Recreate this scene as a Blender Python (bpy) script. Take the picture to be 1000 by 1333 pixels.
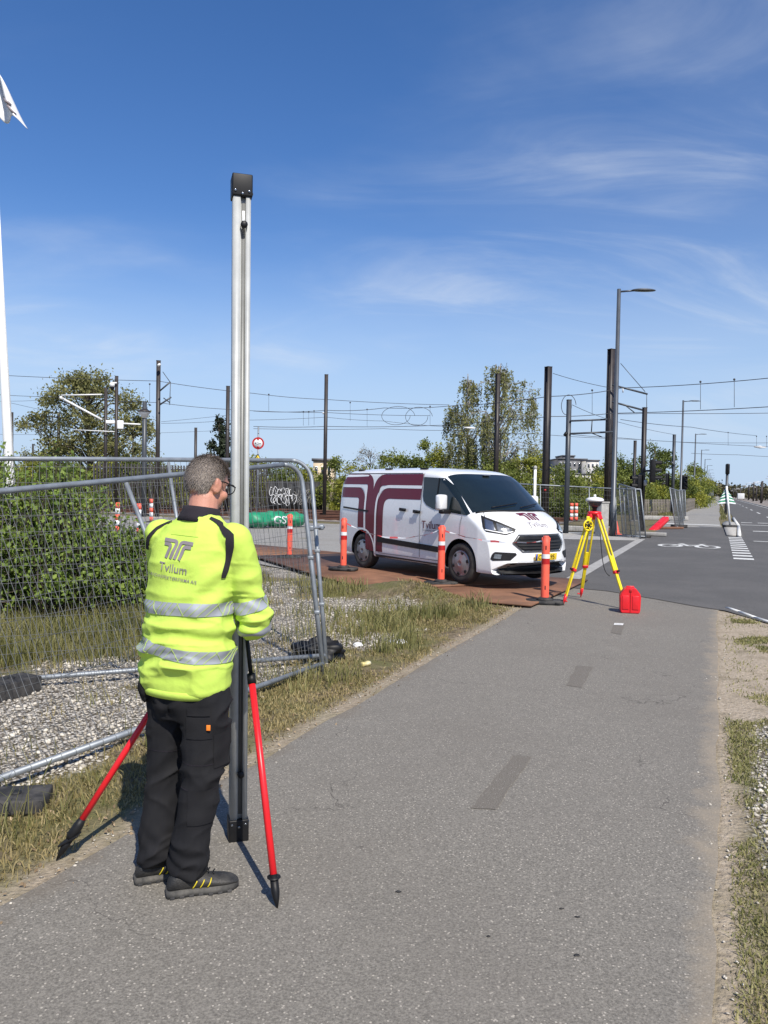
import bpy, bmesh, math, random
import numpy as np
from mathutils import Vector, Matrix
from mathutils.bvhtree import BVHTree
R = math.radians
sc = bpy.context.scene
for o in list(bpy.data.objects): bpy.data.objects.remove(o)
COL = sc.collection

# ------------------------------------------------------------------ camera
EYE = 1.65
PITCH, ROLL = R(-1.69), R(1.0)
_f = np.array([0, math.cos(PITCH), math.sin(PITCH)]); _u0 = np.array([0, -math.sin(PITCH), math.cos(PITCH)]); _r0 = np.array([1., 0, 0])
_r = math.cos(ROLL) * _r0 + math.sin(ROLL) * _u0
_u = -math.sin(ROLL) * _r0 + math.cos(ROLL) * _u0
cam = bpy.data.cameras.new('camera'); co = bpy.data.objects.new('camera', cam); COL.objects.link(co)
cam.sensor_fit = 'VERTICAL'; cam.sensor_height = 34.66; cam.lens = 26.0; cam.clip_start = 0.05; cam.clip_end = 6000
mw = Matrix(((_r[0], _u[0], -_f[0], 0), (_r[1], _u[1], -_f[1], 0), (_r[2], _u[2], -_f[2], EYE), (0, 0, 0, 1)))
co.matrix_world = mw
sc.camera = co

# ------------------------------------------------------------------ sky and sun
SUN_EL = R(49)
_sd = np.array([-0.40, 0.91]); _sd /= np.linalg.norm(_sd)           # the way shadows fall on the ground
SUN_DIR = Vector((_sd[0] * math.cos(SUN_EL), _sd[1] * math.cos(SUN_EL), -math.sin(SUN_EL)))
w = bpy.data.worlds.new('World'); sc.world = w; w.use_nodes = True
nt = w.node_tree; nt.nodes.clear()
N = nt.nodes.new; L = nt.links.new
out = N('ShaderNodeOutputWorld'); bg = N('ShaderNodeBackground'); sky = N('ShaderNodeTexSky')
sky.sky_type = 'NISHITA'; sky.sun_disc = False; sky.sun_elevation = SUN_EL
sky.sun_rotation = math.atan2(-_sd[0], -_sd[1])
sky.air_density = 1.0; sky.dust_density = 0.35; sky.ozone_density = 1.6; sky.altitude = 0
tc = N('ShaderNodeTexCoord'); sep = N('ShaderNodeSeparateXYZ'); L(tc.outputs['Generated'], sep.inputs[0])
zc = N('ShaderNodeMath'); zc.operation = 'ADD'; zc.inputs[1].default_value = 0.30; L(sep.outputs['Z'], zc.inputs[0])
def _div(a):
    m = N('ShaderNodeMath'); m.operation = 'DIVIDE'; L(a, m.inputs[0]); L(zc.outputs[0], m.inputs[1]); return m.outputs[0]
cmb = N('ShaderNodeCombineXYZ'); L(_div(sep.outputs['X']), cmb.inputs[0]); L(_div(sep.outputs['Y']), cmb.inputs[1])
CLOFF = (-9.5, -3.3, 0.0)
def cirrus(scale, rot, sx, sy, lo, hi, rough, dist):
    mp = N('ShaderNodeMapping'); mp.inputs['Location'].default_value = CLOFF; mp.inputs['Rotation'].default_value = (0, 0, rot); mp.inputs['Scale'].default_value = (sx, sy, 1)
    L(cmb.outputs[0], mp.inputs[0])
    nz = N('ShaderNodeTexNoise'); nz.inputs['Scale'].default_value = scale; nz.inputs['Detail'].default_value = 7
    nz.inputs['Roughness'].default_value = rough; nz.inputs['Distortion'].default_value = dist
    L(mp.outputs[0], nz.inputs['Vector'])
    rp = N('ShaderNodeMapRange'); rp.interpolation_type = 'SMOOTHSTEP'; rp.inputs[1].default_value = lo; rp.inputs[2].default_value = hi
    L(nz.outputs['Fac'], rp.inputs[0]); return rp.outputs[0]
c1 = cirrus(2.1, R(-38), 0.55, 1.5, 0.40, 0.80, 0.60, 1.3)
c2 = cirrus(1.15, R(-25), 0.6, 1.2, 0.42, 0.72, 0.5, 0.5)
mm = N('ShaderNodeMath'); mm.operation = 'MULTIPLY'; L(c1, mm.inputs[0]); L(c2, mm.inputs[1])
m2 = N('ShaderNodeMath'); m2.operation = 'MULTIPLY_ADD'; L(c2, m2.inputs[0]); m2.inputs[1].default_value = 0.16; L(mm.outputs[0], m2.inputs[2])
m3 = N('ShaderNodeMath'); m3.operation = 'MULTIPLY'; m3.inputs[1].default_value = 0.62; m3.use_clamp = True; L(m2.outputs[0], m3.inputs[0])
hs = N('ShaderNodeHueSaturation'); hs.inputs['Saturation'].default_value = 1.22; hs.inputs['Value'].default_value = 1.28
tn = N('ShaderNodeMix'); tn.data_type = 'RGBA'; tn.blend_type = 'MULTIPLY'; tn.inputs[0].default_value = 1.0; tn.inputs[7].default_value = (0.98, 0.985, 1.14, 1); L(sky.outputs[0], tn.inputs[6]); L(tn.outputs[2], hs.inputs['Color'])
mx = N('ShaderNodeMix'); mx.data_type = 'RGBA'; mx.inputs[7].default_value = (8.2, 8.8, 9.6, 1)
# pale band low over the horizon, the same all the way round
hz = N('ShaderNodeMapRange'); hz.interpolation_type = 'SMOOTHERSTEP'; hz.inputs[1].default_value = 0.0; hz.inputs[2].default_value = 0.36; hz.inputs[3].default_value = 0.9; hz.inputs[4].default_value = 0.0; L(sep.outputs['Z'], hz.inputs[0])
mh = N('ShaderNodeMix'); mh.data_type = 'RGBA'; L(hz.outputs[0], mh.inputs[0]); L(hs.outputs[0], mh.inputs[6]); mh.inputs[7].default_value = (5.2, 6.9, 9.3, 1)
cf = N('ShaderNodeMapRange'); cf.inputs[1].default_value = 0.02; cf.inputs[2].default_value = 0.16; L(sep.outputs['Z'], cf.inputs[0])
m4 = N('ShaderNodeMath'); m4.operation = 'MULTIPLY'; L(m3.outputs[0], m4.inputs[0]); L(cf.outputs[0], m4.inputs[1])
L(m4.outputs[0], mx.inputs[0]); L(mh.outputs[2], mx.inputs[6])
L(mx.outputs[2], bg.inputs[0]); bg.inputs[1].default_value = 0.082; L(bg.outputs[0], out.inputs[0])
sl = bpy.data.lights.new('sun', 'SUN'); so = bpy.data.objects.new('sun', sl); COL.objects.link(so)
sl.energy = 5.0; sl.angle = R(0.53); sl.color = (1.0, 0.94, 0.84)
so.rotation_mode = 'QUATERNION'; so.rotation_quaternion = SUN_DIR.to_track_quat('-Z', 'Y'); so.location = (5, -8, 20)
sc.view_settings.view_transform = 'Standard'; sc.view_settings.look = 'None'; sc.view_settings.exposure = 0.22; sc.view_settings.gamma = 1
sc.render.resolution_x = 768; sc.render.resolution_y = 1024

# ------------------------------------------------------------------ helpers
def ray(x, y):                                   # view ray through a spot of the 1000 x 1333 photograph
    return _f + _r * (x - 500) / 1000. + _u * (666.5 - y) / 1000.
def gnd(x, y, z=0.):                             # spot on the ground (or at height z)
    v = ray(x, y); t = (z - EYE) / v[2]; return np.array([v[0] * t, v[1] * t, z])
def at(x, y, Y):                                 # spot at the distance Y
    v = ray(x, y); t = Y / v[1]; return np.array([v[0] * t, Y, EYE + v[2] * t])
CA, SA = math.cos(R(23.5)), math.sin(R(23.5))
def rd(v, u, z=0.):                              # road coordinates: u along the path, v to its right
    return np.array([v * CA + u * SA, -v * SA + u * CA, z])
def uv_of(X, Y): return X * CA - Y * SA, X * SA + Y * CA

def mesh_np(name, V, F, mat, parent=None, smooth=False, loc=None):
    """V (n,3) array; F list of index tuples or an (m,k) array."""
    me = bpy.data.meshes.new(name)
    V = np.asarray(V, dtype=np.float32).reshape(-1, 3)
    if isinstance(F, np.ndarray):
        k = F.shape[1]; idx = F.astype(np.int32).ravel(); tot = np.full(len(F), k, np.int32); st = np.arange(len(F), dtype=np.int32) * k
    else:
        tot = np.array([len(f) for f in F], np.int32); st = np.concatenate(([0], np.cumsum(tot)[:-1])).astype(np.int32)
        idx = np.fromiter((i for f in F for i in f), np.int32)
    me.vertices.add(len(V)); me.vertices.foreach_set('co', V.ravel())
    me.loops.add(len(idx)); me.loops.foreach_set('vertex_index', idx)
    me.polygons.add(len(tot)); me.polygons.foreach_set('loop_start', st); me.polygons.foreach_set('loop_total', tot)
    if smooth: me.polygons.foreach_set('use_smooth', np.ones(len(tot), bool))
    me.update(calc_edges=True); me.validate()
    if mat is not None: me.materials.append(mat)
    o = bpy.data.objects.new(name, me); COL.objects.link(o)
    if parent is not None: o.parent = parent
    if loc is not None: o.location = loc
    return o
class MB:
    def __init__(s): s.v = []; s.f = []
    def add(s, V, F):
        n = len(s.v); s.v += [tuple(map(float, p)) for p in V]; s.f += [tuple(i + n for i in f) for f in F]; return s
    def box(s, c, d, M=None):
        x, y, z = [k / 2 for k in d]
        P = [Vector((a * x, b * y, e * z)) for a in (-1, 1) for b in (-1, 1) for e in (-1, 1)]
        if M is not None: P = [M @ p for p in P]
        P = [(p[0] + c[0], p[1] + c[1], p[2] + c[2]) for p in P]
        return s.add(P, [(0, 1, 3, 2), (4, 6, 7, 5), (0, 4, 5, 1), (2, 3, 7, 6), (0, 2, 6, 4), (1, 5, 7, 3)])
    def bbox(s, c, d, b, M=None):                 # a box with chamfered edges
        bm = bmesh.new(); bmesh.ops.create_cube(bm, size=1)
        for v in bm.verts: v.co = Vector((v.co.x * d[0], v.co.y * d[1], v.co.z * d[2]))
        bmesh.ops.bevel(bm, geom=bm.edges[:], offset=b, segments=2, profile=0.6, affect='EDGES')
        if M is not None: bm.transform(M.to_4x4())
        bm.verts.index_update()
        s.add([v.co + Vector(c) for v in bm.verts], [[v.index for v in f.verts] for f in bm.faces]); bm.free(); return s
    def tube(s, pts, r, n=8, cap=True, flat=None):
        pts = [Vector(p) for p in pts]; m = len(pts)
        rs = r if hasattr(r, '__len__') else [r] * m
        V = []; F = []; up = None
        for i, p in enumerate(pts):
            t = (pts[min(i + 1, m - 1)] - pts[max(i - 1, 0)])
            if t.length < 1e-9: t = Vector((0, 0, 1))
            t.normalize()
            if up is None:
                up = Vector((0, 0, 1)) if abs(t.z) < 0.9 else Vector((0, 1, 0))
            a = t.cross(up)
            if a.length < 1e-6: a = t.orthogonal()
            a.normalize(); b = a.cross(t).normalized(); up = b
            for k in range(n):
                q = 2 * math.pi * (k + 0.5) / n
                V.append(p + a * (rs[i] * math.cos(q)) + b * (rs[i] * math.sin(q)))
        for i in range(m - 1):
            for k in range(n):
                F.append((i * n + k, i * n + (k + 1) % n, (i + 1) * n + (k + 1) % n, (i + 1) * n + k))
        if cap: F += [tuple(range(n - 1, -1, -1)), tuple(range((m - 1) * n, m * n))]
        return s.add(V, F)
    def lathe(s, prof, n=16, M=None, cap=True):   # prof: (r, z) pairs
        V = []; F = []; m = len(prof)
        for r, z in prof:
            for k in range(n):
                q = 2 * math.pi * k / n; p = Vector((r * math.cos(q), r * math.sin(q), z)); V.append(M @ p if M is not None else p)
        for i in range(m - 1):
            for k in range(n): F.append((i * n + k, i * n + (k + 1) % n, (i + 1) * n + (k + 1) % n, (i + 1) * n + k))
        if cap: F += [tuple(range(n - 1, -1, -1)), tuple(range((m - 1) * n, m * n))]
        return s.add(V, F)
    def prism(s, poly, M, t):                     # 2-D outline in the frame M, thickness t along its z
        n = len(poly); V = [M @ Vector((a, b, 0)) for a, b in poly] + [M @ Vector((a, b, t)) for a, b in poly]
        F = [tuple(range(n - 1, -1, -1)), tuple(range(n, 2 * n))] + [(i, (i + 1) % n, n + (i + 1) % n, n + i) for i in range(n)]
        return s.add(V, F)
    def ell(s, c, r, M=None, n=12, m=8):
        V = []; F = []
        for i in range(m + 1):
            a = math.pi * i / m
            for k in range(n):
                q = 2 * math.pi * k / n; p = Vector((r[0] * math.sin(a) * math.cos(q), r[1] * math.sin(a) * math.sin(q), r[2] * math.cos(a)))
                if M is not None: p = M @ p
                V.append(p + Vector(c))
        for i in range(m):
            for k in range(n): F.append((i * n + k, (i + 1) * n + k, (i + 1) * n + (k + 1) % n, i * n + (k + 1) % n))
        return s.add(V, F)
    def build(s, name, mat, parent=None, smooth=False):
        return mesh_np(name, np.array(s.v), s.f, mat, parent, smooth)
def sharp(o, ang=35):
    o.data.polygons.foreach_set('use_smooth', np.ones(len(o.data.polygons), bool))
    o.data.set_sharp_from_angle(angle=R(ang)); return o
def tag(o, label, cat, group=None, kind=None):
    o['label'] = label; o['category'] = cat
    if group: o['group'] = group
    if kind: o['kind'] = kind
    return o
def struct(o, label=None):
    o['kind'] = 'structure'
    if label: o['label'] = label
    return o
def thing(name, label, cat, loc=(0, 0, 0), rz=0., group=None):
    o = bpy.data.objects.new(name, None); COL.objects.link(o); o.empty_display_size = 0.1
    o.location = [float(k) for k in loc]; o.rotation_euler = (0, 0, rz); return tag(o, label, cat, group)
def copy_tree(o, parent=None):
    c = o.copy(); COL.objects.link(c)
    if parent is not None: c.parent = parent
    for ch in list(o.children): copy_tree(ch, c)
    return c
def basis(x, y, z, o=(0, 0, 0)):
    return Matrix(((x[0], y[0], z[0], o[0]), (x[1], y[1], z[1], o[1]), (x[2], y[2], z[2], o[2]), (0, 0, 0, 1)))
def smooth01(x): x = np.clip(x, 0, 1); return x * x * (3 - 2 * x)
def text_mesh(s, size, align='LEFT'):
    cu = bpy.data.curves.new('txt', 'FONT'); cu.body = s; cu.size = size; cu.align_x = align; cu.resolution_u = 3; cu.offset = size * 0.005
    ob = bpy.data.objects.new('txt', cu); COL.objects.link(ob)
    dg = bpy.context.evaluated_depsgraph_get(); me = bpy.data.meshes.new_from_object(ob.evaluated_get(dg))
    V = np.array([v.co[:] for v in me.vertices]); F = [tuple(p.vertices) for p in me.polygons]
    bpy.data.objects.remove(ob); bpy.data.curves.remove(cu); bpy.data.meshes.remove(me)
    return V, F
# value noise for shapes
_rs = np.random.RandomState(7); _perm = _rs.rand(64, 64, 64)
def vnoise(P):
    P = np.asarray(P, float); i = np.floor(P).astype(int); f = P - i; f = f * f * (3 - 2 * f); r = 0
    for a in (0, 1):
        for b in (0, 1):
            for c in (0, 1):
                wt = (f[..., 0] if a else 1 - f[..., 0]) * (f[..., 1] if b else 1 - f[..., 1]) * (f[..., 2] if c else 1 - f[..., 2])
                r = r + wt * _perm[(i[..., 0] + a) % 64, (i[..., 1] + b) % 64, (i[..., 2] + c) % 64]
    return r
def fbm(X, Y, s, oct=4, z=0.):
    r = 0; a = 0.5; X = np.asarray(X, float); Y = np.asarray(Y, float)
    for k in range(oct):
        r = r + a * vnoise(np.stack([X * s, Y * s, np.zeros_like(X) + z + k * 7.3], -1)); s *= 2.03; a *= 0.5
    return r / (1 - 0.5 ** oct)

# ------------------------------------------------------------------ materials
def mat(name, col, rough=0.6, metal=0., var=0.12, scale=6., bump=0., bscale=60., spec=0.5, coat=0., dirt=None, dscale=2.5, damt=0.5, emit=None):
    m = bpy.data.materials.new(name); m.use_nodes = True; t = m.node_tree; b = t.nodes['Principled BSDF']
    tc = t.nodes.new('ShaderNodeTexCoord'); n = t.nodes.new('ShaderNodeTexNoise'); n.inputs['Scale'].default_value = scale; n.inputs['Detail'].default_value = 5
    t.links.new(tc.outputs['Object'], n.inputs['Vector'])
    r = t.nodes.new('ShaderNodeMapRange'); r.inputs[1].default_value = 0.3; r.inputs[2].default_value = 0.7; r.inputs[3].default_value = 1 - var; r.inputs[4].default_value = 1 + var
    t.links.new(n.outputs['Fac'], r.inputs[0])
    v = t.nodes.new('ShaderNodeVectorMath'); v.operation = 'SCALE'; v.inputs[0].default_value = col[:3]; t.links.new(r.outputs[0], v.inputs['Scale'])
    cs = v.outputs[0]
    if dirt:
        n2 = t.nodes.new('ShaderNodeTexNoise'); n2.inputs['Scale'].default_value = dscale; n2.inputs['Detail'].default_value = 8; n2.inputs['Roughness'].default_value = 0.65
        t.links.new(tc.outputs['Object'], n2.inputs['Vector'])
        r2 = t.nodes.new('ShaderNodeMapRange'); r2.inputs[1].default_value = 0.45; r2.inputs[2].default_value = 0.75; r2.inputs[4].default_value = damt
        t.links.new(n2.outputs['Fac'], r2.inputs[0])
        mx = t.nodes.new('ShaderNodeMix'); mx.data_type = 'RGBA'; t.links.new(r2.outputs[0], mx.inputs[0]); t.links.new(cs, mx.inputs[6]); mx.inputs[7].default_value = (*dirt, 1); cs = mx.outputs[2]
    t.links.new(cs, b.inputs['Base Color'])
    rr = t.nodes.new('ShaderNodeMapRange'); rr.inputs[3].default_value = max(0.02, rough - 0.07); rr.inputs[4].default_value = min(1, rough + 0.07); t.links.new(n.outputs['Fac'], rr.inputs[0])
    t.links.new(rr.outputs[0], b.inputs['Roughness']); b.inputs['Metallic'].default_value = metal
    b.inputs['Specular IOR Level'].default_value = spec; b.inputs['Coat Weight'].default_value = coat; b.inputs['Coat Roughness'].default_value = 0.06
    if bump:
        n3 = t.nodes.new('ShaderNodeTexNoise'); n3.inputs['Scale'].default_value = bscale; n3.inputs['Detail'].default_value = 4; t.links.new(tc.outputs['Object'], n3.inputs['Vector'])
        bp = t.nodes.new('ShaderNodeBump'); bp.inputs['Strength'].default_value = bump; bp.inputs['Distance'].default_value = 0.01
        t.links.new(n3.outputs['Fac'], bp.inputs['Height']); t.links.new(bp.outputs[0], b.inputs['Normal'])
    return m
def leafmat(name, c1, c2, scale=1.2, trans=0.35):
    m = bpy.data.materials.new(name); m.use_nodes = True; t = m.node_tree; t.nodes.clear()
    o = t.nodes.new('ShaderNodeOutputMaterial'); tc = t.nodes.new('ShaderNodeTexCoord')
    n = t.nodes.new('ShaderNodeTexNoise'); n.inputs['Scale'].default_value = scale; n.inputs['Detail'].default_value = 3; t.links.new(tc.outputs['Object'], n.inputs['Vector'])
    n2 = t.nodes.new('ShaderNodeTexWhiteNoise'); g = t.nodes.new('ShaderNodeNewGeometry'); n2.noise_dimensions = '1D'; t.links.new(g.outputs['Random Per Island'], n2.inputs['W'])
    ad = t.nodes.new('ShaderNodeMath'); ad.operation = 'MULTIPLY_ADD'; t.links.new(n2.outputs['Value'], ad.inputs[0]); ad.inputs[1].default_value = 0.6
    sb = t.nodes.new('ShaderNodeMapRange'); sb.inputs[1].default_value = 0.35; sb.inputs[2].default_value = 0.65; sb.inputs[4].default_value = 0.4; t.links.new(n.outputs['Fac'], sb.inputs[0])
    t.links.new(sb.outputs[0], ad.inputs[2])
    mx = t.nodes.new('ShaderNodeMix'); mx.data_type = 'RGBA'; t.links.new(ad.outputs[0], mx.inputs[0]); mx.inputs[6].default_value = (*c1, 1); mx.inputs[7].default_value = (*c2, 1)
    d = t.nodes.new('ShaderNodeBsdfPrincipled'); d.inputs['Roughness'].default_value = 0.55; d.inputs['Specular IOR Level'].default_value = 0.35; t.links.new(mx.outputs[2], d.inputs['Base Color'])
    tr = t.nodes.new('ShaderNodeBsdfTranslucent'); t.links.new(mx.outputs[2], tr.inputs[0])
    ms = t.nodes.new('ShaderNodeMixShader'); ms.inputs[0].default_value = trans; t.links.new(d.outputs[0], ms.inputs[1]); t.links.new(tr.outputs[0], ms.inputs[2]); t.links.new(ms.outputs[0], o.inputs[0])
    return m
def asphalt(name, base, speck, amount, scale=170., stain=(0.10, 0.09, 0.08), stamt=0.35, fine=1.0, dust=False):
    m = bpy.data.materials.new(name); m.use_nodes = True; t = m.node_tree; b = t.nodes['Principled BSDF']
    tc = t.nodes.new('ShaderNodeTexCoord'); P = tc.outputs['Object']
    def noise(s, d=4, ro=0.5):
        n = t.nodes.new('ShaderNodeTexNoise'); n.inputs['Scale'].default_value = s; n.inputs['Detail'].default_value = d; n.inputs['Roughness'].default_value = ro; t.links.new(P, n.inputs['Vector']); return n.outputs['Fac']
    def rng(x, a, c, lo=0., hi=1.):
        r = t.nodes.new('ShaderNodeMapRange'); r.inputs[1].default_value = a; r.inputs[2].default_value = c; r.inputs[3].default_value = lo; r.inputs[4].default_value = hi; t.links.new(x, r.inputs[0]); return r.outputs[0]
    def mixc(f, a, c):
        x = t.nodes.new('ShaderNodeMix'); x.data_type = 'RGBA'; t.links.new(f, x.inputs[0])
        for s, k in ((a, 6), (c, 7)):
            if isinstance(s, tuple): x.inputs[k].default_value = (*s, 1)
            else: t.links.new(s, x.inputs[k])
        return x.outputs[2]
    dark = tuple(k * 0.62 for k in base); lite = tuple(k * 1.28 for k in base)
    c = mixc(rng(noise(scale * 0.8, 3, 0.7), 0.36, 0.64), dark, lite)
    vo = t.nodes.new('ShaderNodeTexVoronoi'); vo.inputs['Scale'].default_value = scale * 0.62; t.links.new(P, vo.inputs['Vector'])
    wn = t.nodes.new('ShaderNodeTexWhiteNoise'); t.links.new(vo.outputs['Position'], wn.inputs['Vector'])
    s1 = rng(wn.outputs['Value'], 1 - amount, 1 - amount * 0.6)
    s2 = rng(vo.outputs['Distance'], 0.42, 0.30)
    mu = t.nodes.new('ShaderNodeMath'); mu.operation = 'MULTIPLY'; t.links.new(s1, mu.inputs[0]); t.links.new(s2, mu.inputs[1])
    cl = t.nodes.new('ShaderNodeMath'); cl.operation = 'MULTIPLY'; cl.inputs[1].default_value = 0.9; t.links.new(mu.outputs[0], cl.inputs[0])
    c = mixc(cl.outputs[0], c, speck)
    c = mixc(rng(noise(0.55, 5, 0.6), 0.45, 0.75, 0, stamt), c, stain)
    c = mixc(rng(noise(2.3, 6, 0.7), 0.55, 0.8, 0, stamt * 0.6), c, tuple(k * 1.5 for k in base))
    c = mixc(rng(noise(9.0, 5, 0.75), 0.66, 0.70, 0, 0.55), c, tuple(k * 0.35 for k in base))
    if dust:
        wv = t.nodes.new('ShaderNodeVectorMath'); wv.operation = 'ADD'; t.links.new(P, wv.inputs[0]); wn_ = t.nodes.new('ShaderNodeTexNoise'); wn_.inputs['Scale'].default_value = 4.0; wn_.inputs['Detail'].default_value = 5; t.links.new(P, wn_.inputs['Vector'])
        ws_ = t.nodes.new('ShaderNodeVectorMath'); ws_.operation = 'SCALE'; ws_.inputs['Scale'].default_value = 0.45; t.links.new(wn_.outputs['Color'], ws_.inputs[0]); t.links.new(ws_.outputs[0], wv.inputs[1])
        ve = t.nodes.new('ShaderNodeTexVoronoi'); ve.feature = 'DISTANCE_TO_EDGE'; ve.inputs['Scale'].default_value = 0.42; t.links.new(wv.outputs[0], ve.inputs['Vector'])
        ck = rng(ve.outputs['Distance'], 0.0022, 0.0008); cm = rng(noise(0.9, 3, 0.5), 0.50, 0.58, 0, 0.65)
        cx_ = t.nodes.new('ShaderNodeMath'); cx_.operation = 'MULTIPLY'; t.links.new(ck, cx_.inputs[0]); t.links.new(cm, cx_.inputs[1]); c = mixc(cx_.outputs[0], c, (0.045, 0.04, 0.036))
        # long wear lane, slightly polished
    if dust:                       # blown sand and soil lying along both edges of the path
        dt = t.nodes.new('ShaderNodeVectorMath'); dt.operation = 'DOT_PRODUCT'; t.links.new(P, dt.inputs[0]); dt.inputs[1].default_value = (math.cos(R(23.5)), -math.sin(R(23.5)), 0)
        jn = t.nodes.new('ShaderNodeMath'); jn.operation = 'MULTIPLY_ADD'; t.links.new(noise(3.5, 6, 0.7), jn.inputs[0]); jn.inputs[1].default_value = 0.5; t.links.new(dt.outputs['Value'], jn.inputs[2])
        c = mixc(rng(jn.outputs[0], 0.17, 0.33, 0, 0.8), c, (0.30, 0.25, 0.185))
        c = mixc(rng(jn.outputs[0], -2.16, -2.34, 0, 0.75), c, (0.15, 0.125, 0.095))
    t.links.new(c, b.inputs['Base Color']); b.inputs['Roughness'].default_value = 0.85; b.inputs['Specular IOR Level'].default_value = 0.3
    bp = t.nodes.new('ShaderNodeBump'); bp.inputs['Strength'].default_value = 0.5 * fine; bp.inputs['Distance'].default_value = 0.006
    t.links.new(noise(scale * 0.7, 3, 0.6), bp.inputs['Height']); t.links.new(bp.outputs[0], b.inputs['Normal'])
    return m
M = {}
M['asphalt_old'] = asphalt('asphalt_old', (0.192, 0.177, 0.152), (0.44, 0.40, 0.34), 0.16, 150., stain=(0.15, 0.135, 0.115), stamt=0.5, dust=True)
M['asphalt_new'] = asphalt('asphalt_new', (0.098, 0.094, 0.089), (0.26, 0.25, 0.24), 0.10, 150., stain=(0.16, 0.15, 0.14), stamt=0.45)
M['asphalt_patch'] = asphalt('asphalt_patch', (0.158, 0.142, 0.120), (0.30, 0.28, 0.25), 0.10, 170., stamt=0.2)
M['asphalt_side'] = asphalt('asphalt_side', (0.27, 0.26, 0.24), (0.5, 0.48, 0.44), 0.10, 120., stain=(0.20, 0.18, 0.15), stamt=0.5)
M['concrete'] = mat('concrete', (0.34, 0.33, 0.31), 0.85, var=0.2, scale=9, bump=0.3, dirt=(0.2, 0.19, 0.17))
M['paint'] = mat('road_paint', (0.66, 0.66, 0.63), 0.7, var=0.1, scale=30, dirt=(0.25, 0.24, 0.23), dscale=14, damt=0.7, bump=0.2)
M['steel'] = mat('galvanised_steel', (0.27, 0.295, 0.32), 0.5, 0.45, var=0.16, scale=12, dirt=(0.19, 0.20, 0.21), dscale=7, damt=0.6)
M['wire_steel'] = mat('fence_wire', (0.13, 0.135, 0.14), 0.6, 0.3, var=0.2, scale=5)
M['mast'] = mat('mast_brown', (0.028, 0.023, 0.022), 0.5, 0.0, var=0.25, scale=3, dirt=(0.05, 0.035, 0.028), dscale=5)
M['mast_grey'] = mat('mast_grey', (0.065, 0.072, 0.082), 0.45, 0.2, var=0.12, scale=3)
M['lamp_grey'] = mat('lamp_grey', (0.085, 0.095, 0.11), 0.42, 0.3, var=0.1, scale=3)
M['wire'] = mat('cable', (0.05, 0.05, 0.055), 0.6, 0.2, var=0.1)
M['black'] = mat('black_plastic', (0.008, 0.008, 0.009), 0.5, var=0.2, scale=12, spec=0.3, dirt=(0.022, 0.021, 0.020), dscale=6, damt=0.4)
M['rubber'] = mat('rubber', (0.022, 0.022, 0.023), 0.85, var=0.25, scale=14, bump=0.3, dirt=(0.12, 0.11, 0.10), dscale=7, damt=0.6)
M['whitepaint'] = mat('van_paint', (0.78, 0.79, 0.80), 0.28, var=0.02, coat=0.8, dirt=(0.62, 0.61, 0.58), dscale=3, damt=0.25)
M['maroon'] = mat('maroon_film', (0.125, 0.006, 0.022), 0.35, var=0.05, coat=0.15, spec=0.35)
M['greyprint'] = mat('grey_print', (0.23, 0.20, 0.21), 0.5, var=0.05)
M['glass_dark'] = mat('tinted_glass', (0.010, 0.016, 0.018), 0.05, var=0.1, spec=0.55, coat=0.15)
M['chrome'] = mat('reflector', (0.30, 0.32, 0.34), 0.18, 0.9, var=0.1)
M['lens'] = mat('lamp_lens', (0.16, 0.17, 0.18), 0.08, 0.3, var=0.3, scale=22, coat=1)
M['hubcap'] = mat('hubcap_silver', (0.30, 0.30, 0.31), 0.38, 0.55, var=0.12, scale=9, dirt=(0.16, 0.145, 0.13), dscale=9)
M['tyre'] = mat('tyre', (0.022, 0.021, 0.021), 0.85, var=0.2, scale=20, bump=0.3, dirt=(0.10, 0.09, 0.075), dscale=6, damt=0.55)
M['plate_yellow'] = mat('plate_yellow', (0.78, 0.55, 0.03), 0.45, var=0.04)
M['plate_blue'] = mat('plate_blue', (0.02, 0.06, 0.35), 0.45, var=0.04)
M['seam'] = mat('panel_gap', (0.05, 0.05, 0.05), 0.7, var=0.1)
M['rust'] = mat('rusty_steel', (0.19, 0.092, 0.052), 0.8, 0.1, var=0.3, scale=2.0, bump=0.4, bscale=40, dirt=(0.075, 0.040, 0.026), dscale=1.3, damt=0.75)
M['orange'] = mat('bollard_orange', (0.90, 0.125, 0.075), 0.45, var=0.08, scale=9, dirt=(0.6, 0.12, 0.06), dscale=8, damt=0.5)
M['reflect_white'] = mat('reflective_white', (0.74, 0.75, 0.76), 0.4, var=0.06)
M['reflect_red'] = mat('reflective_red', (0.42, 0.012, 0.012), 0.4, var=0.08)
M['tape'] = mat('barrier_tape', (0.7, 0.12, 0.12), 0.5, var=0.1)
M['yellow'] = mat('tripod_yellow', (0.82, 0.64, 0.01), 0.42, var=0.08, scale=9, dirt=(0.5, 0.4, 0.05), dscale=14, damt=0.5)
M['red'] = mat('signal_red', (0.72, 0.015, 0.022), 0.38, var=0.07, scale=8, dirt=(0.45, 0.02, 0.025), dscale=10, damt=0.4)
M['white'] = mat('white_plastic', (0.75, 0.75, 0.74), 0.45, var=0.05)
M['alu'] = mat('aluminium', (0.42, 0.43, 0.42), 0.5, 0.12, var=0.07, scale=14, dirt=(0.30, 0.31, 0.30), dscale=20, damt=0.4)
M['alu_in'] = mat('aluminium_groove', (0.17, 0.175, 0.175), 0.5, 0.5, var=0.07, scale=14)
M['green'] = mat('green_tarp', (0.015, 0.235, 0.115), 0.5, var=0.15, scale=5, bump=0.5, bscale=9)
M['brownrail'] = mat('rusty_rail', (0.105, 0.045, 0.028), 0.75, 0.2, var=0.25, scale=2)
M['ballast'] = mat('ballast', (0.22, 0.19, 0.165), 0.95, var=0.45, scale=18, bump=0.9, bscale=14)
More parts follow.
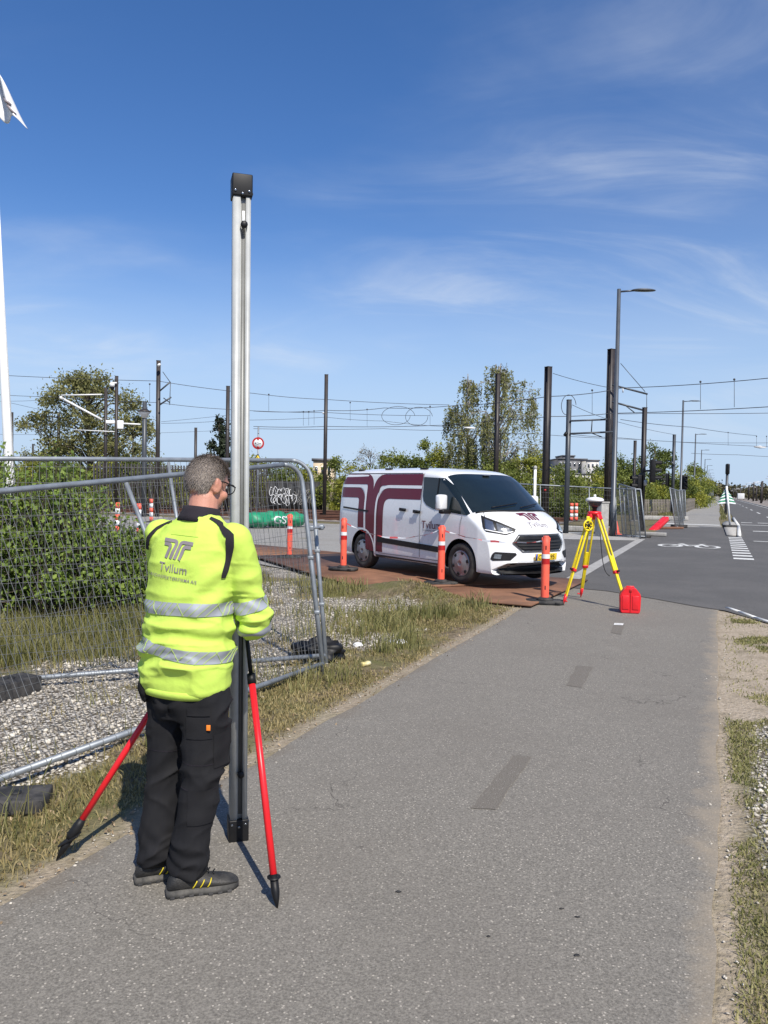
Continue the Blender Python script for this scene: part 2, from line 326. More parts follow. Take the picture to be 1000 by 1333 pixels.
M['hoarding'] = mat('black_hoarding', (0.013, 0.013, 0.014), 0.7, var=0.3, scale=2)
M['bark'] = mat('bark', (0.075, 0.06, 0.045), 0.9, var=0.3, scale=7, bump=0.5, bscale=20)
M['birchbark'] = mat('birch_bark', (0.32, 0.30, 0.27), 0.8, var=0.4, scale=4, dirt=(0.04, 0.035, 0.03), dscale=5, damt=0.8)
M['skin'] = mat('skin', (0.53, 0.255, 0.18), 0.5, var=0.12, scale=14, bump=0.12, bscale=180, dirt=(0.58, 0.20, 0.14), dscale=10, damt=0.5)
M['hair'] = mat('grey_hair', (0.20, 0.155, 0.125), 0.6, var=0.35, scale=30, dirt=(0.36, 0.30, 0.255), dscale=16, damt=0.8)
M['hivis'] = mat('hi_vis_fabric', (0.52, 0.70, 0.115), 0.85, var=0.05, scale=7, bump=0.16, bscale=45, spec=0.2, dirt=(0.45, 0.62, 0.09), dscale=4, damt=0.5)
M['reflex'] = mat('reflective_tape', (0.36, 0.38, 0.42), 0.42, 0.15, var=0.06, scale=20)
M['blackcloth'] = mat('black_workwear', (0.012, 0.012, 0.014), 0.85, var=0.2, scale=8, bump=0.2, bscale=500, spec=0.25, dirt=(0.022, 0.021, 0.021), dscale=5, damt=0.6)
M['collar'] = mat('black_knit', (0.016, 0.012, 0.018), 0.9, var=0.2, scale=30, bump=0.3, bscale=300)
M['shoe'] = mat('shoe_black', (0.016, 0.016, 0.016), 0.6, var=0.3, scale=25, bump=0.3, bscale=160, dirt=(0.10, 0.09, 0.075), dscale=9, damt=0.5)
M['sole'] = mat('shoe_sole', (0.05, 0.048, 0.044), 0.85, var=0.4, scale=25, dirt=(0.19, 0.175, 0.15), dscale=20, damt=0.6)
M['shoeyellow'] = mat('shoe_yellow', (0.62, 0.50, 0.02), 0.6, var=0.1)
M['orangetag'] = mat('orange_tag', (0.85, 0.22, 0.02), 0.6, var=0.05)
M['facade'] = mat('pale_facade', (0.52, 0.50, 0.47), 0.8, var=0.06, scale=0.3)
M['facade_dark'] = mat('dark_facade', (0.115, 0.115, 0.125), 0.7, var=0.15, scale=0.4)
M['cream'] = mat('cream_facade', (0.62, 0.50, 0.35), 0.8, var=0.06, scale=0.4)
M['window'] = mat('window_glass', (0.03, 0.036, 0.045), 0.12, var=0.2, spec=0.8)
M['wood'] = mat('weathered_wood', (0.20, 0.175, 0.15), 0.85, var=0.3, scale=4)
M['stone'] = mat('limestone', (0.60, 0.555, 0.49), 0.9, var=0.22, scale=9, dirt=(0.30, 0.27, 0.23), dscale=6, damt=0.7)
M['soil_litter'] = mat('dry_litter', (0.30, 0.235, 0.15), 0.9, var=0.4, scale=9)
M['leaf_hedge'] = leafmat('leaf_hedge', (0.099, 0.131, 0.025), (0.279, 0.311, 0.064), 0.45)
M['leaf_bush'] = leafmat('leaf_bush', (0.104, 0.174, 0.028), (0.287, 0.374, 0.078), 1.6)
M['leaf_willow'] = leafmat('leaf_willow', (0.117, 0.125, 0.042), (0.293, 0.282, 0.104), 0.35)
M['leaf_birch'] = leafmat('leaf_birch', (0.144, 0.152, 0.048), (0.330, 0.330, 0.120), 0.4)
M['leaf_poplar'] = leafmat('leaf_poplar', (0.065, 0.094, 0.020), (0.181, 0.217, 0.046), 0.4)
M['leaf_conifer'] = leafmat('leaf_conifer', (0.016, 0.026, 0.014), (0.045, 0.060, 0.028), 0.8, 0.12)
M['leaf_bare'] = leafmat('leaf_bare', (0.20, 0.18, 0.13), (0.34, 0.31, 0.24), 0.6, 0.3)
M['leaf_yellow'] = leafmat('leaf_yellow', (0.174, 0.196, 0.029), (0.392, 0.392, 0.065), 0.4)
M['grass_dry'] = leafmat('grass_dry', (0.16, 0.145, 0.045), (0.42, 0.33, 0.165), 2.2, 0.25)
M['grass_green'] = leafmat('grass_green', (0.095, 0.115, 0.030), (0.34, 0.30, 0.125), 1.1, 0.3)
M['grass_short'] = leafmat('grass_short', (0.123, 0.145, 0.038), (0.377, 0.334, 0.145), 2.0, 0.25)
M['can'] = mat('faded_can', (0.62, 0.52, 0.20), 0.5, 0.2, var=0.3, scale=30, dirt=(0.7, 0.68, 0.6), dscale=25, damt=0.9)
M['far_green'] = leafmat('far_green', (0.05, 0.05, 0.022), (0.13, 0.11, 0.05), 0.05, 0.2)

# ------------------------------------------------------------------ ground
VAN_LOC = (1.21, 14.62, 0.085); VAN_RZ = R(-54.4)
def height(X, Y):
    v, u = uv_of(X, Y)
    left = smooth01((-2.62 - v) / 0.8)
    h = left * (0.05 * (fbm(X, Y, 1.3, 4) - 0.45) + 0.16 * (fbm(X, Y, 0.35, 3, 5.) - 0.5) * smooth01((-2.9 - v) / 1.5))
    h = h + 0.27 * np.exp(-(((X - 0.35) / 0.75) ** 2 + ((Y - 11.75 + 0.75 * (X - 0.35)) / 0.42) ** 2))
    h = h + 0.10 * np.exp(-(((X + 1.5) / 0.8) ** 2 + ((Y - 12.6) / 0.8) ** 2))
    rb = smooth01((v - 0.12) / 0.3) * (1 - smooth01((u - 10.5) / 2))
    h = h + rb * 0.05 * (fbm(X, Y, 2.3, 3) - 0.35)
    far = smooth01((np.hypot(X, Y) - 22) / 10)
    flat = smooth01((Y - 12.9 - np.abs(X + 0.5) * 0.3) / 1.0)
    return h * (1 - far) * (1 - 0.75 * flat)
def zones(X, Y):
    v, u = uv_of(X, Y); n = fbm(X, Y, 1.1, 4, 3.); n2 = fbm(X, Y, 3.1, 3, 9.)
    jag = (n - 0.5) * 1.6 + (n2 - 0.5) * 0.8
    gl = smooth01((-3.22 + jag * 0.35 - v) / 0.25) * smooth01((v + 5.75 + jag * 0.5) / 0.3) * smooth01((8.3 + jag - u) / 0.8)
    g2 = smooth01((-3.6 - v) / 0.4) * smooth01((u - 6.5) / 1.0) * smooth01((n - 0.46) / 0.10) * (1 - smooth01((u - 15.5) / 2))
    gr = smooth01((v - 0.22 + jag * 0.15) / 0.10) * smooth01((u - 3.7 + jag) / 0.4) * smooth01((6.4 + jag - u) / 0.5) * smooth01((n2 - 0.36) / 0.1)
    gravel = np.clip(gl * smooth01((n2 - 0.28) / 0.12) + g2 + gr, 0, 1)
    sand = smooth01((v - 0.0) / 0.08) * smooth01((u - 5.6 + jag) / 0.8) * (1 - smooth01((v - 2.5) / 0.5)) * smooth01((13.5 - u) / 0.5)
    edge = np.exp(-((v - 0.08) / 0.10) ** 2) + np.exp(-((v + 2.56) / 0.10) ** 2) * 0.8
    sand = np.clip(sand + edge * smooth01((12.5 - u) / 0.5), 0, 1)
    return gravel, sand
xs = np.unique(np.concatenate([-np.geomspace(9, 2500, 26)[::-1], np.arange(-9, 6.01, 0.11), np.geomspace(6.3, 2500, 28)]))
ys = np.unique(np.concatenate([[-2500, -600, -150, -40, -12, -5], np.arange(-2, 17.01, 0.12), np.geomspace(17.3, 3500, 44)]))
GX, GY = np.meshgrid(xs, ys); GZ = height(GX, GY) - 0.004
nx, ny = len(xs), len(ys)
I = np.arange(nx * ny).reshape(ny, nx)
GF = np.stack([I[:-1, :-1].ravel(), I[:-1, 1:].ravel(), I[1:, 1:].ravel(), I[1:, :-1].ravel()], 1)
def ground_mat():
    m = bpy.data.materials.new('verge_ground'); m.use_nodes = True; t = m.node_tree; b = t.nodes['Principled BSDF']
    tc = t.nodes.new('ShaderNodeTexCoord'); P = tc.outputs['Object']
    def noise(s, d=5, ro=0.6):
        n = t.nodes.new('ShaderNodeTexNoise'); n.inputs['Scale'].default_value = s; n.inputs['Detail'].default_value = d; n.inputs['Roughness'].default_value = ro; t.links.new(P, n.inputs['Vector']); return n.outputs['Fac']
    def rng(x, a, c, lo=0., hi=1.):
        r = t.nodes.new('ShaderNodeMapRange'); r.inputs[1].default_value = a; r.inputs[2].default_value = c; r.inputs[3].default_value = lo; r.inputs[4].default_value = hi; t.links.new(x, r.inputs[0]); return r.outputs[0]
    def mixc(f, a, c):
        x = t.nodes.new('ShaderNodeMix'); x.data_type = 'RGBA'; t.links.new(f, x.inputs[0])
        for s, k in ((a, 6), (c, 7)):
            if isinstance(s, tuple): x.inputs[k].default_value = (*s, 1)
            else: t.links.new(s, x.inputs[k])
        return x.outputs[2]
    def att(n):
        a = t.nodes.new('ShaderNodeAttribute'); a.attribute_name = n; return a.outputs['Fac']
    soil = mixc(rng(noise(14), 0.35, 0.65), (0.085, 0.068, 0.042), (0.24, 0.19, 0.12))
    soil = mixc(rng(noise(1.7), 0.42, 0.6), soil, (0.13, 0.125, 0.05))
    vo = t.nodes.new('ShaderNodeTexVoronoi'); vo.inputs['Scale'].default_value = 42; t.links.new(P, vo.inputs['Vector'])
    wn = t.nodes.new('ShaderNodeTexWhiteNoise'); t.links.new(vo.outputs['Position'], wn.inputs['Vector'])
    st = mixc(wn.outputs['Value'], (0.28, 0.25, 0.21), (0.66, 0.62, 0.55))
    st = mixc(rng(vo.outputs['Distance'], 0.38, 0.62), st, (0.10, 0.085, 0.065))
    sa = mixc(rng(noise(30), 0.35, 0.65), (0.30, 0.245, 0.18), (0.44, 0.37, 0.285))
    sa = mixc(rng(noise(3.0), 0.5, 0.7), sa, (0.24, 0.20, 0.14))
    c = mixc(att('sand'), soil, sa); c = mixc(att('gravel'), c, st)
    t.links.new(c, b.inputs['Base Color']); b.inputs['Roughness'].default_value = 0.95; b.inputs['Specular IOR Level'].default_value = 0.2
    bp = t.nodes.new('ShaderNodeBump'); bp.inputs['Strength'].default_value = 0.8; bp.inputs['Distance'].default_value = 0.03
    t.links.new(noise(35), bp.inputs['Height']); t.links.new(bp.outputs[0], b.inputs['Normal'])
    return m
g = struct(mesh_np('ground', np.stack([GX.ravel(), GY.ravel(), GZ.ravel()], 1), GF, ground_mat(), smooth=True))
zg, zs = zones(GX.ravel(), GY.ravel())
for nm, arr in (('gravel', zg), ('sand', zs)):
    a = g.data.attributes.new(nm, 'FLOAT', 'POINT'); a.data.foreach_set('value', arr.astype(np.float32))

def strip(name, v0, v1, us, z, mt, jit=0., seed=0., nv=2):
    """flat sheet along the path between two side offsets, edges may be ragged"""
    us = np.asarray(us, float); V = []
    for u in us:
        a = v0 + (jit * (float(fbm(np.array([u]), np.array([seed]), 1.5, 4)[0]) - 0.5) * 2 if jit else 0)
        b = v1 + (jit * (float(fbm(np.array([u]), np.array([seed + 9.]), 1.5, 4)[0]) - 0.5) * 2 if jit else 0)
        V += [rd(a + (b - a) * k / (nv - 1), u, z) for k in range(nv)]
    F = [(i * nv + k, i * nv + k + 1, (i + 1) * nv + k + 1, (i + 1) * nv + k) for i in range(len(us) - 1) for k in range(nv - 1)]
    return mesh_np(name, np.array(V), F, mt)
def sheet(name, pts, z, mt, parent=None):
    return mesh_np(name, np.array([(p[0], p[1], z) for p in pts]), [tuple(range(len(pts)))], mt, parent)
def slab(name, pts, z0, z1, mt, parent=None):
    n = len(pts); V = [(p[0], p[1], z0) for p in pts] + [(p[0], p[1], z1) for p in pts]
    F = [tuple(range(n - 1, -1, -1)), tuple(range(n, 2 * n))] + [(i, (i + 1) % n, n + (i + 1) % n, n + i) for i in range(n)]
    return mesh_np(name, np.array(V), F, mt, parent)
struct(strip('path', -2.5, 0.04, np.concatenate([np.arange(-3, 13.2, 0.08), np.arange(13.5, 62, 1.5)]), 0.004, M['asphalt_old'], 0.05, 2.))
struct(strip('path', -2.7, 0.15, np.concatenate([np.arange(40, 120, 4), np.geomspace(120, 1400, 30)]), 0.008, M['asphalt_side'], 0.15, 7.))
for (x0, x1, x2, x3, y0, y1) in ((614, 645, 692, 669, 1053, 984), (737, 757, 772, 751, 893, 867), (795, 808, 813, 800, 824, 812)):
    pts = [gnd(x0, y0), gnd(x1, y0 + 3), gnd(x2, y1 + 2), gnd(x3, y1)]
    rp_ = []
    for a_, b_ in zip(pts, pts[1:] + pts[:1]):
        for t_ in np.linspace(0, 1, 14, False): q_ = a_ + (b_ - a_) * t_; e_ = 0.022 * (vnoise(np.array([q_[0] * 14, q_[1] * 14, 1.])) - 0.5); rp_.append(q_ + np.array([e_, e_ * 0.7, 0]))
    struct(sheet('asphalt_patch', rp_, 0.007, M['asphalt_patch']))
struct(sheet('road_marking', [gnd(799, 814.5), gnd(811, 815), gnd(812, 812.5), gnd(800, 812)], 0.011, M['paint']))
# side street of newer asphalt that crosses the path
near = [gnd(700, 762), gnd(745, 766), gnd(790, 770), gnd(850, 780), gnd(905, 790), gnd(945, 796), gnd(1000, 812.5)]
far = [rd(14, 8.5), rd(14, 44), rd(0.6, 43), rd(-2.4, 41), rd(-2.6, 30), rd(-4.6, 29), rd(-7.5, 27.5), rd(-8.0, 24), rd(-5.5, 18)]
struct(sheet('side_road', near + far, 0.012, M['asphalt_new']))
struct(sheet('side_road', [rd(-2.3, 13.0), rd(-4.5, 13.5), rd(-8.0, 19), rd(-5.4, 29.8), rd(-9, 31.5), rd(-70, 33), rd(-70, 20), rd(-14, 15.5), rd(-9, 14.0), rd(-6, 12.3), rd(-3.2, 11.6)], 0.008, M['asphalt_side']))
struct(sheet('kerb_strip', [rd(-2.62, 13.3), rd(-2.36, 13.3), rd(-2.38, 29.2), rd(-2.64, 29.2)], 0.017, M['concrete']))
struct(sheet('pavement', [rd(-2.62, 29.3), rd(-2.62, 28.0), rd(-4.6, 27.2), rd(-8.4, 26.2), rd(-9.2, 30.8), rd(-5.0, 31.5), rd(-2.66, 31.0)], 0.022, M['concrete']))
# main road
struct(sheet('main_road', [rd(14, 8), rd(1.05, 30), rd(1.05, 60), rd(1.2, 1500), rd(6.4, 1500), rd(6.4, 60), rd(30, 40), rd(30, 8)], 0.016, M['asphalt_new']))
# kerbs as real steps
def kerb(pts, wd, h, name='kerb', mt='concrete'):
    mb = MB()
    for a, b in zip(pts[:-1], pts[1:]):
        d = Vector((b[0] - a[0], b[1] - a[1], 0)); ln = d.length; d.normalize(); n = Vector((-d.y, d.x, 0))
        mb.box(((a[0] + b[0]) / 2, (a[1] + b[1]) / 2, h / 2), (ln * 0.998, wd, h), basis(d, n, (0, 0, 1)).to_3x3())
    return struct(mb.build(name, M[mt]))
kerb([rd(0.16, 12.25), rd(0.32, 11.9), rd(0.50, 11.45), rd(0.72, 11.0), rd(1.1, 10.5), rd(1.7, 9.8), rd(3., 8.8)], 0.055, 0.022, mt='paint')
kerb([rd(0.80, 33.5), rd(1.0, 44), rd(1.0, 60)], 0.14, 0.10, mt='paint')
kerb([rd(0.55, 62), rd(0.55, 120), rd(0.6, 900)], 0.15, 0.10)
kerb([rd(6.5, 60), rd(6.5, 300), rd(6.5, 1400)], 0.2, 0.12)
struct(slab('traffic_island', [rd(0.35, 34), rd(0.70, 34), rd(0.92, 44), rd(0.92, 50), rd(0.45, 52), rd(0.25, 48)], 0, 0.07, M['concrete']))
# painted marks
for k in range(11):
    u0 = 21.6 + k * 1.08
    struct(sheet('road_marking', [rd(0.40, u0), rd(0.88, u0), rd(0.88, u0 + 0.5), rd(0.40, u0 + 0.5)], 0.021, M['paint']))
struct(sheet('road_marking', [rd(-2.6, 45), rd(0.1, 45), rd(0.1, 45.9), rd(-2.6, 45.9)], 0.020, M['paint']))
for k in range(14):
    u0 = 44 + k * 17
    struct(sheet('road_marking', [rd(3.45, u0), rd(3.60, u0), rd(3.60, u0 + 6), rd(3.45, u0 + 6)], 0.021, M['paint']))
for v0, u0, v1, u1 in ((1.5, 39, 4.0, 39.5), (2.2, 33, 5, 33.4), (1.2, 30.5, 9, 30.75), (1.2, 47, 6.2, 47.4), (1.3, 51, 1.9, 51.6), (2.2, 51, 2.8, 51.6), (3.1, 51, 3.7, 51.6), (4.0, 51, 4.6, 51.6), (4.9, 51, 5.5, 51.6)):
    struct(sheet('road_marking', [rd(v0, u0), rd(v1, u0), rd(v1, u1), rd(v0, u1)], 0.021, M['paint']))
struct(strip('road_marking', 6.0, 6.15, np.geomspace(70, 1300, 20), 0.022, M['paint']))
# bicycle symbol
def flat_ribbon(mb, pts, wd, z):
    pts = [np.array(p[:2], float) for p in pts]; V = []
    for i, p in enumerate(pts):
        d = pts[min(i + 1, len(pts) - 1)] - pts[max(i - 1, 0)]; d /= np.linalg.norm(d); n = np.array([-d[1], d[0]]) * wd / 2
        V += [(*(p + n), z), (*(p - n), z)]
    mb.add(V, [(2 * i, 2 * i + 1, 2 * i + 3, 2 * i + 2) for i in range(len(pts) - 1)])
def bike(c, s):
    mb = MB(); c = np.array(c)
    P = lambda a, b, z=0: rd(c[0] + a * s, c[1] + b * s * 1.9)[:2]
    for cx in (-0.56, 0.56):
        flat_ribbon(mb, [P(cx + 0.33 * math.cos(q), 0.33 * math.sin(q)) for q in np.linspace(0, 2 * math.pi, 25)], 0.13, 0.0175)
    for k, ln in enumerate(([(-0.56, 0), (-0.22, 0.42), (0.36, 0.44), (0.0, 0.0), (-0.56, 0)], [(0, 0), (-0.27, 0.55)], [(-0.38, 0.57), (-0.16, 0.57)], [(0.56, 0), (0.32, 0.62), (0.5, 0.68)])):
        flat_ribbon(mb, [P(a, b) for a, b in ln], 0.12, 0.0195 + 0.002 * k)
    return struct(mb.build('bicycle_marking', M['paint']))
bike((-0.82, 26.2), 0.98)

# steel road plates under the van
def steel_plate(a, d, ln, wd, z, label):
    a = np.array(a, float); d = np.array(d, float); d /= np.linalg.norm(d); n = np.array([d[1], -d[0]])
    o = slab('steel_plate', [a, a + n * wd, a + n * wd + d * ln, a + d * ln], z, z + 0.025, M['rust'])
    return tag(o, label, 'steel plate', 'rusty steel road plates')
steel_plate((-0.35, 12.05), (0.45, 0.89), 3.7, 2.75, 0.030, 'rusty steel road plate under the front wheels of the van')
steel_plate((-0.25, 12.0), (-0.44, 0.90), 6.2, 2.9, 0.057, 'rusty steel road plate under the rear wheels of the van')
steel_plate((-2.75, 17.2), (-0.75, 0.66), 5.5, 2.6, 0.030, 'rusty steel road plate reaching away behind the van')

# ------------------------------------------------------------------ van
def lerp_tab(tab, x): return np.interp(x, [t[0] for t in tab], [t[1] for t in tab])
ZT = [(-2.50, 1.30), (-2.475, 1.70), (-2.44, 1.86), (-2.36, 1.935), (-2.2, 1.965), (-1.5, 1.985), (-0.3, 1.985), (0.35, 1.972), (0.72, 1.935), (0.92, 1.885), (1.15, 1.76), (1.45, 1.565), (1.80, 1.325), (1.93, 1.235), (2.02, 1.195), (2.15, 1.135), (2.27, 1.06), (2.345, 0.985), (2.40, 0.89), (2.44, 0.78), (2.475, 0.60), (2.495, 0.42)]
ZB = [(-2.5, 0.42), (-2.3, 0.30), (-1.9, 0.25), (1.9, 0.235), (2.2, 0.215), (2.495, 0.215)]
RR = [(-2.5, 0.3), (-2.3, 0.17), (0.6, 0.15), (1.0, 0.13), (1.9, 0.11), (2.1, 0.14), (2.3, 0.16), (2.495, 0.10)]
WW = [(-2.5, 0.86), (-2.45, 0.91), (-2.3, 0.935), (-1.6, 0.955), (1.9, 0.955), (2.2, 0.945), (2.495, 0.90)]
def v_side(s, z):
    t = np.clip((z - 1.05) / 0.9, 0, 1.2); lo = np.clip((0.5 - z) / 0.3, 0, 1)
    return lerp_tab(WW, s) * (1 - 0.125 * t ** 1.4 - 0.03 * lo * lo)
def v_bow(s): return 0.34 * smooth01((s - 0.5) / 1.95) + 0.06 * smooth01((-1.9 - s) / 0.6) * -1
def v_pt(s, z, c): y = v_side(s, z) * c; return np.array([s - v_bow(s) * abs(c) ** 2.3, y, z])
def v_top(s, c, sg):          # c = share of the half width
    zt = lerp_tab(ZT, s); r = lerp_tab(RR, s); t = (1 - min(abs(c), 1) ** 5.) ** (1 / 2.2); z = zt - r + r * t
    p = v_pt(s, z, abs(c)); p[1] *= sg; return p
def van_hull():
    st = np.unique(np.concatenate([np.linspace(-2.5, -2.3, 10), np.linspace(-2.3, 1.9, 44), np.linspace(1.9, 2.495, 26)]))
    rings = []
    for s in st:
        zb, zt, r = lerp_tab(ZB, s), lerp_tab(ZT, s), lerp_tab(RR, s); zk = max(zt - r, zb + 0.02)
        half = [(0.0, zb), (0.5, zb), (0.93, zb), (0.985, zb + 0.015)]
        half += [(1.0, z) for z in np.linspace(zb + 0.045, zk, 18)]
        for th in np.linspace(0, math.pi / 2, 16)[1:]:
            half.append((math.cos(th) ** (2 / 5.), zk + (zt - zk) * math.sin(th) ** (2 / 2.2)))
        ring = [v_pt(s, z, c) for c, z in half]
        full = ring + [p * np.array([1, -1, 1]) for p in ring[-2:0:-1]]
        rings.append(full)
    n = len(rings[0]); V = np.array(rings).reshape(-1, 3); F = []
    for i in range(len(st) - 1):
        for k in range(n): F.append((i * n + k, i * n + (k + 1) % n, (i + 1) * n + (k + 1) % n, (i + 1) * n + k))
    F.append(tuple(range(n))); F.append(tuple(range((len(st) - 1) * n + n - 1, (len(st) - 1) * n - 1, -1)))
    return V, F
van = thing('van', 'white delivery van with maroon side stripes parked on rusty steel plates', 'van', VAN_LOC, VAN_RZ)
hV, hF = van_hull()
hull = mesh_np('body', hV, hF, M['whitepaint'])
bm = bmesh.new(); bm.from_mesh(hull.data); bmesh.ops.recalc_face_normals(bm, faces=bm.faces); bm.to_mesh(hull.data)
bvh = BVHTree.FromBMesh(bm); bm.free()
WBX = 1.4665
cut = MB()
for x in (WBX, -WBX):
    for sg in (1, -1):
        cut.lathe([(0.405, -0.22), (0.405, 0.22)], 40, Matrix.Translation((x, sg * 0.90, 0.36)) @ Matrix.Rotation(math.pi / 2, 4, 'X'))
cuto = cut.build('cutter', M['black'])
hull.data.materials.append(M['black'])
for p in cuto.data.polygons: p.material_index = 0
bo = hull.modifiers.new('b', 'BOOLEAN'); bo.object = cuto; bo.operation = 'DIFFERENCE'; bo.solver = 'EXACT'
try: bo.material_mode = 'TRANSFER'
except Exception: pass
dg = bpy.context.evaluated_depsgraph_get(); me = bpy.data.meshes.new_from_object(hull.evaluated_get(dg))
hull.modifiers.clear(); hull.data = me; me.name = 'body'; bpy.data.objects.remove(cuto)
hull.parent = van; sharp(hull, 38)

def proj_pt(o, d, off):
    h = bvh.ray_cast(Vector(o), Vector(d)); 
    if h[0] is None:
        h = bvh.find_nearest(Vector(o) + Vector(d) * 1.0)
    n = h[1]
    if n.dot(Vector(d)) > 0: n = -n
    return h[0] + n * off
def m_side(sg=-1): return lambda a, b, off: proj_pt((a, sg * 2, b), (0, -sg, 0), off)
def m_front(a, b, off): return proj_pt((4, a, b), (-1, 0, 0), off)
def m_rear(a, b, off): return proj_pt((-4, a, b), (1, 0, 0), off)
def m_top(a, b, off): return proj_pt((a, b, 4), (0, 0, -1), off)
def m_diag(sg):
    k = math.sqrt(0.5)
    def f(a, b, off):         # in the plan, a = (x - |y|) k
        return proj_pt((2 * k * 2 + a * k, sg * (2 * k * 2 - a * k), b), (-k, -sg * k, 0), off)
    return f
def patch(name, poly, mp, off, mt, parent, nu=26, nv=8, smooth=True):
    """fill an outline and lay it on the body"""
    xs_ = [p[0] for p in poly]; x0, x1 = min(xs_), max(xs_); V = []
    e = (x1 - x0) * 1e-4
    for x in np.linspace(x0 + e, x1 - e, nu):
        zs_ = []
        for (ax, ay), (bx, by) in zip(poly, poly[1:] + poly[:1]):
            if (ax - x) * (bx - x) <= 0 and ax != bx: zs_.append(ay + (by - ay) * (x - ax) / (bx - ax))
        lo, hi = min(zs_), max(zs_)
        V += [mp(x, lo + (hi - lo) * k / (nv - 1), off) for k in range(nv)]
    F = [(i * nv + k, (i + 1) * nv + k, (i + 1) * nv + k + 1, i * nv + k + 1) for i in range(nu - 1) for k in range(nv - 1)]
    return mesh_np(name, np.array([v[:] for v in V]), F, mt, parent, smooth)
def ribbon(mb, path, wd, mp, off, across=4):
    path = [np.array(p, float) for p in path]; V = []; m = len(path)
    for i, p in enumerate(path):
        d = path[min(i + 1, m - 1)] - path[max(i - 1, 0)]; d /= (np.linalg.norm(d) + 1e-9); n = np.array([-d[1], d[0]])
        wi = wd[i] if hasattr(wd, '__len__') else wd
        for k in range(across): q = p + n * wi * (k / (across - 1) - 0.5); V.append(mp(q[0], q[1], off)[:])
    mb.add(V, [(i * across + k, i * across + k + 1, (i + 1) * across + k + 1, (i + 1) * across + k) for i in range(m - 1) for k in range(across - 1)])
def bend(pts, r, n=8):        # polyline with rounded corners
    out_ = [np.array(pts[0], float)]
    for a, b, c in zip(pts[:-2], pts[1:-1], pts[2:]):
        a, b, c = map(lambda q: np.array(q, float), (a, b, c)); d1 = (a - b) / np.linalg.norm(a - b); d2 = (c - b) / np.linalg.norm(c - b)
        for t in np.linspace(0, 1, n): out_.append((1 - t) ** 2 * (b + d1 * r) + 2 * t * (1 - t) * b + t * t * (b + d2 * r))
    out_.append(np.array(pts[-1], float)); return out_
def dens(p, step=0.08):
    o_ = [np.array(p[0], float)]
    for a, b in zip(p[:-1], p[1:]):
        a, b = np.array(a, float), np.array(b, float); k = max(1, int(np.linalg.norm(b - a) / step)); o_ += [a + (b - a) * (i + 1) / k for i in range(k)]
    return o_
def text_on(name, s, size, a0, b0, mp, off, mt, parent, flip=1, rot=0., align='LEFT', stretch=1.):
    V, F = text_mesh(s, size, align); c, n_ = math.cos(rot), math.sin(rot)
    P = [mp(a0 + flip * (v[0] * c * stretch - v[1] * n_), b0 + v[0] * n_ * stretch + v[1] * c, off)[:] for v in V]
    return mesh_np(name, np.array(P), F, mt, parent)

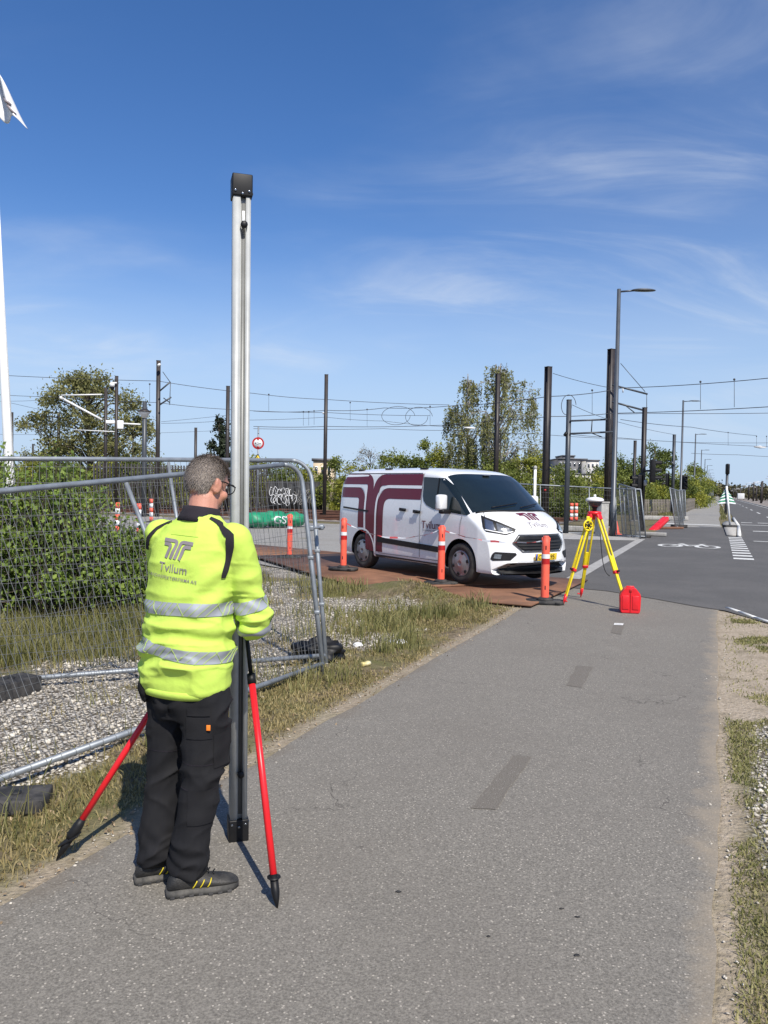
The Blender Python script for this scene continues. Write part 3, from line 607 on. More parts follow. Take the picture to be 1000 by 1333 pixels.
for sg in (-1, 1):
    S_ = m_side(sg)
    # maroon livery: outer and inner bend towards the tail, the same towards the cab
    mb = MB()
    ribbon(mb, dens(bend([(-2.33, 1.760), (-1.295, 1.760), (-1.25, 0.38)], 0.17, 12), 0.05), 0.205, S_, 0.003)
    ribbon(mb, dens(bend([(0.33, 1.745), (-1.065, 1.745), (-1.14, 0.36)], 0.22, 12), 0.05), 0.215, S_, 0.0045)
    tri = [(-1.36, 1.70), (-1.04, 1.70), (-1.06, 0.36), (-1.26, 0.36)]
    mb.build('maroon_stripe', M['maroon'], van, True)
    mb = MB(); ribbon(mb, dens(bend([(-2.34, 1.495), (-1.54, 1.495), (-1.54, 0.80)], 0.20, 10), 0.05), 0.21, S_, 0.003)
    mb.build('maroon_stripe', M['maroon'], van, True)
    mb = MB(); ribbon(mb, dens(bend([(0.34, 1.50), (-0.89, 1.50), (-0.90, 0.36)], 0.30, 10), 0.05), 0.225, S_, 0.003)
    mb.build('maroon_stripe', M['maroon'], van, True)
    # white lines between the bands
    mb = MB(); ribbon(mb, dens(bend([(-2.34, 1.625), (-1.415, 1.625), (-1.40, 0.74)], 0.26, 10), 0.05), 0.055, S_, 0.006, 3)
    ribbon(mb, dens(bend([(0.34, 1.615), (-1.025, 1.62), (-1.035, 0.335)], 0.38, 12), 0.05), 0.055, S_, 0.0065, 3)
    mb.build('white_line', M['whitepaint'], van, True)
    # door window, quarter split, cab trim
    win = patch('side_window', [(0.36, 1.80), (0.93, 1.775), (1.20, 1.62), (1.66, 1.185), (1.62, 1.155), (0.72, 1.235), (0.52, 1.30), (0.40, 1.40)], S_, 0.006, M['glass_dark'], van, 40, 12)
    mb = MB(); ribbon(mb, dens([(0.80, 1.78), (0.80, 1.235)], 0.05), 0.028, S_, 0.012, 3); mb.build('divider', M['black'], win)
    for name, pl, wdt in (('door_gap', [(0.345, 1.87), (0.37, 1.36), (0.37, 0.36)], 0.010), ('door_gap', [(1.50, 1.15), (1.46, 1.0), (1.44, 0.78)], 0.008), ('door_gap', [(-0.97, 1.86), (-0.97, 0.42), (-0.9, 0.34), (0.36, 0.34)], 0.008), ('door_gap', [(0.38, 0.34), (1.0, 0.34), (1.06, 0.45)], 0.008), ('roof_gutter', [(-2.36, 1.875), (0.3, 1.865)], 0.012)):
        mb = MB(); ribbon(mb, dens(pl, 0.06), wdt, S_, 0.0075, 2); mb.build(name, M['seam'], van)
    mb = MB(); ribbon(mb, dens([(-2.22, 1.185), (-1.28, 1.13)], 0.06), 0.035, S_, 0.010, 3); mb.build('slide_rail', M['black'], van)
    mb = MB(); ribbon(mb, dens([(-0.94, 0.60), (0.92, 0.535)], 0.06), [0.10] * 100, S_, 0.014, 4); mb.build('rub_strip', M['black'], van, True)
    mb = MB(); ribbon(mb, dens([(-1.02, 0.285), (1.0, 0.265)], 0.08), 0.05, S_, 0.006, 3); mb.build('sill', M['seam'], van, True)
    for hx, hz in ((-0.13, 1.195), (0.29, 1.170)):
        mb = MB(); ribbon(mb, dens([(hx - 0.105, hz + 0.005), (hx + 0.105, hz - 0.005)], 0.03), [0.055] * 99, S_, 0.035, 4)
        q = S_(hx, hz, 0.02); mb.box(q, (0.13, 0.05, 0.035)); mb.build('door_handle', M['black'], van, True)
    tx = text_on('lettering', 'Tvilum', 0.195, 0.42 if sg < 0 else 1.05, 0.885, S_, 0.006, M['maroon'], van, 1 if sg < 0 else -1)
    text_on('lettering', 'LANDINSPEKTØRFIRMA A/S', 0.047, 0.44 if sg < 0 else 1.04, 0.835, S_, 0.006, M['greyprint'], van, 1 if sg < 0 else -1)
    # wheel arch lips
    for wx in (WBX, -WBX):
        mb = MB(); arc = [(wx + 0.418 * math.cos(q), 0.36 + 0.418 * math.sin(q)) for q in np.linspace(-0.28, math.pi + 0.28, 26)]
        ribbon(mb, arc, 0.035, S_, 0.010, 3); mb.build('arch_lip', M['whitepaint'], van, True)
    # lamps
    D_ = m_diag(sg)
    hl = patch('headlight', [(0.70, 1.165), (0.78, 1.135), (1.02, 1.055), (1.275, 0.955), (1.255, 0.905), (1.12, 0.858), (0.80, 0.905), (0.745, 0.96)], D_, 0.006, M['black'], van, 30, 10)
    patch('reflector', [(0.765, 1.105), (0.90, 1.06), (0.95, 0.93), (0.83, 0.925), (0.775, 0.975)], D_, 0.012, M['chrome'], hl, 12, 6)
    patch('reflector', [(0.955, 1.045), (1.215, 0.945), (1.20, 0.915), (1.10, 0.885), (0.985, 0.91)], D_, 0.012, M['lens'], hl, 14, 6)
    mb = MB(); ribbon(mb, dens([(0.78, 0.935), (1.11, 0.882), (1.23, 0.912)], 0.04), 0.014, D_, 0.015, 2); mb.build('light_strip', M['reflect_white'], hl)
    fg = patch('fog_light', [(0.88, 0.475), (0.905, 0.555), (0.95, 0.588), (1.28, 0.575), (1.30, 0.545), (1.20, 0.455), (0.91, 0.445)], D_, 0.007, M['black'], van, 22, 6)
    patch('lens', [(0.93, 0.485), (0.94, 0.555), (1.06, 0.545), (1.05, 0.475)], D_, 0.013, M['lens'], fg, 8, 4)
    # mirror
    mb = MB(); mb.bbox((1.13, sg * 1.10, 1.36), (0.13, 0.21, 0.27), 0.045, Matrix.Rotation(sg * -0.25, 3, 'Z')); mr = mb.build('wing_mirror', M['whitepaint'], van, True)
    mb = MB(); mb.bbox((1.17, sg * 1.05, 1.205), (0.11, 0.24, 0.075), 0.03, Matrix.Rotation(sg * -0.2, 3, 'Z')); mb.build('mirror_base', M['black'], mr, True)
    # wheels
    for wx in (WBX, -WBX):
        Mw = Matrix.Translation((wx, sg * 0.845, 0.345)) @ Matrix.Rotation(-sg * math.pi / 2, 4, 'X')
        mb = MB(); mb.lathe([(0.22, -0.10), (0.31, -0.105), (0.335, -0.085), (0.345, -0.05), (0.345, 0.05), (0.335, 0.085), (0.31, 0.105), (0.255, 0.108), (0.222, 0.09)], 40, Mw)
        wh = mb.build('wheel', M['tyre'], van, True); sharp(wh, 40)
        mb = MB(); mb.lathe([(0.225, 0.082), (0.215, 0.098), (0.19, 0.092), (0.165, 0.098), (0.06, 0.118), (0.035, 0.122), (0.03, 0.110), (0.001, 0.110)], 40, Mw, cap=False)
        hc = mb.build('hubcap', M['hubcap'], wh, True)
        for k in range(6):
            mb = MB(); q = 2 * math.pi * (k + 0.25) / 6
            mb.prism([(0.0, -0.022), (0.045, -0.030), (0.045, 0.030), (0.0, 0.022)], Mw @ Matrix.Rotation(q, 4, 'Z') @ Matrix.Translation((0.155, 0, 0.0975)), 0.006)
            mb.build('hubcap_slot', M['black'], hc)
# windscreen and bonnet
ws = []
nu, nv = 22, 27; V = []
for s in np.linspace(0.97, 1.915, nu):
    for c in np.linspace(-0.93, 0.93, nv):
        lim = 0.93; p = v_top(s, c, 1 if c >= 0 else -1); V.append(p)
V = np.array(V).reshape(nu, nv, 3); du = np.gradient(V, axis=0); dv = np.gradient(V, axis=1); nn = np.cross(du, dv); nn /= np.linalg.norm(nn, axis=2, keepdims=True)
nn *= np.where(nn[..., 2:3] < 0, -1, 1); Vw = V + nn * 0.008
wso = mesh_np('windscreen', Vw.reshape(-1, 3), [(i * nv + k, i * nv + k + 1, (i + 1) * nv + k + 1, (i + 1) * nv + k) for i in range(nu - 1) for k in range(nv - 1)], M['glass_dark'], van, True)
mb = MB()
for a, b in (((-0.62, 1.88), (0.02, 1.78)), ((0.0, 1.885), (0.62, 1.79))):
    pts = [v_top(a[1] + (b[1] - a[1]) * t, a[0] + (b[0] - a[0]) * t, 1 if (a[0] + (b[0] - a[0]) * t) >= 0 else -1) + np.array([0.02, 0, 0.03]) for t in np.linspace(0, 1, 9)]
    mb.tube(pts, 0.010, 6)
mb.build('wiper', M['black'], van)
mb = MB(); pts = [v_top(1.935, c, 1 if c >= 0 else -1) + np.array([0.006, 0, 0.008]) for c in np.linspace(-0.9, 0.9, 25)]; mb.tube(pts, 0.014, 6); mb.build('cowl', M['black'], van)
mb = MB()
for y0, y1 in ((-0.60, -0.28), (0.28, 0.60)):
    mb.bbox(((0.62), (y0 + y1) / 2, 1.55), (0.10, y1 - y0, 0.5), 0.05)
mb.bbox((1.62, -0.0, 1.12), (0.30, 1.3, 0.10), 0.04)
mb.build('seat', M['black'], van, True)
mb = MB(); mb.bbox(v_top(1.03, 0.0, 1) + np.array([0.02, 0, 0.02]), (0.05, 0.16, 0.02), 0.008); mb.build('sensor_housing', M['lens'], van)
# front face
gr = patch('grille', [(-0.57, 0.725), (-0.46, 0.845), (0.46, 0.845), (0.57, 0.725), (0.43, 0.605), (-0.43, 0.605)], m_front, 0.007, M['black'], van, 30, 12)
for k, (z, hw) in enumerate(((0.795, 0.47), (0.745, 0.52), (0.692, 0.50), (0.645, 0.44))):
    mb = MB(); ribbon(mb, [(y, z) for y in np.linspace(-hw, hw, 24)], 0.022, m_front, 0.022, 3); mb.build('grille_bar', M['hoarding'] if k else M['black'], gr, True)
mb = MB()
rim = [(-0.585, 0.725), (-0.47, 0.86), (0.47, 0.86), (0.585, 0.725), (0.44, 0.59), (-0.44, 0.59), (-0.585, 0.725)]
ribbon(mb, dens(rim, 0.05), 0.018, m_front, 0.012, 3); mb.build('grille_rim', M['seam'], gr, True)
mb = MB(); mb.ell(m_front(0, 0.745, 0.025), (0.012, 0.075, 0.032)); mb.build('badge', M['chrome'], gr, True)
lo = patch('lower_grille', [(-0.80, 0.285), (-0.52, 0.435), (0.52, 0.435), (0.80, 0.285), (0.79, 0.228), (-0.79, 0.228)], m_front, 0.007, M['black'], van, 30, 6)
for z in (0.385, 0.34):
    mb = MB(); ribbon(mb, [(y, z) for y in np.linspace(-0.6, 0.6, 24)], 0.018, m_front, 0.02, 3); mb.build('grille_bar', M['hoarding'], lo, True)
q = m_front(0, 0.50, 0.02); Mp = Matrix.Rotation(R(6), 3, 'Y')
mb = MB(); mb.bbox((q[0] + 0.004, 0, 0.505), (0.014, 0.505, 0.112), 0.004, Mp); npl = mb.build('number_plate', M['plate_yellow'], van)
mb = MB(); mb.box((q[0] + 0.0125, -0.228, 0.505), (0.003, 0.044, 0.104), Mp); mb.build('blue_band', M['plate_blue'], npl)
Vt, Ft = text_mesh('CR', 0.105); mesh_np('lettering', np.array([(q[0] + 0.0145 + 0.1 * (0.047 - b) * 0 - (b - 0.037) * -0.10, -0.19 + a, 0.468 + b) for a, b, c in Vt]), Ft, M['black'], npl)
Vt, Ft = text_mesh('95', 0.105); mesh_np('lettering', np.array([(q[0] + 0.0145 - (b - 0.037) * -0.10, 0.095 + a, 0.468 + b) for a, b, c in Vt]), Ft, M['black'], npl)
# bonnet logo and word, roof furniture, bonnet gap
def tt_logo(mp, off, c0, c1, s, mt, parent, sx=1., slant=0.0, name='logo', sy=1.):
    """four bent bars: two turn down from the left, two from the right"""
    f = lambda a, b: (c0 + sx * (a + slant * b) * s, c1 + b * s * sy)
    for k, pl in enumerate(([(-0.62, 0.40), (-0.06, 0.40), (-0.06, -0.5)], [(-0.56, 0.20), (-0.26, 0.20), (-0.26, -0.5)], [(0.62, 0.40), (0.12, 0.40), (0.12, -0.5)], [(0.60, 0.20), (0.32, 0.20), (0.32, -0.5)])):
        mb = MB(); ribbon(mb, [f(*p) for p in dens(bend(pl, 0.14, 8), 0.05)], 0.145 * s * (0.5 + 0.5 * sy), mp, off + 0.0004 * k, 3); mb.build(name, mt, parent, False)
Mt = lambda a, b, off: m_top(b, a, off)          # a across, b along the van
tt_logo(lambda a, b, off: m_top(2.10 - b, a, off), 0.004, 0.02, 0.0, 0.36, M['maroon'], van, 1.0, 0.0, 'logo', 0.62)
text_on('lettering', 'Tvilum', 0.15, -0.21, 0.0, lambda a, b, off: m_top(2.335 - b * 0.8, a, off), 0.004, M['greyprint'], van, 1, stretch=1.1)
for sg in (-1, 1):
    mb = MB(); pts = [v_top(s, 0.0, 1) * 0 + np.array(m_top(s - 0.0, sg * (0.80 - 0.30 * ((s - 1.95) / 0.35) ** 2), 0.004)) for s in np.linspace(1.72, 2.24, 12)]
    mb.tube(pts, 0.005, 4); mb.build('bonnet_gap', M['seam'], van)
    for rx in (-1.9, -0.95, 0.15):
        mb = MB(); q = m_top(rx, sg * 0.70, 0.012); mb.bbox(q, (0.20, 0.05, 0.035), 0.012); mb.build('roof_mount', M['black'], van)
    for q in ((2.02, 0.52), (2.02, -0.52)):
        pass
# rear doors, lamps
for sg in (-1, 1):
    patch('rear_lamp', [(sg * 0.80, 0.85), (sg * 0.80, 1.35), (sg * 0.885, 1.35), (sg * 0.885, 0.85)], m_rear, 0.006, M['reflect_red'], van, 5, 12)
mb = MB(); ribbon(mb, dens([(0, 1.8), (0, 0.45)], 0.08), 0.01, m_rear, 0.006, 2); mb.build('door_gap', M['seam'], van)

# ------------------------------------------------------------------ temporary fence
def bil(q, a, b):             # corners BL BR TL TR
    BL, BR, TL, TR = q; return (BL * (1 - a) + BR * a) * (1 - b) + (TL * (1 - a) + TR * a) * b
def fence_panel(q, label, nw=64, nh=13, md=0.5):
    q = [np.array(k, float) for k in q]; f = thing('mesh_fence', label, 'mesh fence', q[0] * [1, 1, 0], 0, 'mesh panels of the temporary fence beside the path')
    o = np.array(f.location); P = lambda a, b: bil(q, a, b) - o
    ln = np.linalg.norm(q[1] - q[0]); ra = 0.20 / ln; rb = 0.11; r = 0.021
    arcR = [P(1 - ra + ra * math.sin(t), 1 - rb + rb * math.cos(t)) for t in np.linspace(0, math.pi / 2, 9)]
    arcL = [P(ra - ra * math.sin(t), 1 - rb + rb * math.cos(t)) for t in np.linspace(math.pi / 2, 0, 9)]
    mb = MB(); mb.tube([P(0, -0.06)] + arcL + arcR[:1], r, 10); mb.build('frame_tube', M['steel'], f, True)
    mb = MB(); mb.tube(arcR + [P(1, 0.5), P(1, -0.07)], r, 10); mb.build('frame_tube', M['steel'], f, True)
    mb = MB(); mb.tube([P(0.0, 0), P(0.5, 0), P(1.0, 0)], r, 10); mb.build('bottom_rail', M['steel'], f, True)
    mb = MB(); mb.tube([P(md - 0.03, 0.985), P(md, 0.5), P(md, 0)], 0.016, 8); mb.build('middle_tube', M['steel'], f, True)
    mb = MB(); nrm = np.cross(q[1] - q[0], q[2] - q[0]); nrm /= np.linalg.norm(nrm); off = nrm * 0.0
    for k in range(nw):
        a = 0.012 + 0.976 * k / (nw - 1); jt = 0.0015 * math.sin(k * 3.1)
        top = 1.0 if ra < a < 1 - ra else 1 - rb + rb * math.sqrt(max(0, 1 - ((abs(a - 0.5) - (0.5 - ra)) / ra) ** 2))
        mb.tube([P(a, -0.012), P(a + jt, 0.3), P(a - jt, 0.65), P(a, top)], 0.0019, 3, False)
    for k in range(nh):
        b = 0.03 + 0.93 * k / (nh - 1); mb.tube([P(0, b), P(0.25, b + 0.002), P(0.5, b), P(0.75, b - 0.002), P(1, b)], 0.0019, 3, False)
    w_ = mb.build('wire_mesh', M['wire_steel'], f); w_['kind'] = 'stuff'
    # wire ends hooked round the bottom rail
    mb = MB()
    for k in range(0, nw, 2):
        a = 0.012 + 0.976 * k / (nw - 1); c = P(a, 0); d = (P(a + 0.01, 0) - c); d /= np.linalg.norm(d); u_ = np.array([0, 0, 1.]); s_ = np.cross(d, u_); s_ /= np.linalg.norm(s_)
        mb.tube([c + (u_ * math.cos(t) + s_ * math.sin(t)) * 0.0225 for t in np.linspace(0, 2 * math.pi, 8)], 0.0022, 3, False)
    w_ = mb.build('wire_hook', M['wire_steel'], f); w_['kind'] = 'stuff'
    for b, a in ((0.52, 1.0), (0.25, 1.0)):
        mb = MB(); c = P(a, b); mb.bbox(c, (0.055, 0.055, 0.035), 0.01); mb.build('clip', M['steel'], f)
    return f
BLa, BRa = gnd(0, 886, 0.10), gnd(424, 853, 0.08)
dA = BRa - BLa; BLa2 = BRa - dA / np.linalg.norm(dA) * 3.5
TLx, TRa = at(0, 597, 6.45), at(404, 599.5, 7.72)
dT = TRa - TLx; TLa2 = TRa - dT / np.linalg.norm(dT) * 3.5
fence_panel([BLa2, BRa, TLa2, TRa], 'mesh fence panel whose lower rail lies farther back on the white gravel', md=0.63)
BRb = gnd(420, 864, 0.08); BLb = np.array([-2.0, 3.98, 0.08]); BLb = BRb + (gnd(0, 1013, 0.08) - BRb) * 1.02
TRb = at(391, 603, 7.15); TLb = np.array([-2.92, 4.38, 1.52])
fence_panel([BLb, BRb, TLb, TRb], 'mesh fence panel leaning over, its lower rail beside the dry grass')
mb = MB(); c = (TRa + BRa) / 2 * 0 + (np.array(at(417, 687, 7.5)) + np.array(at(407, 687, 7.0))) / 2
cl = thing('fence_clamp', 'small steel clamp joining two upright fence tubes', 'clamp', c)
MB().bbox((0.035, 0.11, 0), (0.05, 0.09, 0.05), 0.012).build('jaw', M['steel'], cl); MB().bbox((-0.04, -0.10, 0), (0.05, 0.09, 0.05), 0.012).build('jaw', M['steel'], cl)
MB().tube([(-0.06, -0.12, 0), (0.06, 0.13, 0)], 0.012, 8).build('bolt', M['steel'], cl)
def fence_foot(name, loc, rz, d, label, mt):
    f = thing(name, label, 'rubber block', loc, rz)
    MB().bbox((0, 0, d[2] / 2), d, 0.012).build('block', mt, f)
    for k in (-0.25, 0.0, 0.25): MB().lathe([(0.028, 0), (0.028, 0.012)], 12, Matrix.Translation((k * d[0], 0, d[2] - 0.004))).build('socket', M['hoarding'], f)
    MB().bbox((-0.38 * d[0], 0, d[2] + 0.004), (0.06, d[1] * 0.5, 0.03), 0.008).build('handle', mt, f)
    return f
p = gnd(-14, 905, 0.06); fence_foot('rubber_block', (p[0], p[1], 0.0), R(60), (0.72, 0.24, 0.15), 'black plastic fence foot standing under the farther lower rail', M['rubber'])
p = gnd(-22, 1046, 0.03); fence_foot('rubber_block', (p[0], p[1], 0.0), R(10), (0.62, 0.22, 0.075), 'flat grey rubber fence foot lying in the dry grass', M['rubber'])
# crumpled black bag at the joint of the panels
rng = np.random.RandomState(3)
def lump(c, r, seed, amp=0.35, n=26, m=18, sc_=2.2):
    mb = MB(); mb.ell((0, 0, 0), (1, 1, 1), None, n, m); V = np.array(mb.v)
    d = 1 + amp * (vnoise(V * sc_ + seed) - 0.5) * 2 + amp * 0.5 * (vnoise(V * sc_ * 2.7 + seed * 2) - 0.5) * 2
    V = V * d[:, None] * np.array(r) + np.array(c); return V, mb.f
V, F = lump((0, 0, 0.07), (0.24, 0.16, 0.13), 5.); b_ = mesh_np('rubbish_bag', V, F, M['black'], None, False, gnd(415, 858)); tag(b_, 'crumpled black plastic bag at the foot of the fence uprights', 'bag')
# litter in the verge
V, F = lump((0, 0, 0.02), (0.11, 0.07, 0.03), 9., 0.15); o = mesh_np('foam_slab', V, F, M['white'], None, False, gnd(518, 838)); tag(o, 'flat white foam slab lying in the grass', 'foam')
V, F = lump((0, 0, 0.02), (0.05, 0.035, 0.025), 12., 0.3); o = mesh_np('paper_scrap', V, F, M['white'], None, False, gnd(466, 842)); tag(o, 'small white paper scrap in the grass beside the black bag', 'litter')
t = thing('drinks_can', 'crushed yellow drinks can lying in the dry grass', 'can', gnd(476, 867) + np.array([0, 0, 0.02]), R(40))
MB().lathe([(0.020, -0.050), (0.027, -0.042), (0.019, -0.01), (0.026, 0.02), (0.023, 0.040), (0.020, 0.048)], 12, Matrix.Rotation(R(88), 4, 'Y')).build('can_body', M['can'], t, True)
MB().lathe([(0.019, 0.0), (0.019, 0.004)], 12, Matrix.Translation((0.048, 0, 0.002)) @ Matrix.Rotation(R(88), 4, 'Y')).build('can_lid', M['alu'], t)

# ------------------------------------------------------------------ orange posts with tape
def bollard(p, label, rz):
    b = thing('traffic_post', label, 'traffic post', p, rz, 'orange plastic posts in front of the van')
    mb = MB(); mb.prism([(-0.27, -0.10), (-0.20, -0.17), (0.20, -0.17), (0.27, -0.10), (0.27, 0.10), (0.20, 0.17), (-0.20, 0.17), (-0.27, 0.10)], Matrix.Translation((0, 0, 0.0)), 0.05)
    mb.lathe([(0.13, 0.05), (0.10, 0.08), (0.07, 0.095)], 14); mb.build('base', M['rubber'], b)
    for s in (-1, 1): MB().bbox((s * 0.17, -0.155, 0.02), (0.07, 0.05, 0.045), 0.01).build('base_notch', M['black'], b)
    mb = MB(); mb.lathe([(0.060, 0.08), (0.060, 0.60), (0.057, 0.85), (0.055, 0.93), (0.046, 0.945), (0.046, 0.985), (0.040, 1.0)], 20); sharp(mb.build('post', M['orange'], b), 40)
    MB().lathe([(0.0620, 0.585), (0.0612, 0.665)], 20, cap=False).build('red_band', M['reflect_red'], b, True)
    MB().lathe([(0.0615, 0.668), (0.0605, 0.732)], 20, cap=False).build('white_band', M['reflect_white'], b, True)
    for z in (0.24, 0.83): MB().bbox((0, -0.056, z), (0.016, 0.014, 0.06), 0.004).build('slot', M['hoarding'], b)
    for s in (-1, 1): MB().bbox((s * 0.048, 0, 0.95), (0.028, 0.02, 0.05), 0.006).build('tape_hook', M['orange'], b)
    return b
g1, g2, g3, g4 = gnd(709, 786), gnd(574, 761, 0.06), gnd(447, 742, 0.09), gnd(377, 727, 0.06)
bollard(g1 + np.array([0, 0, 0.006]), 'orange post on black base beside the yellow tripod', R(-8))
bollard(g2, 'orange post standing on the plate in front of the van doors', R(10))
bollard(g3, 'orange post beside the rear wheel of the van', R(-15))
bollard(g4, 'orange post behind the mesh fence near the green sacks', R(14))
def tape(a, b, sag, label):
    pts = []
    for t_ in np.linspace(0, 1, 25):
        p = np.array(a) * (1 - t_) + np.array(b) * t_; p[2] -= sag * 4 * t_ * (1 - t_) + 0.006 * math.sin(t_ * 31); pts.append(p)
    t = thing('barrier_tape', label, 'tape', pts[0] * [1, 1, 0]); o = np.array(t.location)
    for k in range(0, 24, 2):
        mb = MB(); q = [p - o for p in pts[k:k + 3]]
        V = []; 
        for i, p in enumerate(q):
            an = (k + i) * 0.5; V += [p + np.array([0, 0.004, 0.013 * math.cos(an) + 0.004]), p - np.array([0, 0.004, 0.013 * math.cos(an) + 0.004])]
        mb.add(V, [(0, 1, 3, 2), (2, 3, 5, 4)]); mb.build('tape_piece', M['tape'] if k % 4 == 0 else M['reflect_white'], t)
    return t
tp = lambda g_: g_ + np.array([0, 0, 0.93])
tape(tp(g2), tp(g1), 0.10, 'red and white barrier tape strung across the nose of the van')
tape(tp(g3), tp(g2), 0.22, 'red and white barrier tape strung along the side of the van')

# ------------------------------------------------------------------ yellow survey tripod, receiver and case
TC = np.array([3.13, 11.42]); TZ = 1.33
feet = [gnd(733, 788)[:2], gnd(756, 778)[:2], np.array([3.48, 10.86])]
tr = thing('survey_tripod', 'yellow wooden survey tripod with red clamps on the path', 'tripod', (TC[0], TC[1], 0))
MB().lathe([(0.085, 0), (0.10, 0.012), (0.10, 0.04), (0.06, 0.05)], 20, Matrix.Translation((0, 0, TZ))).build('head_plate', M['red'], tr)
for k, f in enumerate(feet):
    d = np.array([f[0] - TC[0], f[1] - TC[1], 0]); dn = d / np.linalg.norm(d); sd = np.array([-dn[1], dn[0], 0]); top = np.array([0, 0, TZ - 0.005]) + dn * 0.08; bot = d
    P = lambda t_: top + (bot - top) * t_
    ax = (bot - top) / np.linalg.norm(bot - top); nr = np.cross(ax, sd); Mx = basis(sd, nr, ax).to_3x3()
    MB().bbox(P(0.02), (0.085, 0.05, 0.09), 0.012, Mx).build('hinge', M['red'], tr)
    for s in (-1, 1):
        a, b = P(0.03) + sd * s * 0.045, P(0.60) + sd * s * 0.022; MB().bbox((a + b) / 2, (0.024, 0.028, np.linalg.norm(b - a)), 0.004, Mx).build('leg_bar', M['yellow'], tr)
    for s in (-1, 1):
        a, b = P(0.44) + sd * s * 0.012, P(0.90) + sd * s * 0.012; MB().bbox((a + b) / 2, (0.026, 0.022, np.linalg.norm(b - a)), 0.004, Mx).build('lower_bar', M['yellow'], tr)
    MB().bbox(P(0.61), (0.085, 0.05, 0.05), 0.01, Mx).build('clamp', M['red'], tr); MB().bbox(P(0.61) + nr * 0.04, (0.03, 0.05, 0.03), 0.008, Mx).build('clamp_screw', M['black'], tr)
    mb = MB(); mb.tube([P(0.88), P(0.94), P(0.97), P(1.0)], [0.026, 0.022, 0.013, 0.004], 8); mb.build('shoe', M['red'], tr); MB().bbox(P(0.95) + sd * 0.035, (0.05, 0.018, 0.02), 0.005, Mx).build('step_tab', M['red'], tr)
mb = MB(); pts = [np.array([0.10, 0.02, 1.05]) + np.array([0.12 * t_ - 0.02 * math.sin(3 * t_), -0.14 * t_, -0.62 * t_ - 0.16 * math.sin(math.pi * t_)]) for t_ in np.linspace(0, 1, 14)]
mb.tube(pts, 0.006, 5); mb.build('strap', M['black'], tr)
rl = thing('measuring_tape_reel', 'round yellow measuring reel hanging on the survey tripod', 'reel', (TC[0] - 0.115, TC[1] - 0.10, 1.17))
Mr = Matrix.Rotation(R(90), 4, 'X') @ Matrix.Rotation(R(20), 4, 'Y')
def torus(mb, R_, r, Mx, n=20, m=7):
    mb.add([Mx @ Vector(((R_ + r * math.cos(b)) * math.cos(a), (R_ + r * math.cos(b)) * math.sin(a), r * math.sin(b))) for a in np.linspace(0, 2 * math.pi, n, False) for b in np.linspace(0, 2 * math.pi, m, False)],
           [(i * m + j, ((i + 1) % n) * m + j, ((i + 1) % n) * m + (j + 1) % m, i * m + (j + 1) % m) for i in range(n) for j in range(m)]); return mb
torus(MB(), 0.075, 0.014, Mr).build('rim', M['yellow'], rl, True); torus(MB(), 0.035, 0.009, Mr).build('hub', M['yellow'], rl, True)
MB().lathe([(0.05, -0.008), (0.05, 0.008)], 18, Mr).build('tape_roll', M['black'], rl)
for k in range(5):
    q = k * 2 * math.pi / 5; MB().tube([Mr @ Vector((0.03 * math.cos(q), 0.03 * math.sin(q), 0.012)), Mr @ Vector((0.078 * math.cos(q), 0.078 * math.sin(q), 0.012))], 0.007, 6).build('spoke', M['yellow'], rl)
MB().bbox((0.0, 0.02, 0.10), (0.05, 0.03, 0.07), 0.01).build('hanger', M['yellow'], rl)
gn = thing('satellite_receiver', 'white and grey satellite receiver on top of the yellow tripod', 'receiver', (TC[0], TC[1], TZ + 0.05))
MB().lathe([(0.035, 0), (0.03, 0.035), (0.045, 0.05), (0.045, 0.07)], 16).build('tribrach', M['black'], gn, True)
MB().lathe([(0.05, 0.065), (0.075, 0.08), (0.10, 0.125), (0.122, 0.145)], 28, cap=True).build('lower_shell', M['mast_grey'], gn, True)
MB().lathe([(0.122, 0.1455), (0.132, 0.152), (0.130, 0.178), (0.10, 0.198), (0.05, 0.208), (0.001, 0.210)], 28, cap=False).build('dome', M['white'], gn, True)
MB().lathe([(0.022, 0.209), (0.018, 0.245), (0.001, 0.25)], 12).build('aerial_stub', M['white'], gn, True)
MB().bbox((0.0, -0.078, 0.105), (0.05, 0.02, 0.03), 0.006).build('panel', M['hoarding'], gn)
# red carrying case
cs = thing('carrying_case', 'red plastic carrying case with rounded shoulders standing on the path', 'case', gnd(822, 799) + np.array([0, 0.08, 0.004]), R(-12))
def case_shape(x0, x1, y):
    pr = [(-0.118, 0.0), (0.118, 0.0), (0.132, 0.03), (0.138, 0.23), (0.125, 0.275), (0.07, 0.345), (0.045, 0.355), (-0.045, 0.355), (-0.07, 0.345), (-0.125, 0.275), (-0.138, 0.23), (-0.132, 0.03)]
    return pr
bm = bmesh.new(); pr = case_shape(0, 0, 0); fr = [bm.verts.new((a, -0.095, b)) for a, b in pr]; bk = [bm.verts.new((a, 0.095, b)) for a, b in pr]
bm.faces.new(fr); bm.faces.new(bk[::-1])
for i in range(len(pr)): bm.faces.new((fr[i], bk[i], bk[(i + 1) % len(pr)], fr[(i + 1) % len(pr)]))
bmesh.ops.recalc_face_normals(bm, faces=bm.faces); bmesh.ops.bevel(bm, geom=[e for e in bm.edges if e.calc_face_angle(0) > 0.4], offset=0.012, segments=3, affect='EDGES')
me = bpy.data.meshes.new('shell'); bm.to_mesh(me); bm.free(); me.materials.append(M['red']); o = bpy.data.objects.new('shell', me); COL.objects.link(o); o.parent = cs; sharp(o, 30)
MB().bbox((0.0, -0.0995, 0.17), (0.006, 0.006, 0.33), 0.002).build('seam', M['reflect_red'], cs)
for s in (-1, 1): MB().bbox((s * 0.066, -0.0965, 0.15), (0.085, 0.012, 0.19), 0.005).build('rib_panel', M['red'], cs)
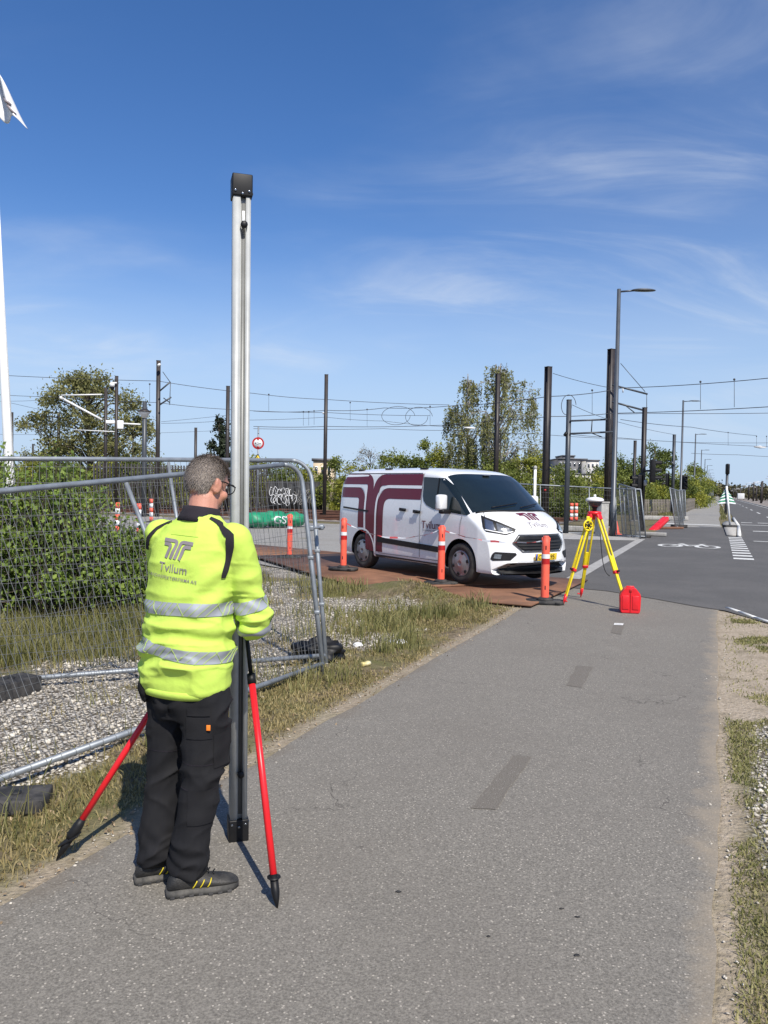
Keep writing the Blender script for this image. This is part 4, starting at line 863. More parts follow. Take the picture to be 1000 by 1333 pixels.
MB().tube([(-0.05, 0, 0.345), (-0.045, 0, 0.362), (0.045, 0, 0.362), (0.05, 0, 0.345)], 0.010, 8).build('handle', M['red'], cs, True)
MB().bbox((0, -0.10, 0.315), (0.03, 0.014, 0.035), 0.005).build('latch', M['reflect_red'], cs)

# ------------------------------------------------------------------ masts, lamps, wires
def ibeam(b, h, tf=0.022, tw=0.016):
    x, y = b / 2, h / 2
    return [(-x, -y), (x, -y), (x, -y + tf), (tw / 2, -y + tf), (tw / 2, y - tf), (x, y - tf), (x, y), (-x, y), (-x, y - tf), (-tw / 2, y - tf), (-tw / 2, -y + tf), (-x, -y + tf)]
mast_no = 0
def mast(px, ytop, Y, wd, label, rz=0.3, mt='mast', parts=None, base_z=0.0):
    wd *= 0.70
    """steel column whose head shows at (px, ytop) when it stands Y metres away"""
    top = at(px, ytop, Y); h = top[2] - base_z
    t = thing('catenary_mast', label, 'mast', (top[0], top[1], base_z), rz, 'steel masts carrying the overhead wires')
    mb = MB(); mb.prism(ibeam(wd, wd, 0.03, 0.025), Matrix.Identity(4), h); mb.build('column', M[mt], t)
    MB().box((0, 0, h + 0.012), (wd + 0.02, wd + 0.02, 0.02)).build('cap_plate', M[mt], t)
    MB().bbox((0, 0, 0.03), (wd + 0.25, wd + 0.25, 0.06), 0.01).build('base_plate', M['concrete'], t)
    if parts: parts(t, h)
    return t
def wp(t, x, y, Y):            # spot in the frame of a thing
    return np.array(t.matrix_basis.inverted() @ Vector(at(x, y, Y)))
def rod(t, name, a, b, r, mt='mast_grey'): return MB().tube([a, b], r, 6).build(name, M[mt], t)
def arms(specs, Y):
    def f(t, h):
        for name, x0, y0, x1, y1, r, mt in specs: rod(t, name, wp(t, x0, y0, Y), wp(t, x1, y1, Y), r, mt)
    return f
SH = 'dark steel mast rising behind the hedges with no bracket on it'
mast(425, 488, 44, 0.27, 'dark steel mast standing behind the black graffiti board', 0.2, parts=arms([('insulator', 424, 537, 420, 538, 0.06, 'white')], 44))
mast(648.5, 487, 43, 0.30, 'dark steel mast standing in front of the weeping birch', 0.3)
mast(714, 478, 33, 0.33, 'tall dark steel mast rising over the bonnet of the van', 0.5, parts=arms([('reflector', 708.5, 638, 711, 638, 0.04, 'reflect_red')], 32.8))
mast(796, 455, 37, 0.37, 'tallest dark steel mast with two bracket arms beside the street lamp', 0.5,
     parts=arms([('bracket_arm', 797, 501, 843, 513, 0.045, 'mast_grey'), ('bracket_arm', 797, 523, 838, 534, 0.045, 'mast_grey'), ('hanger', 811, 504, 811, 511, 0.03, 'white'), ('strut', 812, 526, 826, 537, 0.025, 'mast_grey'), ('hanger', 842, 512, 842, 530, 0.015, 'mast_grey'), ('stay', 808, 473, 840, 510, 0.016, 'mast_grey')], 36.6))
mast(741, 521, 30, 0.22, 'slender grey steel mast with two side arms in front of the pale building', 0.1, 'mast_grey',
     parts=arms([('bracket_arm', 742, 548, 790, 546, 0.035, 'mast_grey'), ('bracket_arm', 742, 564.5, 803, 562, 0.035, 'mast_grey'), ('hanger', 771, 547, 770, 562, 0.022, 'mast_grey'), ('strut', 771, 564, 784, 569, 0.02, 'mast_grey'), ('junction_box', 735, 564, 738, 566, 0.09, 'black')], 29.9))
mast(839.5, 531, 32, 0.21, 'dark steel mast carrying a black signal head beside the mesh barriers', 0.2, parts=arms([('collar', 836.6, 628.5, 841.5, 628.5, 0.12, 'white')], 31.8))
mast(827, 574, 46, 0.19, 'short dark steel mast behind the mesh barriers on the right', 0.2)
mast(878, 566, 62, 0.26, 'grey steel mast with a small camera arm beside the path', 0.2, 'mast_grey', parts=arms([('camera_arm', 874, 601, 878, 606, 0.07, 'mast_grey')], 61.8))
mast(297, 503, 47, 0.30, 'dark steel mast partly hidden by the aluminium pole and the conifer', 0.3)
mast(206.5, 470, 39, 0.30, 'tall dark steel mast with stacked insulator brackets left of the worker', 0.3,
     parts=arms([('bracket_arm', 208, 509, 222, 497, 0.04, 'mast_grey'), ('bracket_arm', 208, 527, 223, 517, 0.04, 'mast_grey'), ('hanger', 222, 497, 221, 527, 0.02, 'mast_grey'), ('strut', 213, 518, 221, 524, 0.025, 'mast_grey'), ('insulator', 206.5, 474, 208, 476, 0.09, 'white'), ('stay', 212, 484, 222, 498, 0.018, 'mast_grey')], 38.6))
mast(152, 490, 45, 0.24, 'dark steel mast with a white dome camera at its head', 0.2,
     parts=lambda t, h: (MB().ell(wp(t, 146.2, 504, 44.8), (0.13, 0.13, 0.17)).build('dome_camera', M['black'], t, True), MB().lathe([(0.15, 0), (0.15, 0.2), (0.06, 0.28)], 12, Matrix.Translation(wp(t, 146.2, 503.5, 44.8))).build('camera_hood', M['white'], t, True), rod(t, 'camera_arm', wp(t, 146.2, 498.5, 44.8), wp(t, 152, 498.5, 44.8), 0.05, 'white'), MB().bbox(wp(t, 144, 549.5, 44.8), (0.5, 0.3, 0.2), 0.04).build('floodlight', M['white'], t), MB().bbox(wp(t, 157, 553, 44.8), (0.35, 0.25, 0.5), 0.04).build('floodlight', M['white'], t), rod(t, 'white_arm', wp(t, 154, 551, 44.8), wp(t, 183, 552.5, 44.8), 0.05, 'white')))
mast(138, 505, 50, 0.26, 'dark steel mast with a long white diagonal bracket over the trees', 0.2,
     parts=arms([('bracket_arm', 80, 514.5, 133, 513.5, 0.045, 'white'), ('bracket_arm', 82, 519, 133, 546.5, 0.07, 'white'), ('bracket_arm', 97, 559.5, 150, 562, 0.03, 'white'), ('insulator', 78, 517, 82, 519, 0.10, 'white')], 49.7))
mast(76.5, 537, 66, 0.30, 'dark steel mast with a short white arm in the left tree', 0.2, parts=arms([('white_arm', 68, 537.5, 76, 538.5, 0.06, 'white')], 65.7))
mast(15.5, 537, 66, 0.30, 'dark steel mast standing beside the white flagpole', 0.2)
mast(43, 578, 115, 0.32, 'far small dark mast low behind the left tree', 0.2)
mast(255, 557, 80, 0.40, 'short dark mast between the conifer and the tall bracket mast', 0.2)

# old-style lantern post
lp = at(188.5, 523, 40); t = thing('lantern_post', 'dark lamp post with a conical lantern left of the worker', 'lamp post', (lp[0], lp[1], 0))
MB().tube([(0, 0, 0), (0, 0, lp[2])], [0.14, 0.11], 10).build('pole', M['mast_grey'], t, True)
MB().lathe([(0.10, -1.0), (0.30, -0.72), (0.32, -0.68), (0.08, -0.62)], 14, Matrix.Translation((0.0, -0.05, lp[2] + 0.15))).build('lantern_glass', M['white'], t, True)
MB().lathe([(0.34, -0.69), (0.30, -0.62), (0.10, -0.52)], 14, Matrix.Translation((0, -0.05, lp[2] + 0.15))).build('lantern_hood', M['mast'], t, True)

LH = 9.35
def street_lamp(p, label, h=LH):
    t = thing('street_lamp', label, 'street lamp', p, 0., 'grey street lamps along the path'); k = h / LH
    MB().tube([(0, 0, 0), (0, 0, 1.2), (0, 0, 1.22), (0, 0, h)], [0.115, 0.115, 0.095, 0.070], 12).build('pole', M['lamp_grey'], t, True)
    MB().bbox((0.0, -0.11, 0.75), (0.09, 0.03, 0.35), 0.01).build('service_door', M['lamp_grey'], t)
    MB().tube([(0, 0, h - 0.10), (0.35, -0.04, h - 0.075), (0.55, -0.06, h - 0.06)], 0.035, 8).build('arm', M['lamp_grey'], t, True)
    mb = MB(); mb.ell((0.90, -0.09, h - 0.055), (0.46, 0.17, 0.065), None, 20, 10); V = np.array(mb.v); 
    V[:, 2] = np.where(V[:, 2] < h - 0.075, h - 0.075, V[:, 2]); V[:, 1] += 0; mesh_np('lamp_head', V, mb.f, M['lamp_grey'], t, True)
    MB().bbox((0.92, -0.09, h - 0.080), (0.42, 0.2, 0.012), 0.004).build('led_panel', M['window'], t)
    return t
base = at(797.5, 699, 29.2)
lamp0 = street_lamp((base[0], base[1], 0), 'nearest grey street lamp, tallest pole beside the mesh barriers')
for k in range(1, 14):
    u_ = 30.3 + 37.2 * k; p = rd(-2.85, u_); c = copy_tree(lamp0); c.location = (p[0], p[1], 0)
    c['label'] = 'grey street lamp in the long row beside the path'
    if k == 1: c['label'] = 'grey street lamp next to the leaning mesh barrier and signals'

def wire(pts, r, label, sag=0.0, n=14, dro=None):
    """overhead wire through spots (x, y, distance)"""
    P = [at(*p) for p in pts]; out_ = []
    for a, b in zip(P[:-1], P[1:]):
        for t_ in np.linspace(0, 1, n, False): q = a + (b - a) * t_; q[2] -= sag * 4 * t_ * (1 - t_); out_.append(q)
    out_.append(P[-1]); o = np.array(out_[0]); mb = MB(); mb.tube([q - o for q in out_], r, 5, False)
    ob = mb.build('overhead_wire', M['wire'], None); ob.location = o
    return tag(ob, label, 'wire', 'overhead wires of the tramway')
LW = 'thin dark overhead wire of the tramway strung across the sky'
WL = {(-40, 486): 'uppermost overhead wire passing the flagpole and the tall bracket mast', (330, 535): 'overhead wire rising past the two bracket arms of the tallest mast', (720, 486): 'short stay wire sloping between the two tall masts over the van', (12, 524): 'short overhead wire sloping into the left tree beside the flagpole', (900, 590): 'far overhead wire crossing low above the main road', (808, 546): 'overhead wire running to the white insulator above the main road'}
for pts, r, sag in (
    ([(-40, 486, 42), (206, 496, 39), (330, 512, 42), (425, 520, 44), (585, 527, 48)], 0.014, 0.05),
    ([(-40, 511, 46), (80, 517, 49.7), (206, 524, 44), (300, 533, 46), (425, 537, 46), (560, 541, 50)], 0.014, 0.05),
    ([(330, 535, 44), (425, 534, 44), (500, 531, 44), (600, 527, 43), (714, 516, 33), (810, 505, 36), (1040, 488, 30)], 0.016, 0.08),
    ([(330, 555, 46), (425, 555, 46), (560, 554, 45), (648, 547, 43), (714, 542, 36), (796, 538, 36), (1040, 527, 30)], 0.016, 0.05),
    ([(330, 558, 50), (500, 558, 50), (600, 560, 50), (700, 565, 48), (830, 572, 50), (1040, 583, 60)], 0.014, 0.05),
    ([(210, 551, 50), (300, 547, 50), (425, 543, 50), (500, 548, 50), (590, 556, 50)], 0.012, 0.05),
    ([(790, 538, 34), (838, 538, 36), (1040, 537, 34)], 0.012, 0.03),
    ([(808, 546, 38), (900, 556, 44), (985, 567, 60)], 0.014, 0.05),
    ([(740, 565, 34), (808, 570, 40), (900, 576, 50), (1040, 576, 50)], 0.012, 0.03),
    ([(720, 486, 33), (796, 505, 36)], 0.012, 0.05),
    ([(745, 527, 30), (800, 548, 36), (880, 566, 50)], 0.010, 0.05),
    ([(-40, 523, 60), (30, 522, 60), (80, 520, 60)], 0.012, 0.0),
    ([(12, 524, 55), (60, 535, 60), (76, 538, 66)], 0.012, 0.0),
    ([(210, 549, 55), (300, 540, 60)], 0.012, 0.02),
    ([(-40, 565, 80), (130, 566, 80), (300, 560, 80)], 0.014, 0.02),
    ([(900, 590, 120), (960, 592, 120), (1040, 596, 120)], 0.03, 0.05)):
    wire(pts, r, WL.get((pts[0][0], pts[0][1]), LW), sag)
# droppers between the wires
for i, (x, y0, y1, Y) in enumerate(((195 + 0, 500, 524, 40), (350, 513.5, 535, 44), (456, 524, 548, 46), (395, 536, 554, 45), (402, 536, 554, 45), (409, 535, 553, 45), (478, 533, 555, 45), (912, 497, 533, 32), (956, 494, 530, 31), (985, 568, 582, 60), (998, 568, 582, 60), (771, 508, 540, 35), (560, 529, 554, 46), (600, 528, 551, 44), (840, 541, 573, 45), (948, 563, 580, 58))):
    a, b = at(x, y0, Y), at(x, y1, Y); mb = MB(); mb.tube([(0, 0, 0), b - a], 0.010, 4); mb.ell((0, 0, 0), (0.05, 0.05, 0.05), None, 6, 4); o = mb.build('dropper_wire', M['wire']); o.location = a
    tag(o, 'short vertical dropper hanging between two overhead wires', 'wire', 'dropper wires of the tramway')
# spare loops of cable
def cable_loop(cx, cy, rx, ry, Y, label, rep=1):
    pts = []
    for q in np.linspace(0, 2 * math.pi * rep, 40 * rep): pts.append(at(cx + rx * math.cos(q) + 6 * q / (2 * math.pi), cy + ry * math.sin(q), Y))
    o = pts[0]; mb = MB(); mb.tube([p - o for p in pts], 0.014, 5, False); ob = mb.build('cable_loop', M['wire']); ob.location = o
    return tag(ob, label, 'cable', 'spare cable loops on the overhead line')
cable_loop(514, 541, 20, 12, 45, 'large spare loop of cable hanging on the overhead wires', 1)
cable_loop(541, 542, 16, 12, 45, 'smaller spare loop of cable hanging beside the large one', 1)
cable_loop(736, 527, 8, 13, 33, 'spare cable loop hanging next to the slender grey mast', 1)
for x, y, Y in ((991, 582, 58), (613, 557, 43)):
    a = at(x - 9, y - 0.5, Y); b = at(x + 6, y + 0.5, Y); mb = MB(); mb.tube([(0, 0, 0), (b - a) * 0.5, b - a], [0.05, 0.11, 0.04] if Y > 50 else [0.03, 0.06, 0.03], 8); o = mb.build('section_insulator', M['white'], None, True); o.location = a
    tag(o, 'white insulator rod on the overhead wire ' + ('above the main road' if Y > 50 else 'in front of the birch'), 'insulator')

# masts and lamps along the far side of the main road
far0 = thing('tram_mast', 'dark tram mast in the row beyond the main road', 'mast', rd(9.2, 90), 0., 'tram masts in the row beyond the main road')
MB().prism(ibeam(0.34, 0.34, 0.05, 0.04), Matrix.Identity(4), 5.4).build('column', M['mast'], far0)
MB().tube([(0, 0, 4.9), (-0.9, 0.2, 5.25), (-2.1, 0.4, 5.1)], 0.06, 6).build('bracket_arm', M['white'], far0)
MB().box((0, 0, 0.05), (0.7, 0.7, 0.1)).build('base_plate', M['concrete'], far0)
for k, u_ in enumerate((112, 130, 150, 172, 190, 215, 240, 270, 300, 335, 375, 420, 470, 530, 600, 690)):
    c = copy_tree(far0); p = rd(9.2 + 1.4 * (k % 2) + 0.6 * math.sin(k), u_); c.location = (p[0], p[1], -0.7 * (k % 3 == 1))
for nm, v0, u0, L_, H_, mt, lb in (('site_cabin', 12.5, 165, 9, 2.6, 'facade', 'pale site cabin beyond the main road beside the tram masts'), ('parked_van', 8.0, 330, 6, 2.2, 'white', 'far white vehicle beyond the main road'), ('trailer', 4.0, 520, 5, 2.4, 'white', 'small white trailer at the far end of the road')):
    p = rd(v0, u0); t = thing(nm, lb, nm.replace('_', ' ').split()[-1], p, R(-23.5))
    MB().bbox((0, 0, H_ / 2 + 0.3), (2.4, L_, H_), 0.15).build('body', M[mt], t); MB().box((-1.21, 0, H_ * 0.65), (0.02, L_ * 0.5, H_ * 0.3)).build('window', M['window'], t)
    for a in (-1, 1):
        for b in (-0.3, 0.3): MB().lathe([(0.3, -0.1), (0.3, 0.1)], 12, Matrix.Translation((a * 1.05, b * L_, 0.3)) @ Matrix.Rotation(math.pi / 2, 4, 'Y')).build('wheel', M['tyre'], t)
struct(strip('verge', 6.6, 30, np.geomspace(60, 1400, 14), 0.010, M['ballast']))

# ------------------------------------------------------------------ tram tracks
tk = thing('tram_track', 'rusty tram rails on ballast running behind the van', 'track', rd(-8, 40), 0)
o_ = np.array(tk.location)
struct(sheet('track_bed', [rd(-7.5, 33.6), rd(-120, 36), rd(-120, 50), rd(-7.5, 47.5)], 0.013, M['ballast']))
for u_ in (35.2, 36.7, 39.2, 40.7, 43.5, 45.0):
    a, b = rd(-7.6, u_ - 0.2) - o_, rd(-120, u_ + 2.0) - o_; d = (b - a) / np.linalg.norm(b - a); Mx = basis(d, (-d[1], d[0], 0), (0, 0, 1)).to_3x3()
    mb = MB(); mb.box((a + b) / 2 + np.array([0, 0, 0.03]), (np.linalg.norm(b - a), 0.15, 0.03), Mx); mb.box((a + b) / 2 + np.array([0, 0, 0.105]), (np.linalg.norm(b - a), 0.025, 0.13), Mx); mb.box((a + b) / 2 + np.array([0, 0, 0.187]), (np.linalg.norm(b - a), 0.07, 0.04), Mx)
    mb.build('rail', M['brownrail'], tk)
for k in range(40):
    c = rd(-9 - k * 0.75, 37.9 + 0.012 * k) - o_ + np.array([0, 0, 0.02]); 
    MB().box(c, (0.25, 6.6, 0.03), Matrix.Rotation(R(-23.5), 3, 'Z')).build('sleeper', M['wood'], tk)
for nm, p, d, lb in (('concrete_sleeper', rd(-6.6, 33.0), (0.35, 4.2, 0.22), 'pale concrete beam lying along the near rail beside the grey mast'), ('concrete_sleeper', rd(-12.4, 33.2), (0.35, 3.6, 0.2), 'pale concrete beam lying beside the rails behind the van nose')):
    o = MB().bbox((0, 0, 0.13), d, 0.03).build(nm, M['concrete']); o.location = p; o.rotation_euler = (0, 0, R(66)); tag(o, lb, 'concrete beam')

# ------------------------------------------------------------------ signals, signs, barriers on the right
def signal(x, y, Y, rz, label, n=3):
    c = at(x, y, Y); t = thing('traffic_signal', label, 'traffic signal', c, rz, 'black traffic signal heads'); hgt = 0.31 * n
    MB().bbox((0, 0, 0), (0.26, 0.20, hgt), 0.03).build('housing', M['black'], t); MB().bbox((0, 0.11, 0), (0.42, 0.02, hgt + 0.16), 0.008).build('backboard', M['black'], t)
    for k in range(n):
        z = hgt / 2 - 0.155 - 0.31 * k
        mb = MB(); a = np.linspace(-0.35, math.pi + 0.35, 14)
        V = [(0.115 * math.cos(q), y_, z + 0.115 * math.sin(q)) for y_ in (-0.10, -0.34) for q in a]; mb.add(V, [(i, i + 1, 14 + i + 1, 14 + i) for i in range(13)]); mb.build('visor', M['black'], t, True)
        MB().lathe([(0.095, 0), (0.07, 0.02), (0.001, 0.03)], 14, Matrix.Translation((0, -0.10, z)) @ Matrix.Rotation(math.pi / 2, 4, 'X')).build('lens', M['window'], t, True)
    MB().tube([(0, 0.12, 0), (0, 0.36, 0)], 0.04, 6).build('mount', M['black'], t)
    return t
signal(850, 613, 31.5, R(75), 'black three-lamp signal with deep visors beside the dark mast')
signal(831.5, 628, 31.7, R(-80), 'black signal head on the left side of the dark mast', 2)
signal(868.5, 624.5, 58, R(-100), 'black three-lamp signal in front of the grey camera mast')
signal(892, 628, 58, R(-10), 'dark traffic signal mounted on the second street lamp')
# signal post beside the road, seen edge on
p = gnd(944.5, 672); t = thing('signal_post', 'slim dark post with a long oval signal head beside the main road', 'signal post', p)
hh = at(947.7, 604, p[1])[2]; dx = at(947.7, 604, p[1])[0] - p[0]
MB().tube([(0, 0, 0), (dx * 0.6, 0, hh - 0.8)], 0.10, 8).build('pole', M['mast_grey'], t, True)
MB().bbox((dx * 0.8, 0, hh - 0.4), (0.24, 0.4, 0.85), 0.11).build('signal_head', M['black'], t, True)
# striped direction panel on a white pole in a rubber foot
p = gnd(950.5, 688); Yp = p[1]; t = thing('striped_sign', 'green and white striped triangular panel on a leaning white pole', 'sign', p)
tp_ = at(945.8, 636, Yp) - p
MB().tube([(0, 0, 0.1), tp_ + np.array([0, 0, 0.12])], 0.05, 8).build('pole', M['white'], t, True)
MB().bbox((0, 0, 0.10), (0.62, 0.35, 0.16), 0.04).build('foot', M['rubber'], t)
ap = at(946, 634, Yp) - p; bl = at(934.5, 656.5, Yp) - p; br = at(959.5, 656.5, Yp) - p; ap[1] = bl[1] = br[1] = 0.0
mb = MB(); mid = (bl + br) / 2
for s, e in ((-1, bl), (1, br)):
    n = 6
    for k in range(n * 2):
        t0, t1 = k / (2 * n), (k + 1) / (2 * n)
        a0, a1 = ap + (e - ap) * t0, ap + (e - ap) * t1; m0 = ap + (mid - ap) * max(0, t0 * 1.25 - 0.30); m1 = ap + (mid - ap) * max(0, min(1, t1 * 1.25 - 0.30))
        yo = np.array([0, 0.07 if True else 0, 0]); tr_ = [a0, a1, m1, m0]
        V = [q + yo for q in tr_] + [q + yo + np.array([0, 0.02, 0]) for q in tr_]
        MB().add(V, [(0, 1, 2, 3), (7, 6, 5, 4), (0, 4, 5, 1), (1, 5, 6, 2), (2, 6, 7, 3), (3, 7, 4, 0)]).build('stripe', M['reflect_white'] if k % 2 else M['green'], t)
def barrier(x0, x1, ytop0, ytop1, y0, y1, label, nt=3):
    """mesh site barrier standing on the ground: bottom corners from the ground, top from height"""
    a, b = gnd(x0[0], y0), gnd(x1[0], y1); A = at(x0[1], ytop0, a[1] + 0.1); B = at(x1[1], ytop1, b[1] + 0.1)
    t = thing('site_barrier', label, 'barrier', a); q = [a - a, b - a, A - a, B - a]
    P = lambda u_, v_: bil(q, u_, v_)
    for (s, e) in (((0, 0), (0, 1)), ((1, 0), (1, 1)), ((0, 1), (1, 1)), ((0, 0.04), (1, 0.04))): MB().tube([P(*s), P(*e)], 0.024, 6).build('frame_tube', M['steel'], t)
    for k in range(1, nt): MB().tube([P(k / nt, 0), P(k / nt, 1)], 0.02, 6).build('middle_tube', M['steel'], t)
    mb = MB()
    for k in range(46): mb.tube([P((k + .5) / 46, 0.04), P((k + .5) / 46, 1)], 0.0035, 3, False)
    for k in range(10): mb.tube([P(0, 0.05 + k * 0.1), P(1, 0.05 + k * 0.1)], 0.0035, 3, False)
    w_ = mb.build('wire_mesh', M['wire_steel'], t); w_['kind'] = 'stuff'
    return t
barrier((803, 801), (841, 834), 636, 637, 699, 701, 'mesh barrier standing beside the nearest street lamp', 3)
barrier((811, 806), (834, 827), 630, 636, 698, 702, 'mesh barrier leaning between the street lamp and the dark mast', 2)
barrier((880, 872), (890, 884), 635, 639, 689, 684, 'mesh barrier leaning against the grey lamp pole', 2)
barrier((886, 884), (893, 892), 638, 638, 681, 677, 'mesh barrier behind the leaning one beside the path', 2)
barrier((640, 640), (800, 799), 628, 636, 694, 697, 'long low mesh barrier behind the bonnet of the van', 5)
# small rubber feet and planks lying there
o = MB().bbox((0, 0, 0.12), (0.32, 1.9, 0.24), 0.07).build('plastic_barrier', M['red']); q = gnd(858, 689); o.location = (q[0], q[1], 0.08); o.rotation_euler = (R(18), 0, R(-40)); tag(o, 'tipped red plastic barrier lying beside the dark mast', 'barrier')
for x, y, d, rz, mt, lb in ((884, 687.5, (0.75, 0.3, 0.16), 10, 'rubber', 'black rubber foot under the leaning mesh barrier'), (872, 689, (1.4, 0.3, 0.10), 20, 'rust', 'brown plank lying in front of the leaning mesh barrier'), (848, 698, (1.1, 0.3, 0.14), -30, 'concrete', 'pale stone block at the foot of the dark mast'), (862, 677, (3.2, 0.6, 0.25), 5, 'concrete', 'long pale kerb stone behind the red plastic barrier'), (836, 700, (0.6, 0.3, 0.1), 0, 'rubber', 'black rubber foot under the mesh barrier by the street lamp')):
    o = MB().bbox((0, 0, d[2] / 2), d, 0.03).build('ground_block', M[mt]); q = gnd(x, y); o.location = (q[0], q[1], 0.016); o.rotation_euler = (0, 0, R(rz)); tag(o, lb, 'block')
for x, y in ((789, 697), (802, 696)):
    q = gnd(x, y); t = thing('traffic_cone', 'small red traffic cone behind the survey tripod', 'cone', q, 0, 'red cones behind the survey tripod')
    MB().lathe([(0.17, 0.03), (0.13, 0.10), (0.035, 0.55), (0.02, 0.56)], 14).build('cone', M['orange'], t, True); MB().bbox((0, 0, 0.015), (0.4, 0.4, 0.03), 0.01).build('base', M['orange'], t)
# concrete cabinet post
q = gnd(783, 699); t = thing('concrete_pillar', 'pale concrete pillar standing behind the survey tripod', 'pillar', q, R(25)); hp = at(783, 655, q[1])[2]
MB().bbox((0, 0, hp / 2), (0.36, 0.36, hp), 0.02).build('shaft', M['concrete'], t); MB().bbox((0, 0, hp + 0.03), (0.40, 0.40, 0.06), 0.01).build('cap', M['concrete'], t)
# thin white post
q = at(697, 609, 30); t = thing('marker_post', 'thin white post with a round cap beside the van windscreen', 'post', (q[0], q[1], 0)); MB().tube([(0, 0, 0), (0, 0, q[2])], 0.055, 8).build('pole', M['white'], t, True); MB().ell((0, 0, q[2]), (0.075, 0.075, 0.09)).build('cap', M['concrete'], t, True)
# red and white boards by the rails
for k, (x, y, Y) in enumerate(((744, 679, 44), (750, 679, 44.3), (153, 683, 26), (181, 683, 25), (197, 676, 34))):
    q = at(x, y, Y); b = thing('marker_board', 'red and white striped marker board ' + ('by the rails behind the tripod' if k < 2 else 'behind the left mesh fence'), 'marker board', (q[0], q[1], 0.0), 0, 'marker boards by the rails' if k < 2 else 'marker boards behind the fence')
    for j in range(5): MB().box((0, 0, 0.15 + 0.2 * j), (0.18 if k < 2 else 0.14, 0.05, 0.2), None).build('stripe', M['orange'] if j % 2 == 0 else M['reflect_white'], b)
    MB().bbox((0, 0, 0.03), (0.4, 0.3, 0.06), 0.01).build('foot', M['rubber'], b)

# ------------------------------------------------------------------ height limit sign, green sacks, graffiti board
Ys = 47.; q = at(335, 668, Ys); t = thing('height_sign', 'round white height limit sign with red rim above a yellow warning triangle', 'sign', (q[0], q[1], 0), 0)
c1_ = at(335, 577, Ys)[2]; c2_ = at(335.5, 597, Ys)[2]
MB().tube([(0.0, 0.04, 0), (0.0, 0.04, c1_ + 1.0)], 0.05, 8).build('pole', M['steel'], t, True)
Mf = lambda z, y_=0.: Matrix.Translation((0, y_, z)) @ Matrix.Rotation(math.pi / 2, 4, 'X')
disc = MB().lathe([(0.36, -0.01), (0.36, 0.01)], 28, Mf(c1_)).build('disc', M['reflect_white'], t)
mb = MB(); n = 32; V = [Mf(c1_) @ Vector((r_ * math.cos(a), r_ * math.sin(a) * 1.0, 0.014)) for r_ in (0.27, 0.37) for a in np.linspace(0, 2 * math.pi, n, False)]
mb.add(V, [(i, (i + 1) % n, n + (i + 1) % n, n + i) for i in range(n)]); mb.build('red_rim', M['reflect_red'], disc)
for s in (1, -1): MB().prism([(-0.09, 0.27), (0.09, 0.27), (0, 0.14)] if s > 0 else [(-0.09, -0.27), (0, -0.14), (0.09, -0.27)], Mf(c1_, -0.012), 0.006).build('arrow', M['reflect_red'], disc)
Vt, Ft = text_mesh('4,2m', 0.20, 'CENTER'); mesh_np('lettering', np.array([(a, -0.019, c1_ - 0.07 + b) for a, b, _ in Vt]), Ft, M['black'], disc)
MB().prism([(-0.31, -0.25), (0.31, -0.25), (0, 0.30)], Mf(c2_), 0.02).build('triangle_border', M['black'], t); MB().prism([(-0.235, -0.205), (0.235, -0.205), (0, 0.215)], Mf(c2_, -0.022), 0.005).build('triangle', M['plate_yellow'], t)
MB().prism([(-0.02, 0.10), (0.03, 0.10), (0.0, 0.01), (0.04, 0.01), (-0.03, -0.11), (-0.005, -0.02), (-0.045, -0.02)], Mf(c2_, -0.028), 0.004).build('flash', M['black'], t)
gA, gB = gnd(322, 688), gnd(393, 686); d_ = gB - gA; ln = np.linalg.norm(d_)
for k in range(3):
    V, F = lump((0, 0, 0.33), (ln / 4.4, 0.5, 0.34 - 0.04 * (k == 2)), 30. + k * 4, 0.14, 30, 16); V[:, 2] = np.maximum(V[:, 2], 0.0)
    o = mesh_np('green_sack', V, F, M['green'], None, True, gA + d_ * (k + 0.5) / 3); o.rotation_euler = (0, 0, math.atan2(d_[1], d_[0]))
    tag(o, ['green tarpaulin sack nearest the height limit sign', 'green tarpaulin sack with the white letters GSV', 'green tarpaulin sack at the right end of the row'][k], 'sack', 'green tarpaulin sacks by the rails')
    if k == 1:
        Vt, Ft = text_mesh('GSV', 0.42, 'CENTER'); bv = BVHTree.FromPolygons([tuple(p) for p in V], F); P_ = []
        for a, b, _ in Vt:
            h_ = bv.ray_cast(Vector((a * 1.15, -3, b + 0.20)), Vector((0, 1, 0))); P_.append((a * 1.15, min((h_[0].y if h_[0] else -0.45), -0.36) - 0.05, b + 0.20))
        mesh_np('lettering', np.array(P_), Ft, M['reflect_white'], o)
Yb = 52.; bA, bB = at(349, 661, Yb), at(419, 663, Yb + 2)
zt0, zt1 = at(349, 626, Yb)[2], at(419, 628, Yb + 2)[2]
t = thing('graffiti_board', 'black hoarding with white bubble graffiti beyond the rails', 'hoarding', (bA[0], bA[1], 0)); dB = (bB - bA); dB[2] = 0; lb_ = np.linalg.norm(dB); dB /= lb_
Mg = basis(dB, (0, 0, 1), (dB[1], -dB[0], 0))
for k in range(6): MB().prism([(lb_ * k / 6 + 0.006, 0.05), (lb_ * (k + 1) / 6 - 0.006, 0.05), (lb_ * (k + 1) / 6 - 0.006, zt0 + (k % 2) * 0.03), (lb_ * k / 6 + 0.006, zt0 + (k % 2) * 0.03)], Mg, 0.04).build('board', M['hoarding'], t)
for k in range(7): MB().box(Mg @ Vector((lb_ * k / 6, zt0 / 2, -0.05)), (0.10, 0.10, zt0 + 0.1)).build('post', M['mast'], t)
def scribble(pts, r, z=0.055):
    mb = MB(); P_ = [Mg @ Vector((a * lb_, b * zt0, z)) for a, b in pts]; mb.tube(P_, r, 4, False); return mb
rr_ = np.random.RandomState(5)
